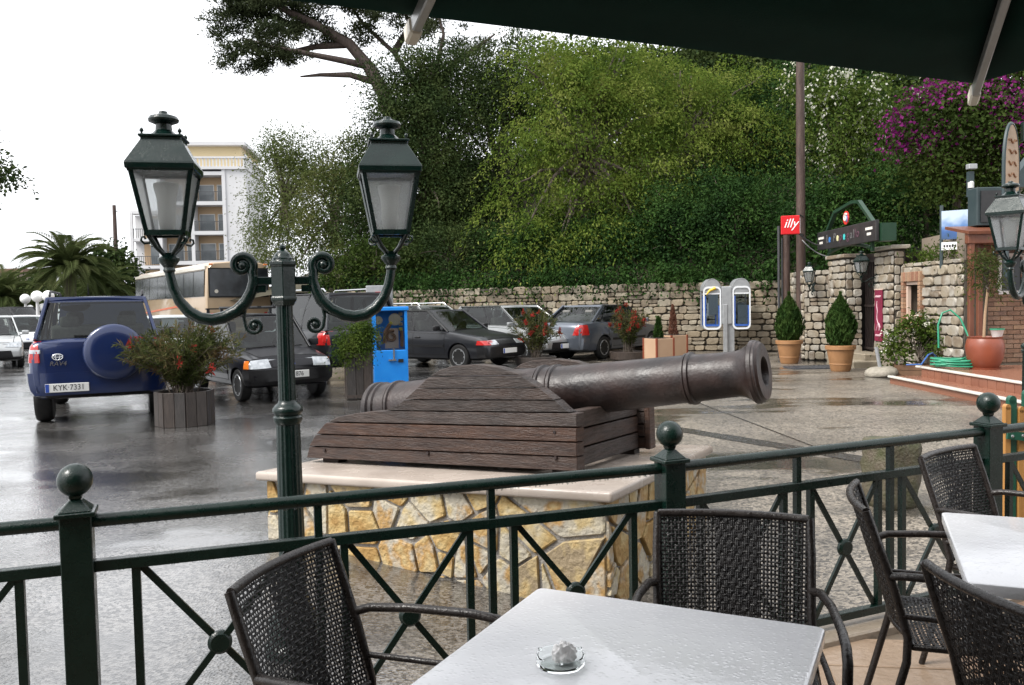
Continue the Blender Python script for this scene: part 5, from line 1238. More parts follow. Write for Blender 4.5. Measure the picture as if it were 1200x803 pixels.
def rounded(w_, h, r, n=5):
    P = []
    for cx, cz, a0 in ((w_ / 2 - r, h / 2 - r, 0), (-w_ / 2 + r, h / 2 - r, pi / 2), (-w_ / 2 + r, -h / 2 + r, pi), (w_ / 2 - r, -h / 2 + r, 3 * pi / 2)):
        for k in range(n + 1): a = a0 + k * pi / 2 / n; P.append((cx + r * cos(a), cz + r * sin(a)))
    return P
for s in (-1, 1):
    cx = s * .36; hood = None
    P_ = []
    for i in range(11):
        a = pi * i / 10; P_.append([(cx - .225 * cos(a), yv, 1.60 + .30 * sin(a)) for yv in (-.02, .3, .62)])
    q = MB(); q.sheet(P_, .02); hood = q.build('hood', GRYM, ph, smooth=.8)
    for yv in (-.03, .60):
        o_ = rounded(.44, 1.08, .12); i_ = rounded(.37, .99, .09); n_ = len(o_); z0 = 1.16
        q = MB(); vs_ = [(cx + x, yv + d, z0 + z) for d in (0, .04) for P in (o_, i_) for x, z in P]
        q.add(vs_, [(k, (k + 1) % n_, n_ + (k + 1) % n_, n_ + k) for k in range(n_)] + [(2 * n_ + k, 3 * n_ + k, 3 * n_ + (k + 1) % n_, 2 * n_ + (k + 1) % n_) for k in range(n_)] + [(k, 2 * n_ + k, 2 * n_ + (k + 1) % n_, (k + 1) % n_) for k in range(n_)] + [(n_ + k, n_ + (k + 1) % n_, 3 * n_ + (k + 1) % n_, 3 * n_ + k) for k in range(n_)])
        fr_ = q.build('side_frame', WHP if yv < 0 else GRYM, hood)
        q = MB(); q.prism([(.215 * cos(a), .27 * sin(a)) for a in np.linspace(0, pi, 13)], (cx, yv + .01, 1.60), (1, 0, 0), (0, 0, 1), (0, 1, 0), .02); q.build('hood_end', GRYM, fr_)
        q = MB(); q.box((cx, yv + .02, z0 - .06), (.36, .008, .82)); q.build('pane', PHG, fr_)
        q = MB(); q.box((cx, yv + .018, z0 + .36), (.36, .014, .035)); q.build('crossbar', WHP, fr_)
        q = MB(); q.box((cx, yv + .016, z0 + .43), (.34, .012, .10)); q.build('header_panel', GRYM, fr_)
        for e in (-1, 1):
            q = MB(); q.box((cx + e * .165, yv + .014, z0 - .2 if e > 0 else z0 - .08), (.030, .008, .52 if e > 0 else .76)); q.build('blue_strip', BLP, fr_)
        q = MB(); q.box((cx, yv + .014, z0 - .435), (.30, .008, .045)); q.build('blue_strip', BLP, fr_)
    q = MB(); q.box((cx + .02, .3, 1.12), (.20, .10, .34)); q.build('telephone', GRYM, hood, bevel=.02)
    q = MB(); q.box((cx + .03, .02, .98 if s > 0 else 1.25), (.24, .004, .5)); q.build('notice', PLATE, hood)
q = MB(); q.tube([(-.50, -.04, 1.50), (-.42, -.04, 1.60), (-.28, -.04, 1.66)], [.012, .03, .04], 8); q.build('yellow_logo', YEL, ph, smooth=1)
# meter box on the long wall
mb_ = AT(777, 350, 25.6); MBX = mat('meter_box_green', (.012, .030, .032), rough=.4)
t0 = thing('meter_box', 'small dark green meter box fixed to the stone wall', 'box', mb_, atan2(dw.y, dw.x))
q = MB(); q.box((0, 0, 0), (.30, .16, .46)); q.build('case', MBX, t0, bevel=.02); q = MB(); q.box((-.02, -.085, .04), (.14, .012, .16)); q.build('window', PHG, t0); q = MB(); q.box((0, -.02, .245), (.36, .24, .03)); q.build('lid', MBX, t0)

# ================================================================== machine, cabinet
BLM = mat('bright_blue_paint', (.008, .19, .62), (.012, .22, .66), scale=5, rough=.3, coat=.3)
mp_ = G(456, 459); vm = thing('coin_game_machine', 'bright blue coin game machine with a glazed top beyond the lamp post', 'machine', (mp_.x, mp_.y + .25, 0), radians(12))
q = MB(); q.box((0, 0, .38), (.60, .46, .70)); q.build('cabinet', BLM, vm, bevel=.01)
q = MB(); q.box((0, 0, .02), (.54, .40, .04)); q.build('plinth', DARKM, vm)
for a in (-1, 1):
    for b in (-1, 1):
        q = MB(); q.box((a * .275, b * .205, 1.08), (.05, .05, .70)); q.build('corner_post', BLM, vm)
q = MB(); q.box((0, 0, 1.46), (.66, .52, .07)); q.build('lid', BLM, vm, bevel=.012)
MG = glass('machine_glass', (.85, .88, .9), .04)
for y, x, sx_, sy_ in ((-.215, 0, .50, .006), (0, -.285, .006, .36), (0, .285, .006, .36)):
    q = MB(); q.box((x, y, 1.08), (sx_, sy_, .70)); q.build('pane', MG, vm)
q = MB(); q.box((0, .17, 1.08), (.50, .02, .69)); q.build('back_board', BLM, vm)
BEI = mat('game_beige', (.50, .42, .30), rough=.6); BRN = mat('game_brown', (.20, .10, .055), (.28, .15, .08), scale=9, rough=.6); YLW = mat('game_yellow', (.62, .50, .06), rough=.5)
for x, z, r_, m in ((.09, 1.27, .11, BEI), (-.20, 1.26, .075, BEI), (-.21, .95, .06, BEI)):
    q = MB(); q.lathe([(.001, -.01), (r_, -.01), (r_, .01), (.001, .01)], 18, (x, -.12, z), Matrix.Rotation(pi / 2, 3, 'X')); q.build('dial', m, vm)
q = MB(); q.box((.04, .05, .93), (.24, .04, .36)); q.build('figure_panel', FRM, vm)
q = MB(); q.tube([(.04 + x, -.01, .93 + z) for x, z in spiral(0, .03, .11, .03, 1.2, 1.1, 18)], .026, 8); q.build('figure', BRN, vm, smooth=1)
q = MB(); q.tube([(-.1, -.08, .85), (-.08, -.08, 1.05), (.0, -.08, 1.18), (.06, -.08, 1.22)], .035, 8); q.build('track', BRN, vm, smooth=1)
q = MB(); q.lathe([(.001, -.02), (.04, 0), (.001, .05)], 10, (.02, -.12, 1.2)); q.build('token', YLW, vm)
for k in range(4):
    q = MB(); q.box((.21, .12, 1.36 - k * .09), (.07, .03, .06)); q.build('sticker', YLW if k % 2 else BEI, vm, bevel=.01)
q = MB(); q.box((.21, -.05, .92), (.06, .05, .3)); q.build('brown_figure', BRN, vm, bevel=.02)
q = MB(); q.box((.05, -.24, .66), (.03, .02, .20)); q.box((.02, -.25, .555), (.14, .03, .025)); q.build('coin_lever', CHROME, vm); q = MB(); q.box((.17, -.235, .54), (.09, .02, .06)); q.build('payout_slot', DARKM, vm)
cp_ = AT(447, 420, 17.2); gc_ = thing('grey_cabinet', 'plain grey metal cabinet standing behind the blue machine', 'cabinet', (cp_.x, cp_.y, 0), radians(5))
q = MB(); q.box((0, 0, .96), (.52, .3, 1.92)); q.build('case', GRYM, gc_, bevel=.01); q = MB(); q.box((.02, -.155, 1.78), (.2, .01, .03)); q.build('handle', RED, gc_); q = MB(); q.box((0, -.153, .95), (.46, .006, 1.6)); q.build('door', GRYM, gc_)

# ================================================================== restaurant corner at the right
TERRA = rampmat('terracotta_tile', [(.20, .085, .055), (.25, .115, .075), (.23, .10, .062)], rough=.22, bump=.15, bscale=20, nscale=4, namp=.3)
porch = MB(); porch.box((8.6, 11.2, .03), (4.16, 7.0, .20)); pr = tag(porch.build('porch_step', TERRA), 'terracotta porch step with white nosing at the right', kind='structure')
q = MB(); q.box((8.85, 11.1, .2), (3.70, 6.9, .18)); p2_ = tag(q.build('porch_floor', TERRA), 'terracotta porch floor at the right', kind='structure')
NOSE = mat('white_marble_nosing', (.62, .60, .55), (.52, .49, .44), scale=6, rough=.25)
for o_, (x, z) in ((pr, (6.525, .122)), (p2_, (7.005, .284))):
    q = MB(); q.box((x, 11.2, z), (.09, 7.02, .035)); q.build('nosing', NOSE, o_, bevel=.008)
q = MB(); q.box((0, 0, 0), (1, 1, 1)); til = q.mesh('tile', TERRA, bevel=.03)
for k in range(30):
    obj('tile', til, p2_, (6.995, 7.9 + k * .225, .192), 0, (.02, .215, .125))
for k in range(30):
    for j in range(2): obj('tile', til, pr, (6.635 + .2 * j, 7.9 + k * .225, .131), 0, (.19, .215, .008))
BRW = rampmat('brown_house_brick', [(.16, .085, .05), (.24, .135, .08), (.20, .12, .08), (.28, .17, .10), (.14, .08, .055)], rough=.6, bump=.5, bscale=35, nscale=7, namp=.3)
ho = Vector((9.5, 15.3, 0)); house = thing('restaurant_corner', 'brown brick corner of a restaurant with a dark green upper storey', 'building', ho)
core(house, ho, [(8.05, 15.12), (12.5, 15.12), (12.5, 17.5), (8.41, 17.5)], 0, 2.66, 'wall', mat('brick_mortar', (.20, .16, .12), rough=.8))
q = MB(); q.box((0, 0, 0), (1, 1, 1)); bme = q.mesh('brick', BRW, bevel=.03); rb = random.Random(4)
for r_ in range(28):
    z = .33 + r_ * .083; x = 8.06 - (.12 if r_ % 2 else 0)
    while x < 9.35:
        w_ = .235; a, b = max(x, 8.06), x + w_
        if b - a > .05 and not (8.62 < (a + b) / 2 < 9.05 and 1.5 < z < 2.2): obj('brick', bme, house, ((a + b) / 2 - ho.x, 15.11 - ho.y, z), 0, (b - a - .012, .03 + rb.uniform(0, .02), .07))
        x += w_
WINF = mat('white_window_frame', (.60, .59, .57), rough=.5)
for x, z, sx_, sz in ((8.835, 1.53, .46, .06), (8.835, 2.19, .46, .06), (8.62, 1.86, .06, .6), (9.05, 1.86, .06, .6), (8.835, 1.86, .04, .6)):
    q = MB(); q.box((x - ho.x, 15.10 - ho.y, z), (sx_, .07, sz)); q.build('window_frame', WINF, house)
q = MB(); q.box((8.835 - ho.x, 15.115 - ho.y, 1.86), (.40, .02, .6)); q.build('window_pane', CGLD, house)
ORW = mat('orange_stained_timber', (.12, .040, .020), (.16, .055, .027), scale=4, rough=.4, bump=.3, bscale=20, stretch=(3, 3, .6))
pg = thing('timber_pergola', 'orange-brown timber porch frame in front of the brick wall', 'pergola', (7.75, 14.4, .29))
for x, y in ((0, 0), (.42, .5)):
    q = MB(); q.bar((x, y, 0), (x, y, 2.22), .085, .085); q.build('post', ORW, pg, bevel=.01)
q = MB(); q.bar((-.08, 0, 2.16), (3.2, 0, 2.16), .12, .18); q.build('beam', ORW, pg, bevel=.01)
q = MB(); q.bar((.1, -.05, 2.30), (.16, .66, 2.42), 3.4, .05) if False else q.box((1.5, .28, 2.32), (3.2, .8, .05), Matrix.Rotation(.18, 3, 'X')); q.build('roof_board', ORW, pg)
q = MB(); q.bar((0, .02, 2.16), (.3, .62, 2.16), .10, .14); q.build('side_beam', ORW, pg, bevel=.01)
TEAL = mat('dark_teal_panel', (.020, .036, .040), (.028, .046, .05), scale=5, rough=.45)
q = MB(); q.box((8.35 - ho.x, 14.95 - ho.y, 3.02), (.58, .30, .66)); q.build('sign_box', TEAL, house, bevel=.012)
q = MB(); q.box((8.35 - ho.x, 14.79 - ho.y, 3.02), (.46, .03, .54)); q.build('box_panel', DARKM, house)
q = MB(); q.box((8.62 - ho.x, 14.78 - ho.y, 3.06), (.14, .05, .24)); q.build('pale_panel', mat('cream_board', (.55, .50, .40), rough=.5), house)  # plain cream-coloured board
q = MB(); q.prism([(8.62, 3.35), (10.5, 3.35), (10.5, 4.6), (9.6, 4.6)], (-ho.x, 14.86 - ho.y, 0), (1, 0, 0), (0, 0, 1), (0, 1, 0), .24); q.build('dormer', TEAL, house)
# arched wooden sign
WSB = mat('pale_board', (.42, .30, .19), (.34, .23, .14), scale=5, rough=.5)
sa = AT(1186, 236, 13.7); ws_ = thing('arched_wooden_sign', 'tall arched wooden sign board with a dark edge above the restaurant', 'sign', sa, radians(38))
arch = [(-.26, 0), (.26, 0)] + [(.26 * cos(a) if True else 0, .55 + .68 * sin(a)) for a in np.linspace(0, pi, 15)]
q = MB(); q.prism(arch, (0, 0, 0), (1, 0, 0), (0, 0, 1), (0, 1, 0), .05); q.build('board', WSB, ws_)
q = MB(); q.tube([(x * 1.03, .02, z) for x, z in arch[1:] + arch[:1]], .03, 6); q.build('edge_trim', TEAL, ws_, smooth=1)
q = MB()
for k, zz in enumerate((.95, .78, .6, .42, .25)): q.tube([(-.14 + .28 * t, -.008, zz + .03 * sin(t * 9 + k)) for t in np.linspace(0, 1, 12)], .012, 5)
q.build('lettering', BRN, ws_)
q = MB(); q.bar((.0, .08, -1.2), (.0, .08, .6), .06, .06); q.build('support', TEAL, ws_)
# picture board
bb = AT(1120, 268, 15.6); bl = thing('picture_board', 'board with a blue mountain picture and a white strip above the pale wall', 'sign', (bb.x, bb.y, 2.1), radians(-38))
for x in (-.24, .24):
    q = MB(); q.bar((x, .02, -.1), (x, .02, 1.05), .05, .05); q.build('post', TEAL, bl)
def picmat():
    m, n, b = _new('mountain_picture'); L = n.links.new; tc = n.nodes.new('ShaderNodeTexCoord'); sx_ = n.nodes.new('ShaderNodeSeparateXYZ'); L(tc.outputs['Object'], sx_.inputs[0])
    nz = n.nodes.new('ShaderNodeTexNoise'); nz.inputs['Scale'].default_value = 5; L(tc.outputs['Object'], nz.inputs['Vector'])
    a = n.nodes.new('ShaderNodeMath'); a.operation = 'MULTIPLY_ADD'; L(nz.outputs[0], a.inputs[0]); a.inputs[1].default_value = .35; L(sx_.outputs[2], a.inputs[2])
    r = n.nodes.new('ShaderNodeValToRGB'); e = r.color_ramp.elements; r.color_ramp.interpolation = 'LINEAR'
    e[0].position = .55; e[0].color = (.03, .06, .10, 1); e[1].position = 1.0; e[1].color = (.45, .55, .66, 1)
    x = e.new(.72); x.color = (.03, .09, .26, 1); x = e.new(.84); x.color = (.10, .2, .42, 1)
    L(a.outputs[0], r.inputs[0]); L(r.outputs[0], b.inputs['Base Color']); b.inputs['Roughness'].default_value = .3; return m
q = MB(); q.box((0, -.02, .68), (.46, .02, .52)); q.build('picture', picmat(), bl)
q = MB(); q.box((0, -.02, .30), (.46, .02, .14)); st_ = q.build('white_strip', WSG, bl)
q = MB()
for i in range(9): q.box((-.18 + i * .045, -.032, .30), (.03, .004, .045))
q.build('lettering', INK, st_)
fl = AT(1137, 224, 15.2); f_ = thing('floodlight', 'small grey floodlight on a post above the dark sign box', 'lamp', fl)
q = MB(); q.bar((0, 0, -.1), (0, 0, .34), .09, .09); q.build('post', TEAL, f_); q = MB(); q.box((0, -.04, .42), (.15, .12, .09)); q.build('head', GRYM, f_, bevel=.01); q = MB(); q.lathe([(.05, .0), (.05, .1), (.03, .12)], 12, (0, -.02, .05)); q.build('white_lamp', WINF, f_)
wl = wall_lantern('dark lantern high on the right picture edge under the magenta blossom', AT(1199, 150, 13.5), radians(0))
# ---- stone block, folded slats beyond the railing
bs = G(1051, 596); bm = bmesh.new(); bmesh.ops.create_cube(bm, size=1); bmesh.ops.subdivide_edges(bm, edges=bm.edges, cuts=7, use_grid_fill=True)
rr = random.Random(8)
from mathutils import noise as mn
for v in bm.verts:
    c = v.co.copy(); k = c.length; v.co = Vector((c.x * .30, c.y * .28, c.z * .50)) * (1 - .22 * max(0, k - .6)); v.co += v.co.normalized() * (.035 * mn.noise(v.co * 9) + .02 * mn.noise(v.co * 22)); v.co.z += .24
me = bpy.data.meshes.new('stone_block'); bm.to_mesh(me); bm.free(); me.polygons.foreach_set('use_smooth', [True] * len(me.polygons))
me.materials.append(mat('mossy_stone', (.10, .08, .055), (.055, .058, .022), scale=7, rough=.6, bump=.8, bscale=45))
tag(obj('stone_block', me, None, (bs.x, bs.y + .1, gz(bs.x, bs.y)), .3), 'rough mossy stone block behind the railing', 'stone')
sl = AT(1190, 480, 5.05); fs_ = thing('folded_slats', 'bundle of upright green and varnished wooden slats beyond the railing post', 'slats', (sl.x, sl.y, gz(sl.x, sl.y)), radians(10))
GSL = mat('green_slat_paint', (.006, .07, .04), rough=.35); VWD = mat('varnished_slat', (.42, .21, .06), (.34, .16, .045), scale=6, rough=.35, stretch=(4, 4, .5))
for k, (x, m, h, w_) in enumerate(((-.06, VWD, .86, .035), (-.02, GSL, .90, .05), (.035, VWD, .84, .04), (.085, GSL, .93, .05), (.14, VWD, .90, .04))):
    q = MB(); q.bar((x, .01 * (k % 2), 0), (x, .01 * (k % 2), h), w_, .03, up=(0, 1, 0)); q.lathe([(w_ / 2, -.015), (w_ / 2, .015)], 14, (x, .01 * (k % 2), h), Matrix.Rotation(pi / 2, 3, 'X')); q.build('slat', m, fs_)
q = MB(); q.bar((-.08, -.03, .70), (.17, -.03, .66), .012, .05); q.build('bracket', GSL, fs_)
for x in (-.05, .02, .09):
    q = MB(); q.lathe([(.001, .006), (.008, .005), (.01, 0)], 8, (x, -.037, .69), Matrix.Rotation(pi / 2, 3, 'X')); q.build('screw', CHROME, fs_)
# ---- parasol foot of concrete with a steel tube
cf = G(1033, 441); ct = thing('concrete_parasol_foot', 'round concrete parasol foot with a tilted steel tube on the ground', 'parasol base', cf)
CONC = mat('rough_concrete', (.30, .27, .22), (.22, .20, .16), scale=12, rough=.7, bump=.7, bscale=50)
q = MB(); q.lathe([(.24, 0), (.29, .03), (.30, .08), (.27, .13), (.20, .17), (.05, .18), (.001, .18)], 24, R=Matrix.Rotation(-.08, 3, 'Y')); q.build('disc', CONC, ct, smooth=.8)
q = MB(); q.cyl((-.02, 0, .12), (-.10, 0, .55), .035, n=14); q.build('tube', GRYM, ct, smooth=.7)
# ---- hose on the porch
HOSE = mat('green_hose', (.02, .22, .12), (.03, .26, .15), scale=8, rough=.35); BHOSE = mat('blue_hose', (.03, .10, .32), rough=.35)
hp = AT(1119, 424, 14.15); hz = .30; hpts = []
rh_ = random.Random(3)
for i in range(150):
    a = i * 2 * pi / 26; k = 1 + .12 * sin(i * .37); hpts.append((.34 * k * cos(a), .26 * k * sin(a), .02 + i * .0009 + .01 * sin(i * .5)))
hpts += [(.36, .1, .2), (.36, .25, .5), (.30, .4, .8), (.18, .5, .95), (.05, .52, .90), (-.02, .52, .7), (-.02, .5, .3)]
q = MB(); q.tube(hpts, .016, 8); o = q.build('garden_hose', HOSE, None, smooth=1.5); o.location = (hp.x, hp.y, hz); tag(o, 'coiled green garden hose on the terracotta porch', 'hose')
q = MB(); q.tube([(-.5, .1, .02), (-.3, -.02, .03), (-.1, .15, .18), (.05, .3, .2), (.2, .42, .08), (.4, .4, .02)], .014, 8); o = q.build('garden_hose', BHOSE, None, smooth=1.5); o.location = (hp.x - .1, hp.y + .35, hz + .005); tag(o, 'short blue hose lying behind the coiled green one', 'hose')

# ================================================================== hotel and far left
HW = mat('hotel_white_wall', (.56, .56, .57), (.50, .50, .51), scale=.4, rough=.7); HY = mat('hotel_yellow_wall', (.58, .47, .28), rough=.7); HT = mat('hotel_tan_recess', (.44, .31, .19), rough=.7)
HR = mat('balcony_railing', (.05, .055, .06), rough=.5); HG = mat('hotel_window_glass', (.10, .12, .13), (.20, .22, .23), scale=.8, rough=.12)
hc = AT(267, 300, 81); hotel = thing('hotel', 'white five-storey hotel with tan balconies beyond the coach', 'building', (hc.x, hc.y, 0), radians(6))
FH = 2.78; NB, BWD = 2, 2.95; ZB = [.3 + FH * i for i in range(5)]; TOP = ZB[-1] + FH + .4
def hb(nm, m, c, d, par=None): q = MB(); q.box(c, d); return q.build(nm, m, par or hotel)
hb('back_wall', HW, (-3.2, 7.0, TOP / 2), (6.4, 11, TOP)); 
hb('side_wall', HW, (.9, 5.2, TOP / 2), (2.0, 10.4, TOP))
for i, z in enumerate(ZB + [ZB[-1] + FH]): hb('floor_slab', HW, (-3.1, .75, z), (6.2, 1.7, .34))
for k in range(NB + 1): hb('dividing_wall', HW, (-.15 - k * BWD, .72, TOP / 2), (.32, 1.62, TOP))
for i, z in enumerate(ZB):
    for k in range(NB):
        x = -.15 - BWD * (k + .5); bay = hb('balcony', HT, (x, 1.46, z + FH / 2), (BWD - .34, .1, FH - .36))
        w1 = hb('window', WINF, (x - .45, 1.39, z + 1.05), (1.45, .06, 1.7), bay); hb('pane', HG, (x - .45, 1.35, z + 1.05), (1.3, .03, 1.55), bay)
        hb('window', WINF, (x + .85, 1.39, z + 1.05), (.65, .06, 1.7), bay); hb('pane', HG, (x + .85, 1.35, z + 1.05), (.5, .03, 1.55), bay)
        q = MB()
        for u in np.linspace(-BWD / 2 + .2, BWD / 2 - .2, 22): q.box((x + u, -.05, z + .62), (.035, .035, .9))
        for zz in (.22, 1.08): q.box((x, -.05, z + zz), (BWD - .34, .05, .06))
        q.build('railing', HR, bay)
hb('cornice', HW, (-2.3, 5.6, TOP + .1), (8.6, 11.6, .25))
for k in range(27): hb('baluster', HW, (-6.3 + k * .31, -.05, TOP + .62), (.12, .12, .8))
for k in range(30): hb('baluster', HW, (1.85, .3 + k * .33, TOP + .62), (.12, .12, .8))
hb('parapet_rail', HW, (-2.3, -.05, TOP + 1.08), (8.5, .24, .16)); hb('parapet_rail', HW, (1.85, 5.2, TOP + 1.08), (.24, 10.4, .16))
hb('penthouse', HY, (-2.4, 6.6, TOP + 1.35), (7.0, 8.6, 2.5)); hb('penthouse_roof', HW, (-2.4, 6.4, TOP + 2.7), (8.0, 9.8, .35))
for k in range(3): hb('penthouse_window', HG, (1.13, 4.2 + k * 2.4, TOP + 1.3), (.05, 1.2, 1.5))
for i, z in enumerate(ZB): hb('side_window', HG, (1.92, 8.6, z + 1.4), (.05, 1.1, 1.4))
# lower wing to the left
hb('wing', HW, (-9.3, 12, 5.6), (3.4, 7, 11.2))
for i in range(4):
    z = .3 + FH * i; hb('wing_slab', HW, (-9.3, 8.0, z + FH), (3.6, 1.4, .3)); b_ = hb('wing_recess', HT, (-9.2, 8.44, z + FH / 2), (1.9, .08, FH - .5)); hb('wing_window', HG, (-9.0, 8.38, z + FH / 2 - .1), (1.0, .05, 1.9), b_)
    q = MB()
    for u in np.linspace(-1.7, 1.7, 17): q.box((-9.3 + u, 7.35, z + .65), (.04, .04, .9))
    q.box((-9.3, 7.35, z + 1.1), (3.5, .05, .06)); q.build('wing_railing', HR, b_)
for x in (-11.0, -7.7): hb('wing_pillar', HW, (x, 7.4, 5.7), (.28, .28, 11.4))
mp = AT(138, 345, 66); mst = thing('radio_mast', 'thin dark mast rising behind the palm trees', 'mast', (mp.x, mp.y, 0)); q = MB(); q.tube([(0, 0, 0), (0, 0, 9.6)], [.22, .13], 10); q.build('shaft', PWOOD, mst, smooth=1)
q = MB(); q.bar((-.1, 0, 9.1), (.3, 0, 9.15), .06, .06); q.build('arm', DPIPE, mst)
fb = AT(10, 330, 110); fbo = thing('low_building', 'low brownish building beyond the palm trees at the left', 'building', (fb.x, fb.y, 0)); FBW = mat('drab_wall', (.20, .17, .13), (.26, .22, .17), scale=.5, rough=.8)
q = MB(); q.box((-4, 0, 3.2), (16, 8, 6.6)); q.build('wall', FBW, fbo); q = MB(); q.box((-4, 0, 6.7), (17, 9, .5)); q.build('roof', mat('brown_roof', (.16, .10, .07), rough=.8), fbo)
for k in range(4): q = MB(); q.box((-9 + k * 3.4, -4.05, 4.2), (1.3, .06, 1.5)); q.build('window', HG, fbo)
# globe lamps
GLOB = mat('white_globe', (.80, .80, .78), rough=.3); WPOL = mat('pale_lamp_pole', (.50, .50, .50), rough=.5)
gl0 = None
for lab, px, Y, h in (('white globe lamp nearest the blue off-roader', 58, 36, 2.0), ('white twin-globe lamp left of the one nearest the off-roader', 45, 36, 2.1), ('slim white globe lamp beside the clipped hedge', 31, 42, 2.1)):
    p_ = AT(px, 380, Y)
    if gl0 is None:
        gl0 = thing('globe_lamp', lab, 'street lamp', (p_.x, p_.y, 0), 0, 'white globe lamps')
        q = MB(); q.tube([(0, 0, 0), (0, 0, 2.0)], [.10, .06], 10); q.build('pole', WPOL, gl0, smooth=1)
        for z, r_, x in ((2.18, .24, 0), (1.72, .16, .22)):
            q = MB(); q.lathe([(r_ * sin(a), -r_ * cos(a)) for a in np.linspace(.05, pi - .05, 12)], 16, (x, 0, z)); q.build('globe', GLOB, gl0, smooth=2)
        q = MB(); q.bar((0, 0, 1.6), (.22, 0, 1.6), .05, .05); q.build('arm', WPOL, gl0)
    else: dup(gl0, (p_.x, p_.y, 0), .5 * h, lab)

# ================================================================== unseen cafe implied by the terrace, added behind the viewer to darken the foreground
cf_o = Vector((.5, -3.6, 0)); cafe = thing('unseen_cafe', 'unseen cafe building added behind the viewer to shade the terrace', 'building', cf_o, atan2(FD.y, FD.x))
CAFW = mat('cafe_plaster', (.30, .24, .17), (.25, .20, .14), scale=1.2, rough=.8, bump=.2)
q = MB(); q.box((0, -3, 3.2), (16, 5.6, 6.4)); q.build('wall', CAFW, cafe)
q = MB(); q.box((0, -2.9, 6.5), (16.8, 6.6, .25)); q.build('roof', mat('cafe_roof', (.14, .08, .05), rough=.8), cafe)
for k in range(5):
    q = MB(); q.box((-6 + k * 3, -.18, 1.25), (1.9, .06, 2.4)); w_ = q.build('glass_door', CGLD, cafe)
    for x in (-.98, 0, .98): q = MB(); q.box((-6 + k * 3 + x, -.14, 1.25), (.08, .08, 2.46)); q.build('door_frame', ORW, w_)
    q = MB(); q.box((-6 + k * 3, -.18, 4.5), (1.1, .06, 1.5)); q.build('window', CGLD, cafe)
q = MB(); q.sheet([[(-7.6, -.1, 3.1), (-7.6, 2.3, 2.55)], [(7.6, -.1, 3.1), (7.6, 2.3, 2.55)]], .01); q.build('awning', FAB, cafe)
# ================================================================== plants and trees
NP = np.random.default_rng(11)
BARK = mat('grey_brown_bark', (.060, .045, .034), (.11, .088, .068), scale=4, rough=.8, bump=.7, bscale=16, stretch=(3, 3, .7))
PBARK = mat('pine_bark', (.040, .028, .023), (.075, .052, .042), scale=5, rough=.8, bump=.7, bscale=12, stretch=(3, 3, .7))
def leaf_mesh(name, C, D, N, size, aspect, m, fold=.25, parent=None, tipw=.5):
    """C centres, D long axes, N normals (n x 3 arrays); each leaf a folded rhomb of two triangles"""
    n = len(C); D = D / np.linalg.norm(D, axis=1, keepdims=True); S_ = np.cross(D, N); S_ /= np.linalg.norm(S_, axis=1, keepdims=True) + 1e-9; N = np.cross(S_, D)
    L = size[:, None]; W_ = (size * aspect)[:, None]
    V = np.empty((n, 4, 3)); V[:, 0] = C - D * L * .5; V[:, 2] = C + D * L * .5 - N * L * .12
    mid = C + D * L * (tipw - .5)
    V[:, 1] = mid + S_ * W_ * .5 + N * W_ * fold; V[:, 3] = mid - S_ * W_ * .5 + N * W_ * fold
    me = bpy.data.meshes.new(name); me.vertices.add(4 * n); me.vertices.foreach_set('co', V.astype(np.float32).ravel())
    b = (np.arange(n) * 4)[:, None]; F = np.concatenate([b + [0, 1, 2], b + [0, 2, 3]], axis=1).ravel()
    me.loops.add(6 * n); me.loops.foreach_set('vertex_index', F.astype(np.int32)); me.polygons.add(2 * n)
    me.polygons.foreach_set('loop_start', (np.arange(2 * n) * 3).astype(np.int32)); me.polygons.foreach_set('loop_total', np.full(2 * n, 3, np.int32))
    me.materials.append(m); me.update(calc_edges=True); me.validate(); return obj(name, me, parent)
def unitv(n): v = NP.normal(size=(n, 3)); return v / np.linalg.norm(v, axis=1, keepdims=True)
def clumps(blobs, ncl, shell=(.55, 1.0), low=-.8):
    """clump centres near the surface of ellipsoids (cx, cy, cz, rx, ry, rz)"""
    B = np.array(blobs, float); wgt = (B[:, 3] * B[:, 4] + B[:, 3] * B[:, 5] + B[:, 4] * B[:, 5]); k = NP.choice(len(B), ncl, p=wgt / wgt.sum())
    d = unitv(ncl); d[:, 2] = np.where(d[:, 2] < low, -d[:, 2], d[:, 2]); r = NP.uniform(*shell, size=(ncl, 1)) ** .7
    return B[k, :3] + d * B[k, 3:6] * r, d
def leaves_at(cc, dd, per, rad, flat, size, up=.6, droop=.2, out=.5):
    n = len(cc) * per; c = np.repeat(cc, per, 0); o = np.repeat(dd, per, 0); off = NP.normal(size=(n, 3)) * rad; off[:, 2] *= flat
    r2 = np.linalg.norm(off[:, :2], axis=1, keepdims=True); off[:, 2:] -= droop * r2 ** 2 / max(rad, .01)
    N = NP.normal(size=(n, 3)) * .34; N[:, 2] += up * .7; N += o * .35 + off / (np.linalg.norm(off, axis=1, keepdims=True) + 1e-6) * .9
    D = NP.normal(size=(n, 3)) * .6 + o * out + off / (rad + 1e-6) * .3; D[:, 2] -= droop
    return c + off, D, N / np.linalg.norm(N, axis=1, keepdims=True), NP.uniform(size[0], size[1], n)
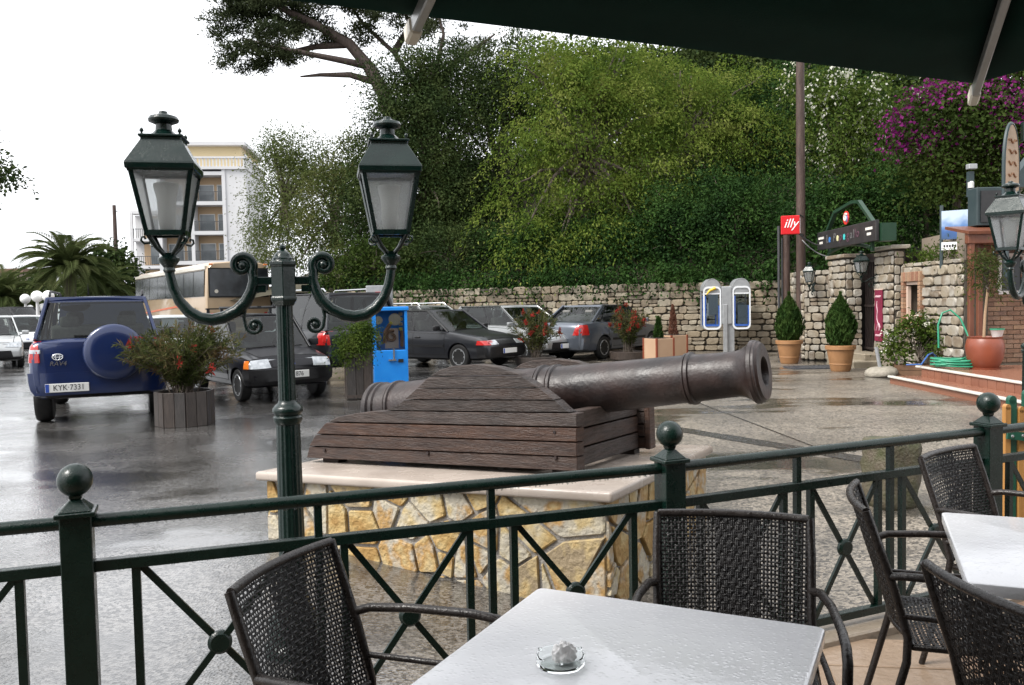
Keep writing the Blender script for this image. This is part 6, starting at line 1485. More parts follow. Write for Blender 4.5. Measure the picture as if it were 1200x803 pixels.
def limbs(mb, base, tips, r0, fork=.45, jit=.12, n=7, trunk_top=None):
    """trunk from base to trunk_top, limbs on to the tips"""
    base = Vector(base); tt = Vector(trunk_top) if trunk_top else base + Vector((0, 0, 1))
    pts = [lerp(base, tt, t) + Vector((NP.normal() * jit * .4, NP.normal() * jit * .4, 0)) * (1 if 0 < t < 1 else 0) for t in np.linspace(0, 1, 6)]
    mb.tube(pts, list(np.linspace(r0 * 1.25, r0 * .75, 6)), 9)
    for tip in tips:
        a = lerp(base, tt, NP.uniform(.55, 1.0)); b = Vector(tip); L = (b - a).length; P = []
        for t in np.linspace(0, 1, n):
            p = lerp(a, b, t); p.z += .18 * L * sin(pi * t) * .6; P.append(p + Vector(NP.normal(size=3) * jit * L * .12) * (1 if 0 < t < 1 else 0))
        rr_ = min(r0 * .5, .035 * L + .02); mb.tube(P, list(np.linspace(rr_, rr_ * .18, n)), 6)
def tree(name, label, cat, base, blobs, ncl, per, rad, flat, size, aspect, m, trunk=.18, ntip=18, bark=None, group='trees on the slope', up=.6, droop=.2, shell=(.5, 1), top=None, cut=None, out=.5):
    T = thing(name, label, cat, base, 0, group); b0 = np.array(base)
    bl = [(b[0] - b0[0], b[1] - b0[1], b[2] - b0[2], *b[3:]) for b in blobs]
    cc, dd = clumps(bl, ncl, shell)
    c, D, N, s = leaves_at(cc, dd, per, rad, flat, size, up, droop, out)
    leaf_mesh('crown', c, D, N, s, aspect, m, parent=T)
    q = MB(); tips = [cc[i] * .96 for i in NP.choice(ncl, min(ntip, ncl), replace=False)]
    big = bl[0]; tt = top or (big[0] * .7, big[1] * .7, max(big[2] - big[5] * .2, .5)); limbs(q, (0, 0, -.2), tips, trunk, trunk_top=tt); q.build('trunk', bark or BARK, T, smooth=2)
    return T, cc, dd
def PB(px, py, Y, rpx, rpz, ry=None):           # ellipsoid from its pixel centre and radii at distance Y
    p = AT(px, py, Y); k = Y / FPX; return (p.x, p.y, p.z, rpx * k, ry or max(rpx, rpz) * k * .8, rpz * k)
L_bright = leafmat('spring_leaf', [(.030, .058, .009), (.075, .122, .017), (.135, .182, .030), (.21, .24, .058)], .4, nscale=1.0)
L_mid = leafmat('mid_green_leaf', [(.020, .038, .008), (.038, .062, .012), (.060, .082, .018)], .33, nscale=.6)
L_dark = leafmat('evergreen_leaf', [(.013, .026, .008), (.029, .048, .013), (.060, .080, .024)], .25, nscale=1.0)
L_olive = leafmat('olive_leaf', [(.040, .058, .016), (.075, .094, .026), (.115, .115, .042)], .3, nscale=.8)
L_pale = leafmat('pale_leaf', [(.055, .080, .02), (.09, .115, .035), (.13, .15, .06)], .4, nscale=.5)
L_ivy = leafmat('ivy_leaf', [(.009, .026, .007), (.021, .052, .011), (.046, .092, .020)], .25, nscale=1.2)
L_pine = leafmat('pine_needle', [(.022, .032, .014), (.038, .050, .022), (.055, .066, .03)], .12, nscale=.5)
L_palm = leafmat('palm_leaf', [(.045, .068, .022), (.080, .105, .036), (.115, .13, .052)], .25, nscale=.5)
L_cyp = leafmat('cypress_leaf', [(.018, .042, .010), (.032, .066, .014), (.050, .085, .02)], .2, nscale=4)
L_bot = leafmat('bottlebrush_leaf', [(.035, .050, .014), (.060, .075, .022), (.10, .10, .04), (.12, .075, .035)], .25, nscale=4)
L_bush = leafmat('bush_leaf', [(.03, .058, .009), (.058, .092, .015), (.095, .125, .026)], .35, nscale=3)
F_red = leafmat('red_flower', [(.20, .025, .018), (.32, .04, .03)], .3); F_white = leafmat('white_flower', [(.55, .54, .42), (.70, .70, .62)], .35); F_mag = leafmat('magenta_bract', [(.12, .010, .085), (.20, .02, .145), (.28, .045, .21)], .35, nscale=.8)
F_brn = leafmat('dry_leaf', [(.16, .07, .05), (.22, .11, .07)], .3)

# the slope behind the wall
sm = MB(); rows = []
SOIL = mat('slope_soil', (.030, .028, .014), (.05, .042, .024), scale=2, rough=.9, bump=.5)
for i, u in enumerate(np.linspace(-.6, 2.4, 44)):
    row = []
    a = Vector((lerp(WA[0], WB[0], u), lerp(WA[1], WB[1], u), 0))
    for j, v in enumerate((.35, .9, 2, 4, 7, 11, 16, 24, 36, 60)):
        z = 1.75 + min(v * .55, 7.5) * (1 if u > -.05 else max(.12, 1 + (u + .05) * 2.6)); p = a + nw_ * v
        if u > 1.0: p = p + nw_ * (u - 1) * 3
        row.append((p.x, p.y, (z + .25 * mn.noise(Vector((p.x * .5, p.y * .5, 0)))) if u > -.45 else .3))
    rows.append(row)
sm.sheet(rows); tag(sm.build('hillside', SOIL, smooth=3.2), 'earth slope rising behind the stone wall', kind='structure')
def hz_(x, y):
    p = Vector((x - WA[0], y - WA[1], 0)); v = p.dot(nw_); return 1.7 + min(max(v, 0) * .55, 7.5)
def onhill(px, Y): p = AT(px, 350, Y); return (p.x, p.y, hz_(p.x, p.y) - .1)

# umbrella pine at the top left
pn = AT(470, 300, 42); pb_ = (pn.x, pn.y, 4.5)
PT = thing('umbrella_pine', 'tall umbrella pine with flat dark crown above the other trees', 'tree', pb_)
forks = [(462, 130, 42), (440, 88, 42), (418, 52, 41.5), (385, 28, 41)]
q = MB(); b0 = Vector(pb_)
def pth(L_): return [AT(*a) - b0 for a in L_]
main = [Vector((0, 0, -.2))] + pth([(476, 200, 42), (450, 110, 42), (432, 78, 42), (410, 52, 42), (372, 30, 42), (330, 10, 42), (290, -15, 42)])
q.tube(main, [.5, .44, .36, .30, .26, .20, .14, .06], 9)
sub = [[(476, 200, 42), (492, 110, 42.5), (462, 62, 42.5), (425, 28, 42.5), (400, -10, 42.5)], [(476, 200, 42), (500, 120, 42), (512, 80, 41.5), (520, 40, 41.5), (510, 5, 41.5)], [(432, 78, 42), (405, 72, 41.5), (355, 62, 41), (318, 55, 41), (285, 45, 41)], [(410, 52, 42), (370, 55, 42.5), (335, 62, 42.5), (300, 70, 42.5)],
       [(500, 120, 42), (530, 75, 42), (560, 55, 42), (580, 40, 42)], [(372, 30, 42), (340, 28, 43), (300, 12, 43), (265, 5, 43)], [(445, 98, 42), (410, 88, 42), (375, 88, 42), (352, 90, 42)], [(462, 62, 42.5), (480, 30, 43), (470, 0, 43)]]
for L_ in sub: P_ = pth(L_); q.tube(P_, list(np.linspace(.20, .04, len(P_))), 7)
q.build('trunk', PBARK, PT, smooth=2)
pbl = [PB(275, 20, 42, 32, 16), PB(310, 5, 42, 40, 18), PB(350, 12, 42, 38, 14), PB(300, 62, 41, 30, 12), PB(330, 72, 41.5, 28, 11), PB(395, 5, 42, 40, 18), PB(440, -8, 42, 45, 22), PB(480, 25, 42, 30, 22), PB(500, 45, 41.5, 24, 18), PB(262, 38, 42, 18, 12), PB(375, 40, 42, 26, 9), PB(520, 10, 42, 30, 26), PB(420, 40, 42.5, 24, 12), PB(285, -15, 42, 50, 14), PB(350, -25, 42, 60, 18), PB(550, 55, 42, 26, 14)]
for _k in range(46):
    px_ = NP.uniform(248, 530); py_ = NP.uniform(-30, 30) + 18 * sin((px_ - 250) / 60.) ; pbl.append(PB(px_, py_, 42 + NP.normal() * 1.2, NP.uniform(10, 24), NP.uniform(5, 11)))
for _k in range(14):
    pbl.append(PB(NP.uniform(262, 350), NP.uniform(40, 88), 41.3, NP.uniform(8, 18), NP.uniform(4, 9)))
pbl = [(b[0] - b0.x, b[1] - b0.y, b[2] - b0.z, *b[3:]) for b in pbl]
cc, dd = clumps(pbl, 760, (.2, 1.15)); c, D, N, s = leaves_at(cc, dd, 62, .22, .55, (.14, .26), .3, 0, .4); D[:, 2] += .5
leaf_mesh('crown', c, D, N, s, .28, L_pine, parent=PT)

# broadleaf trees
tree('evergreen_tree', 'dark evergreen oak below the pine, in the middle of the trees', 'tree', onhill(500, 34), [PB(505, 190, 34, 78, 95), PB(470, 120, 34, 50, 60), PB(545, 110, 35, 48, 58), PB(450, 240, 33, 50, 70), PB(540, 250, 33, 60, 70), PB(500, 90, 34.5, 40, 36)], 340, 270, .55, .55, (.07, .15), .5, L_dark, .32, 30, shell=(.2, 1))
tree('evergreen_tree', 'second dark evergreen, narrow, rising between the oak and the bright tree', 'tree', onhill(585, 37), [PB(585, 190, 37, 45, 120), PB(600, 95, 37, 30, 60), PB(560, 80, 38, 26, 30)], 150, 180, .55, .6, (.07, .15), .5, L_dark, .25, 16)
_, bc, bd2 = tree('spring_tree', 'large bright yellow-green tree with layered drooping sprays', 'tree', onhill(690, 30), [PB(690, 150, 29.5, 95, 100), PB(650, 110, 29, 62, 72), PB(735, 95, 30, 62, 55), PB(630, 220, 28.5, 52, 70), PB(700, 250, 28.5, 70, 55), PB(770, 190, 29, 52, 66), PB(690, 70, 30, 60, 36), PB(625, 280, 28, 40, 30), PB(680, 292, 27.8, 34, 24), PB(745, 260, 28.4, 36, 30)], 165, 330, .66, .17, (.07, .15), .42, L_bright, .24, 30, up=.9, droop=.45, shell=(.45, 1))
tree('spring_tree', 'smaller yellow-green tree right of the large bright one', 'tree', onhill(800, 32), [PB(815, 130, 31, 66, 55), PB(860, 110, 32, 55, 42), PB(780, 100, 32, 48, 36), PB(880, 160, 31, 48, 44)], 75, 300, .66, .18, (.07, .15), .42, L_bright, .2, 16, up=.9, droop=.4)
tree('woodland_tree', 'dark tree crown filling the space behind the wooden pole', 'tree', onhill(900, 33), [PB(900, 190, 33, 95, 100), PB(850, 250, 31, 80, 60), PB(960, 120, 34, 70, 70), PB(1010, 200, 31, 70, 80)], 300, 170, .58, .5, (.08, .16), .5, L_ivy, .3, 24)
tree('woodland_tree', 'dark tree behind the bright ones, closing the gaps between them', 'tree', onhill(740, 39), [PB(740, 170, 39, 120, 120), PB(650, 120, 39, 70, 70), PB(840, 110, 40, 90, 60)], 420, 110, .7, .5, (.13, .26), .6, L_dark, .3, 18)
tree('woodland_tree', 'dark trees far up the slope closing the skyline behind the wooden pole', 'tree', onhill(960, 42), [PB(890, 105, 40, 90, 60), PB(1000, 120, 39, 90, 70), PB(1110, 130, 38, 90, 70), PB(820, 90, 41, 60, 50)], 330, 110, .75, .5, (.15, .30), .6, L_dark, .3, 16, shell=(.2, 1))
_, ac, ad = tree('flowering_acacia', 'acacia with hanging white blossom right of the wooden pole', 'tree', onhill(985, 26.5), [PB(985, 130, 25, 46, 42), PB(1030, 120, 25, 40, 40), PB(955, 105, 25.5, 36, 26), PB(1010, 180, 24.5, 40, 45), PB(1000, 230, 24.5, 26, 22)], 100, 130, .46, .3, (.07, .15), .5, L_bush, .16, 14, up=.8, droop=.5)
T = [o for o in bpy.data.objects if o.name.startswith('flowering_acacia')][0]
k = NP.choice(len(ac), 30, replace=False); c, D, N, s = leaves_at(ac[k] + ad[k] * .3, ad[k], 34, .13, 2.2, (.07, .12), .3, .9, .2); leaf_mesh('blossom', c, D, N, s, .7, F_white, parent=T)
# bougainvillea
bg0 = AT(1150, 250, 20.5); bgb = (bg0.x, bg0.y + 1.2, 1.8)
_, gc2, gd = tree('bougainvillea', 'bougainvillea covered in magenta blossom above the restaurant', 'shrub', bgb, [PB(1120, 135, 20.5, 62, 40), PB(1180, 110, 20.5, 60, 36), PB(1170, 175, 20, 66, 44), PB(1230, 150, 20.5, 60, 60), PB(1105, 200, 20.5, 50, 40), PB(1085, 150, 21, 36, 34)], 220, 100, .34, .55, (.07, .13), .6, L_mid, .1, 14)
T = [o for o in bpy.data.objects if o.name.startswith('bougainvillea')][0]
sel = np.where(np.sin(gc2[:, 0] * 2.6) + .8 * np.sin(gc2[:, 2] * 3.1 + gc2[:, 0]) + .4 * NP.normal(size=len(gc2)) > -.55)[0]; sel = sel[gc2[sel, 2] > np.quantile(gc2[:, 2], .2)]
c, D, N, s = leaves_at(gc2[sel] + gd[sel] * .22, gd[sel], 40, .22, .6, (.07, .12), .5, .2, .5); leaf_mesh('blossom', c, D, N, s, .8, F_mag, parent=T)
# left-hand trees
tree('pale_tree', 'thin pale green tree beside the hotel', 'tree', onhill(335, 40), [PB(335, 225, 40, 36, 62), PB(320, 285, 39, 28, 34), PB(360, 190, 41, 30, 40), PB(330, 170, 40, 20, 22)], 180, 120, .5, .5, (.07, .15), .5, L_pale, .2, 18)
tree('olive_tree', 'olive-green bushy tree between the pale tree and the evergreen oak', 'tree', onhill(395, 35), [PB(390, 240, 35, 42, 55), PB(415, 200, 35.5, 36, 46), PB(360, 285, 34, 30, 36), PB(420, 290, 33.5, 42, 34)], 170, 120, .48, .5, (.07, .15), .5, L_olive, .24, 14)
tree('leafy_shrub', 'light green shrub spilling over the wall left of the blue machine', 'shrub', onhill(440, 31), [PB(440, 300, 30.5, 40, 28), PB(405, 318, 30.5, 34, 20), PB(480, 312, 30, 32, 24)], 150, 30, .26, .7, (.10, .18), .5, L_mid, .06, 8, group='shrubs along the wall')
for lab, px, py, Y, rx_, rz_, n_, mm in (('dark shrub mass under the evergreen oak', 530, 300, 30, 60, 34, 220, L_dark), ('green shrub on the slope under the large bright tree', 640, 298, 28.8, 64, 36, 230, L_ivy), ('shrub hanging over the wall above the grey-blue saloon', 735, 300, 27.6, 56, 40, 230, L_ivy),
                                         ('ivy mass hanging over the wall by the meter box', 800, 285, 26.6, 44, 56, 240, L_ivy), ('ivy mass above the telephone stand', 865, 270, 26.2, 50, 60, 260, L_ivy), ('dark shrub on the slope above the gate sign', 985, 255, 23.6, 62, 46, 240, L_ivy), ('dark shrub behind the iron gate and its pillars', 1010, 300, 22.3, 40, 40, 120, L_ivy), ('dark shrub on the slope between gate sign and restaurant', 1085, 240, 22.5, 60, 48, 240, L_ivy)):
    tree('slope_shrub', lab, 'shrub', (lambda p: (p.x, p.y, hz_(p.x, p.y) - .2))(AT(px, 330, Y + .6)), [PB(px, py, Y, rx_, rz_), PB(px - rx_ * .5, py - rz_ * .5, Y + .8, rx_ * .7, rz_ * .8), PB(px + rx_ * .5, py - rz_ * .4, Y + .6, rx_ * .7, rz_ * .8)], n_ // 2, 110, .38, .5, (.06, .14), .5, mm, .07, 16, group='shrubs along the wall')
# trailing growth along the wall top
cc = []; 
for _ in range(420):
    u = NP.uniform(.15, 1.0); p = Vector((lerp(WA[0], WB[0], u), lerp(WA[1], WB[1], u), 0)) + nw_ * NP.uniform(-.12, .5); cc.append((p.x, p.y, 2.0 + NP.uniform(-.05, .45) - (.5 * NP.uniform() ** 2 if NP.uniform() < .35 * (1 + sin(u * 30)) else 0)))
cc = np.array(cc); dd = np.tile([[-.3, -.9, .2]], (len(cc), 1)); c, D, N, s = leaves_at(cc, dd, 26, .17, 1, (.08, .16), .5, .3)
tag(leaf_mesh('trailing_growth', c, D, N, s, .45, L_ivy), 'trailing green growth along the top of the long stone wall', kind='stuff')
cc = []
for _ in range(70): cc.append((8.2 + NP.uniform(-.15, .3), NP.uniform(15.2, 17.5), 2.15 + NP.uniform(0, .2)))
cc = np.array(cc); c, D, N, s = leaves_at(cc, np.tile([[0, 0, 1.]], (len(cc), 1)), 22, .12, 1, (.06, .12), .4, .0)
tag(leaf_mesh('wall_top_grass', c, D, N, s, .3, L_bush), 'tufts of grass on the pale wall right of the gate', kind='stuff')
# ground cover on the slope
cc = []
for _ in range(1500):
    u = NP.uniform(-.05, 1.5); v = .4 + 8 * NP.uniform() ** 1.5; p = Vector((lerp(WA[0], WB[0], u), lerp(WA[1], WB[1], u), 0)) + nw_ * (v + max(0, u - 1) * 3); cc.append((p.x, p.y, 1.75 + min(v * .55, 7.5) + NP.uniform(0, .35)))
cc = np.array(cc); c, D, N, s = leaves_at(cc, np.tile([[-.3, -.7, .5]], (len(cc), 1)), 26, .26, .8, (.09, .20), .5, .3)
tag(leaf_mesh('ground_cover', c, D, N, s, .5, L_ivy), 'dark leafy ground cover on the slope behind the wall', kind='stuff')

# ---- palms
def palm(label, base, h, r_, L, nf, seed):
    rng_ = np.random.default_rng(seed); T = thing('palm_tree', label, 'palm', base, 0, 'palm trees')
    q = MB(); q.tube([(0, 0, -.1), (0, 0, h * .5), (0, 0, h)], [r_ * 1.1, r_, r_ * 1.25], 10); q.build('trunk', BARK, T, smooth=1)
    C, D, N, S_ = [], [], [], []; st = MB()
    for f in range(nf):
        az = f * 2.399 + rng_.normal() * .1; el = lerp(1.35, -.55, (f / nf) ** .85) + rng_.normal() * .08; l_ = L * rng_.uniform(.85, 1.1); P = []; e = el; p = Vector((0, 0, h)); k = 16
        for i in range(k + 1):
            P.append(p.copy()); p += Vector((cos(az) * cos(e), sin(az) * cos(e), sin(e))) * (l_ / k); e -= (1.5 if el > .2 else .9) / k * (.5 + i / k)
        st.tube(P, list(np.linspace(.05, .01, k + 1)), 5, cap=False)
        for i in range(2, k * 2):
            t = i / (k * 2); a = P[int(t * k)]; b = P[min(int(t * k) + 1, k)]; pos = lerp(a, b, t * k - int(t * k)); tg = (b - a).normalized(); sd = tg.cross(Vector((0, 0, 1))); sd = sd.normalized() if sd.length > .01 else Vector((1, 0, 0)); upv = sd.cross(tg)
            for sg_ in (-1, 1):
                dv = (tg * .75 + sd * sg_ * .8 + upv * .28).normalized(); ll = .62 * l_ / 2.9 * (sin(pi * min(1, t * .9 + .12)) ** .6); C.append(pos + dv * ll / 2); D.append(dv); N.append(upv); S_.append(ll)
    st.build('frond_stem', L_palm, T, smooth=2)
    leaf_mesh('fronds', np.array([list(v) for v in C]), np.array([list(v) for v in D]), np.array([list(v) for v in N]), np.array(S_), .10, L_palm, parent=T)
def PG(px, Y): p = AT(px, 380, Y); return (p.x, p.y, 0)
palm('tallest palm tree with its crown above the blue off-roader', PG(84, 50), 4.1, .30, 3.1, 70, 1)
palm('palm tree cut by the left picture edge', PG(2, 46), 2.3, .30, 2.6, 54, 2)
palm('palm tree between the tallest palm and the thin mast', PG(124, 54), 2.9, .28, 2.5, 50, 3)
tree('dark_tree', 'dark round tree behind the palms beside the thin mast', 'tree', PG(128, 62), [PB(130, 318, 62, 28, 28), PB(105, 330, 62, 26, 22)], 130, 28, .55, .7, (.25, .45), .55, L_dark, .25, 8, group='trees behind the palms')
tree('dark_tree', 'dark low trees behind the palms at the left', 'tree', PG(45, 64), [PB(45, 345, 64, 46, 18), PB(5, 345, 64, 36, 16), PB(165, 345, 64, 20, 22)], 170, 28, .5, .7, (.25, .45), .55, L_dark, .25, 8, group='trees behind the palms')
hg = AT(2, 380, 44); cc = np.stack([NP.uniform(-3.2, 1.3, 260), NP.uniform(-.6, .6, 260), NP.uniform(.1, 1.55, 260)], 1) + [[hg.x, hg.y, 0]]
H_ = thing('clipped_hedge', 'clipped green hedge behind the cars at the left edge', 'hedge', (hg.x, hg.y, 0)); c, D, N, s = leaves_at(cc - [[hg.x, hg.y, 0]], np.tile([[0, -.6, .6]], (260, 1)), 40, .2, .8, (.10, .18), .5, .0); leaf_mesh('foliage', c, D, N, s, .6, L_bush, parent=H_)
q = MB(); q.box((-.9, .05, .7), (4.2, .8, 1.4)); q.build('branches', mat('hedge_twigs', (.02, .025, .01), rough=.9), H_)
# a bough of a tree that stands left of the view
ob = AT(-120, 260, 17); tree('street_tree', 'leafy bough reaching in at the left picture edge against the sky', 'tree', (ob.x, ob.y, 0), [PB(-70, 190, 17, 70, 60), PB(2, 208, 17, 20, 9), PB(18, 200, 17, 10, 6), PB(-20, 200, 17, 30, 16)], 120, 30, .17, .7, (.07, .13), .5, L_dark, .16, 16, group='street trees')

# ---- potted plants
POTM = mat('ochre_clay_pot', (.33, .17, .075), (.28, .14, .06), scale=5, rough=.5, bump=.1); REDP = mat('red_clay_pot', (.22, .055, .026), (.18, .045, .022), scale=4, rough=.4)
PLW = mat('dark_planter_wood', (.030, .022, .018), (.05, .037, .03), scale=5, rough=.45, bump=.4, bscale=24, stretch=(6, 6, 1), rand='object', rv=.25); EARTH = mat('potting_earth', (.03, .022, .016), rough=.9)
def cypress(label, p, s):
    T = thing('potted_cypress', label, 'plant pot', p, 0, 'clipped cypresses in ochre pots')
    q = MB(); q.lathe([(.17 * s, 0), (.19 * s, .03 * s), (.255 * s, .42 * s), (.285 * s, .43 * s), (.29 * s, .50 * s), (.26 * s, .51 * s), (.25 * s, .46 * s), (.001, .46 * s)], 28)
    q.lathe([(.205 * s, .13 * s), (.215 * s, .14 * s), (.212 * s, .16 * s)], 28, cap=False); q.build('pot', POTM, T, smooth=.6)
    n = 5200; t = NP.uniform(0, 1, n); a = NP.uniform(0, 2 * pi, n); rad = .30 * s * np.sin(np.clip(t * .93 + .14, 0, 1) * pi) ** .75 * (1 - .35 * t) * np.sqrt(NP.uniform(.45, 1.15, n)) * (1 + .10 * np.sin(a * 5 + t * 9) + .09 * np.sin(a * 11 - t * 23 + s * 40))
    c = np.stack([rad * np.cos(a), rad * np.sin(a), .50 * s + t * 1.02 * s], 1); D = np.stack([np.cos(a) * .5, np.sin(a) * .5, np.full(n, 1.1)], 1) + NP.normal(size=(n, 3)) * .3; N = np.stack([np.cos(a), np.sin(a), np.full(n, .3)], 1) + NP.normal(size=(n, 3)) * .4
    leaf_mesh('foliage', c, D, N, NP.uniform(.06, .13, n) * s, .35, L_cyp, parent=T)
    q = MB(); q.tube([(0, 0, .4 * s), (0, 0, 1.3 * s)], [.03, .01], 6); q.build('stem', BARK, T); return T
cypress('clipped cypress in an ochre pot beside the wooden pole', G(925, 426), 1.06); cypress('clipped cypress in an ochre pot nearest the gate', G(985, 435), 1.04)
def spray(T, org, h, spread, nst, per, lsize, asp, m, flower=None, nfl=0, lean=.2, fl=(.05, .09)):
    """upright leafy stems from one planter"""
    C, D, N, S_ = [], [], [], []; fc = []; q = MB()
    for k in range(nst):
        a = NP.uniform(0, 2 * pi); r_ = spread * NP.uniform(.1, 1) ** .6; hh = h * NP.uniform(.55, 1.0) * (1 - .25 * (r_ / spread) ** 2); b = Vector(org) + Vector((NP.normal() * .06, NP.normal() * .06, 0)); e = Vector(org) + Vector((r_ * cos(a), r_ * sin(a), hh)); md = lerp(b, e, .5) + Vector((-r_ * cos(a) * .2, -r_ * sin(a) * .2, hh * .08)); P = [b, lerp(b, md, .6), md, lerp(md, e, .5), e]; q.tube(P, [.008, .007, .006, .004, .002], 4, cap=False)
        for i in range(per):
            t = NP.uniform(.18, 1); s_ = t * 4; j = min(int(s_), 3); p = lerp(P[j], P[j + 1], s_ - j); tg = (P[j + 1] - P[j]).normalized(); dv = Vector(unitv(1)[0]) * .8 + tg * .7; l_ = NP.uniform(*lsize); C.append(p + dv.normalized() * l_ * .5); D.append(dv); N.append(unitv(1)[0] + [0, 0, .5]); S_.append(l_)
        if k < nfl: fc.append(P[4] + Vector((0, 0, NP.uniform(-.1, .03))))
    q.build('stems', BARK, T, smooth=2); leaf_mesh('foliage', np.array([list(v) for v in C]), np.array([list(v) for v in D]), np.array(N), np.array(S_), asp, m, parent=T)
    if flower and fc:
        fc = np.array([list(v) for v in fc]); c, D, N, s = leaves_at(fc, np.tile([[0, 0, 1.]], (len(fc), 1)), 16, .022, 1.5, fl, .2, .0); tag(leaf_mesh('flowers', c, D, N, s, .3, flower, parent=T), kind='stuff')
# eight-sided timber planter near the blue off-roader
pl = G(207, 501); t0 = thing('timber_planter', 'eight-sided dark timber planter with a red-flowering shrub beside the blue off-roader', 'planter', (pl.x, pl.y + .3, 0))
for k in range(8):
    a0, a1 = [radians(22.5 + 45 * (k + e)) for e in (0, 1)]; r_ = .365; q = MB()
    A_, B_ = Vector((r_ * cos(a0), r_ * sin(a0), 0)), Vector((r_ * cos(a1), r_ * sin(a1), 0)); am = (a0 + a1) / 2
    for j in range(2):
        q = MB(); s0, s1 = lerp(A_, B_, j / 2 + .01), lerp(A_, B_, j / 2 + .49); c_ = (s0 + s1) / 2; q.box((c_.x, c_.y, .225), (.03, (s1 - s0).length, .45), R3z(am)); q.build('plank', PLW, t0, bevel=.004)
q = MB(); q.lathe([(.34, .05), (.345, .40), (.001, .41)], 8, a0=radians(22.5)); q.build('earth', EARTH, t0)
spray(t0, (0, 0, .38), 1.0, .80, 150, 75, (.07, .14), .11, L_bot, F_red, 7)
pl = G(418, 469); t0 = thing('timber_planter', 'tall square dark timber planter with a green bush beside the blue machine', 'planter', (pl.x, pl.y + .2, 0), .3)
for k in range(4):
    R = R3z(k * pi / 2)
    for j in range(3): q = MB(); q.box(R @ Vector((.19, -.125 + j * .125, .39)), (.03, .12, .76), R); q.build('plank', PLW, t0, bevel=.004)
for z in (.06, .72): q = MB(); q.box((0, 0, z), (.43, .43, .05)); q.build('band', PLW, t0)
q = MB(); q.box((0, 0, .70), (.34, .34, .1)); q.build('earth', EARTH, t0)
bl = [(0, 0, .98, .36, .34, .28), (-.12, -.1, .80, .30, .28, .3), (.1, 0, 1.1, .22, .22, .22)]; cc, dd = clumps(bl, 150, (.3, 1)); c, D, N, s = leaves_at(cc, dd, 30, .06, 1, (.03, .065), .5, .3); leaf_mesh('foliage', c, D, N, s, .4, L_bush, parent=t0)
for lab, px, py, h in (('red-flowering shrub in a low planter before the silver hatchback', 628, 429, 1.25), ('red-flowering shrub in a low dark planter before the grey-blue saloon', 737, 422, 1.42)):
    p = G(px, py); t0 = thing('low_planter', lab, 'planter', (p.x, p.y, 0), 0, 'low planters with red-flowering shrubs'); q = MB(); q.lathe([(.44, 0), (.48, .04), (.50, .22), (.47, .23), (.46, .18), (.001, .18)], 20); q.build('tub', PLW, t0, smooth=.6)
    spray(t0, (0, 0, .18), h, .62 if px < 700 else .5, 70, 48, (.08, .15), .13, L_bot, F_red, 22 if px > 700 else 12, fl=(.07, .12))
# beige boxes with small conifers
BXM = mat('peach_box_panel', (.42, .28, .18), (.38, .245, .155), scale=3, rough=.5); BXE = mat('box_red_edge', (.20, .045, .02), rough=.5)
for i, (lab, px, py, Y) in enumerate((('front peach-coloured planter box by the grey-blue saloon', 772, 424, 20.0), ('rear peach-coloured planter box with a small conifer', 789, 420, 21.6))):
    p = AT(px, py, Y); t0 = thing('planter_box', lab, 'planter', (p.x, p.y, 0), radians(28), 'peach planter boxes'); q = MB(); q.box((0, 0, .31), (.50, .50, .62)); q.build('panel_body', BXM, t0, bevel=.008)
    for a in (-1, 1):
        for b in (-1, 1): q = MB(); q.box((a * .245, b * .245, .31), (.04, .04, .64)); q.build('corner_strip', BXE, t0)
    q = MB(); q.box((0, 0, .625), (.44, .44, .02)); q.build('earth', EARTH, t0)
    n = 900; t = NP.uniform(0, 1, n); a = NP.uniform(0, 2 * pi, n); r_ = .13 * (1 - t) ** .6 * np.sqrt(NP.uniform(.2, 1, n)); hh = .75 if i else .5
    c = np.stack([r_ * np.cos(a), r_ * np.sin(a), .63 + t * hh], 1); D = np.stack([np.cos(a) * .6, np.sin(a) * .6, np.full(n, .9)], 1) + NP.normal(size=(n, 3)) * .3; leaf_mesh('conifer', c, D, unitv(n), NP.uniform(.05, .1, n), .3, L_cyp if i == 0 else F_brn, parent=t0)
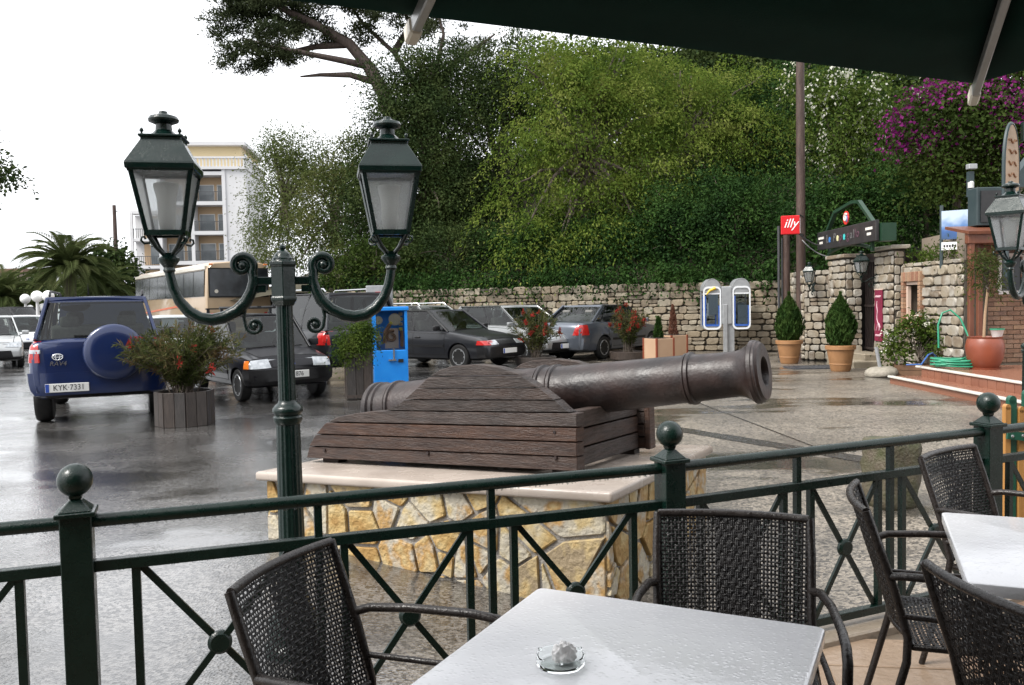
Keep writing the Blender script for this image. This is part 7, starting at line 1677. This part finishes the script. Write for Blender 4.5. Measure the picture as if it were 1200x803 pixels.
# white-flowering shrub in a wooden trough
p = G(1083, 441); t0 = thing('flower_trough', 'wooden trough with a white-flowering shrub before the pale wall', 'planter', (p.x, p.y + .2, 0), radians(-20)); TRW = mat('trough_wood', (.18, .10, .055), (.13, .07, .04), scale=4, rough=.5)
for y in (-.2, .2):
    for z in (.06, .16): q = MB(); q.box((0, y, z), (.86, .03, .092)); q.build('board', TRW, t0)
for x in (-.43, .43): q = MB(); q.box((x, 0, .11), (.03, .38, .2)); q.build('board', TRW, t0)
q = MB(); q.box((0, 0, .1), (.8, .36, .14)); q.build('earth', EARTH, t0)
bl = [(-.1, 0, .75, .5, .34, .36), (.3, 0, .62, .40, .3, .32), (-.42, 0, .5, .30, .28, .34), (.05, 0, .98, .3, .25, .22)]; cc, dd = clumps(bl, 95, (.4, 1)); c, D, N, s = leaves_at(cc, dd, 20, .09, .8, (.06, .11), .6, .2); leaf_mesh('foliage', c, D, N, s, .5, L_bush, parent=t0)
k = NP.choice(95, 34); c, D, N, s = leaves_at(cc[k] + dd[k] * .06, dd[k], 6, .04, 1, (.04, .06), .5, 0); tag(leaf_mesh('flowers', c, D, N, s, .8, F_white, parent=t0), kind='stuff')
q = MB(); limbs(q, (0, 0, .1), [cc[i] for i in range(16)], .02, trunk_top=(0, 0, .4), n=4); q.build('stems', BARK, t0)
# small tree in the red pot on the porch
p = AT(1154, 431, 13.9); t0 = thing('potted_tree', 'slender tree in a glazed red pot on the porch', 'plant pot', (p.x, p.y, .29))
q = MB(); q.lathe([(.17, 0), (.20, .02), (.27, .18), (.29, .36), (.27, .47), (.25, .50), (.265, .53), (.24, .53), (.22, .47), (.001, .47)], 28); q.build('pot', REDP, t0, smooth=.6); q = MB(); q.lathe([(.22, 0), (.23, .03), (.001, .03)], 24); q.build('saucer', REDP, t0)
q = MB(); q.tube([(-.02, 0, .45), (.0, 0, .9), (.04, 0, 1.3)], [.025, .022, .018], 8); q.build('stem', mat('pale_stem', (.30, .20, .12), rough=.7), t0, smooth=1)
bl = [(0, 0, 1.62, .34, .3, .38), (.1, 0, 1.4, .28, .25, .24), (-.15, 0, 1.75, .2, .2, .24)]; cc, dd = clumps(bl, 60, (.3, 1)); c, D, N, s = leaves_at(cc, dd, 20, .08, 1, (.05, .09), .4, .3); leaf_mesh('foliage', c, D, N, s, .25, L_olive, parent=t0)
q = MB(); limbs(q, (.04, 0, 1.25), [cc[i] for i in range(14)], .012, trunk_top=(.04, 0, 1.5), n=4); q.build('twigs', BARK, t0)
p2 = Vector((p.x + .17, p.y - .05, .80)); t1 = thing('small_white_pot', 'small white pot perched on the rim of the red pot', 'plant pot', p2); q = MB(); q.lathe([(.07, 0), (.10, .12), (.11, .13), (.10, .14), (.001, .13)], 18); q.build('pot', WINF, t1, smooth=.6); q = MB(); q.lathe([(.112, .128), (.112, .15), (.098, .15)], 18, cap=False); q.build('green_rim', HOSE, t1)
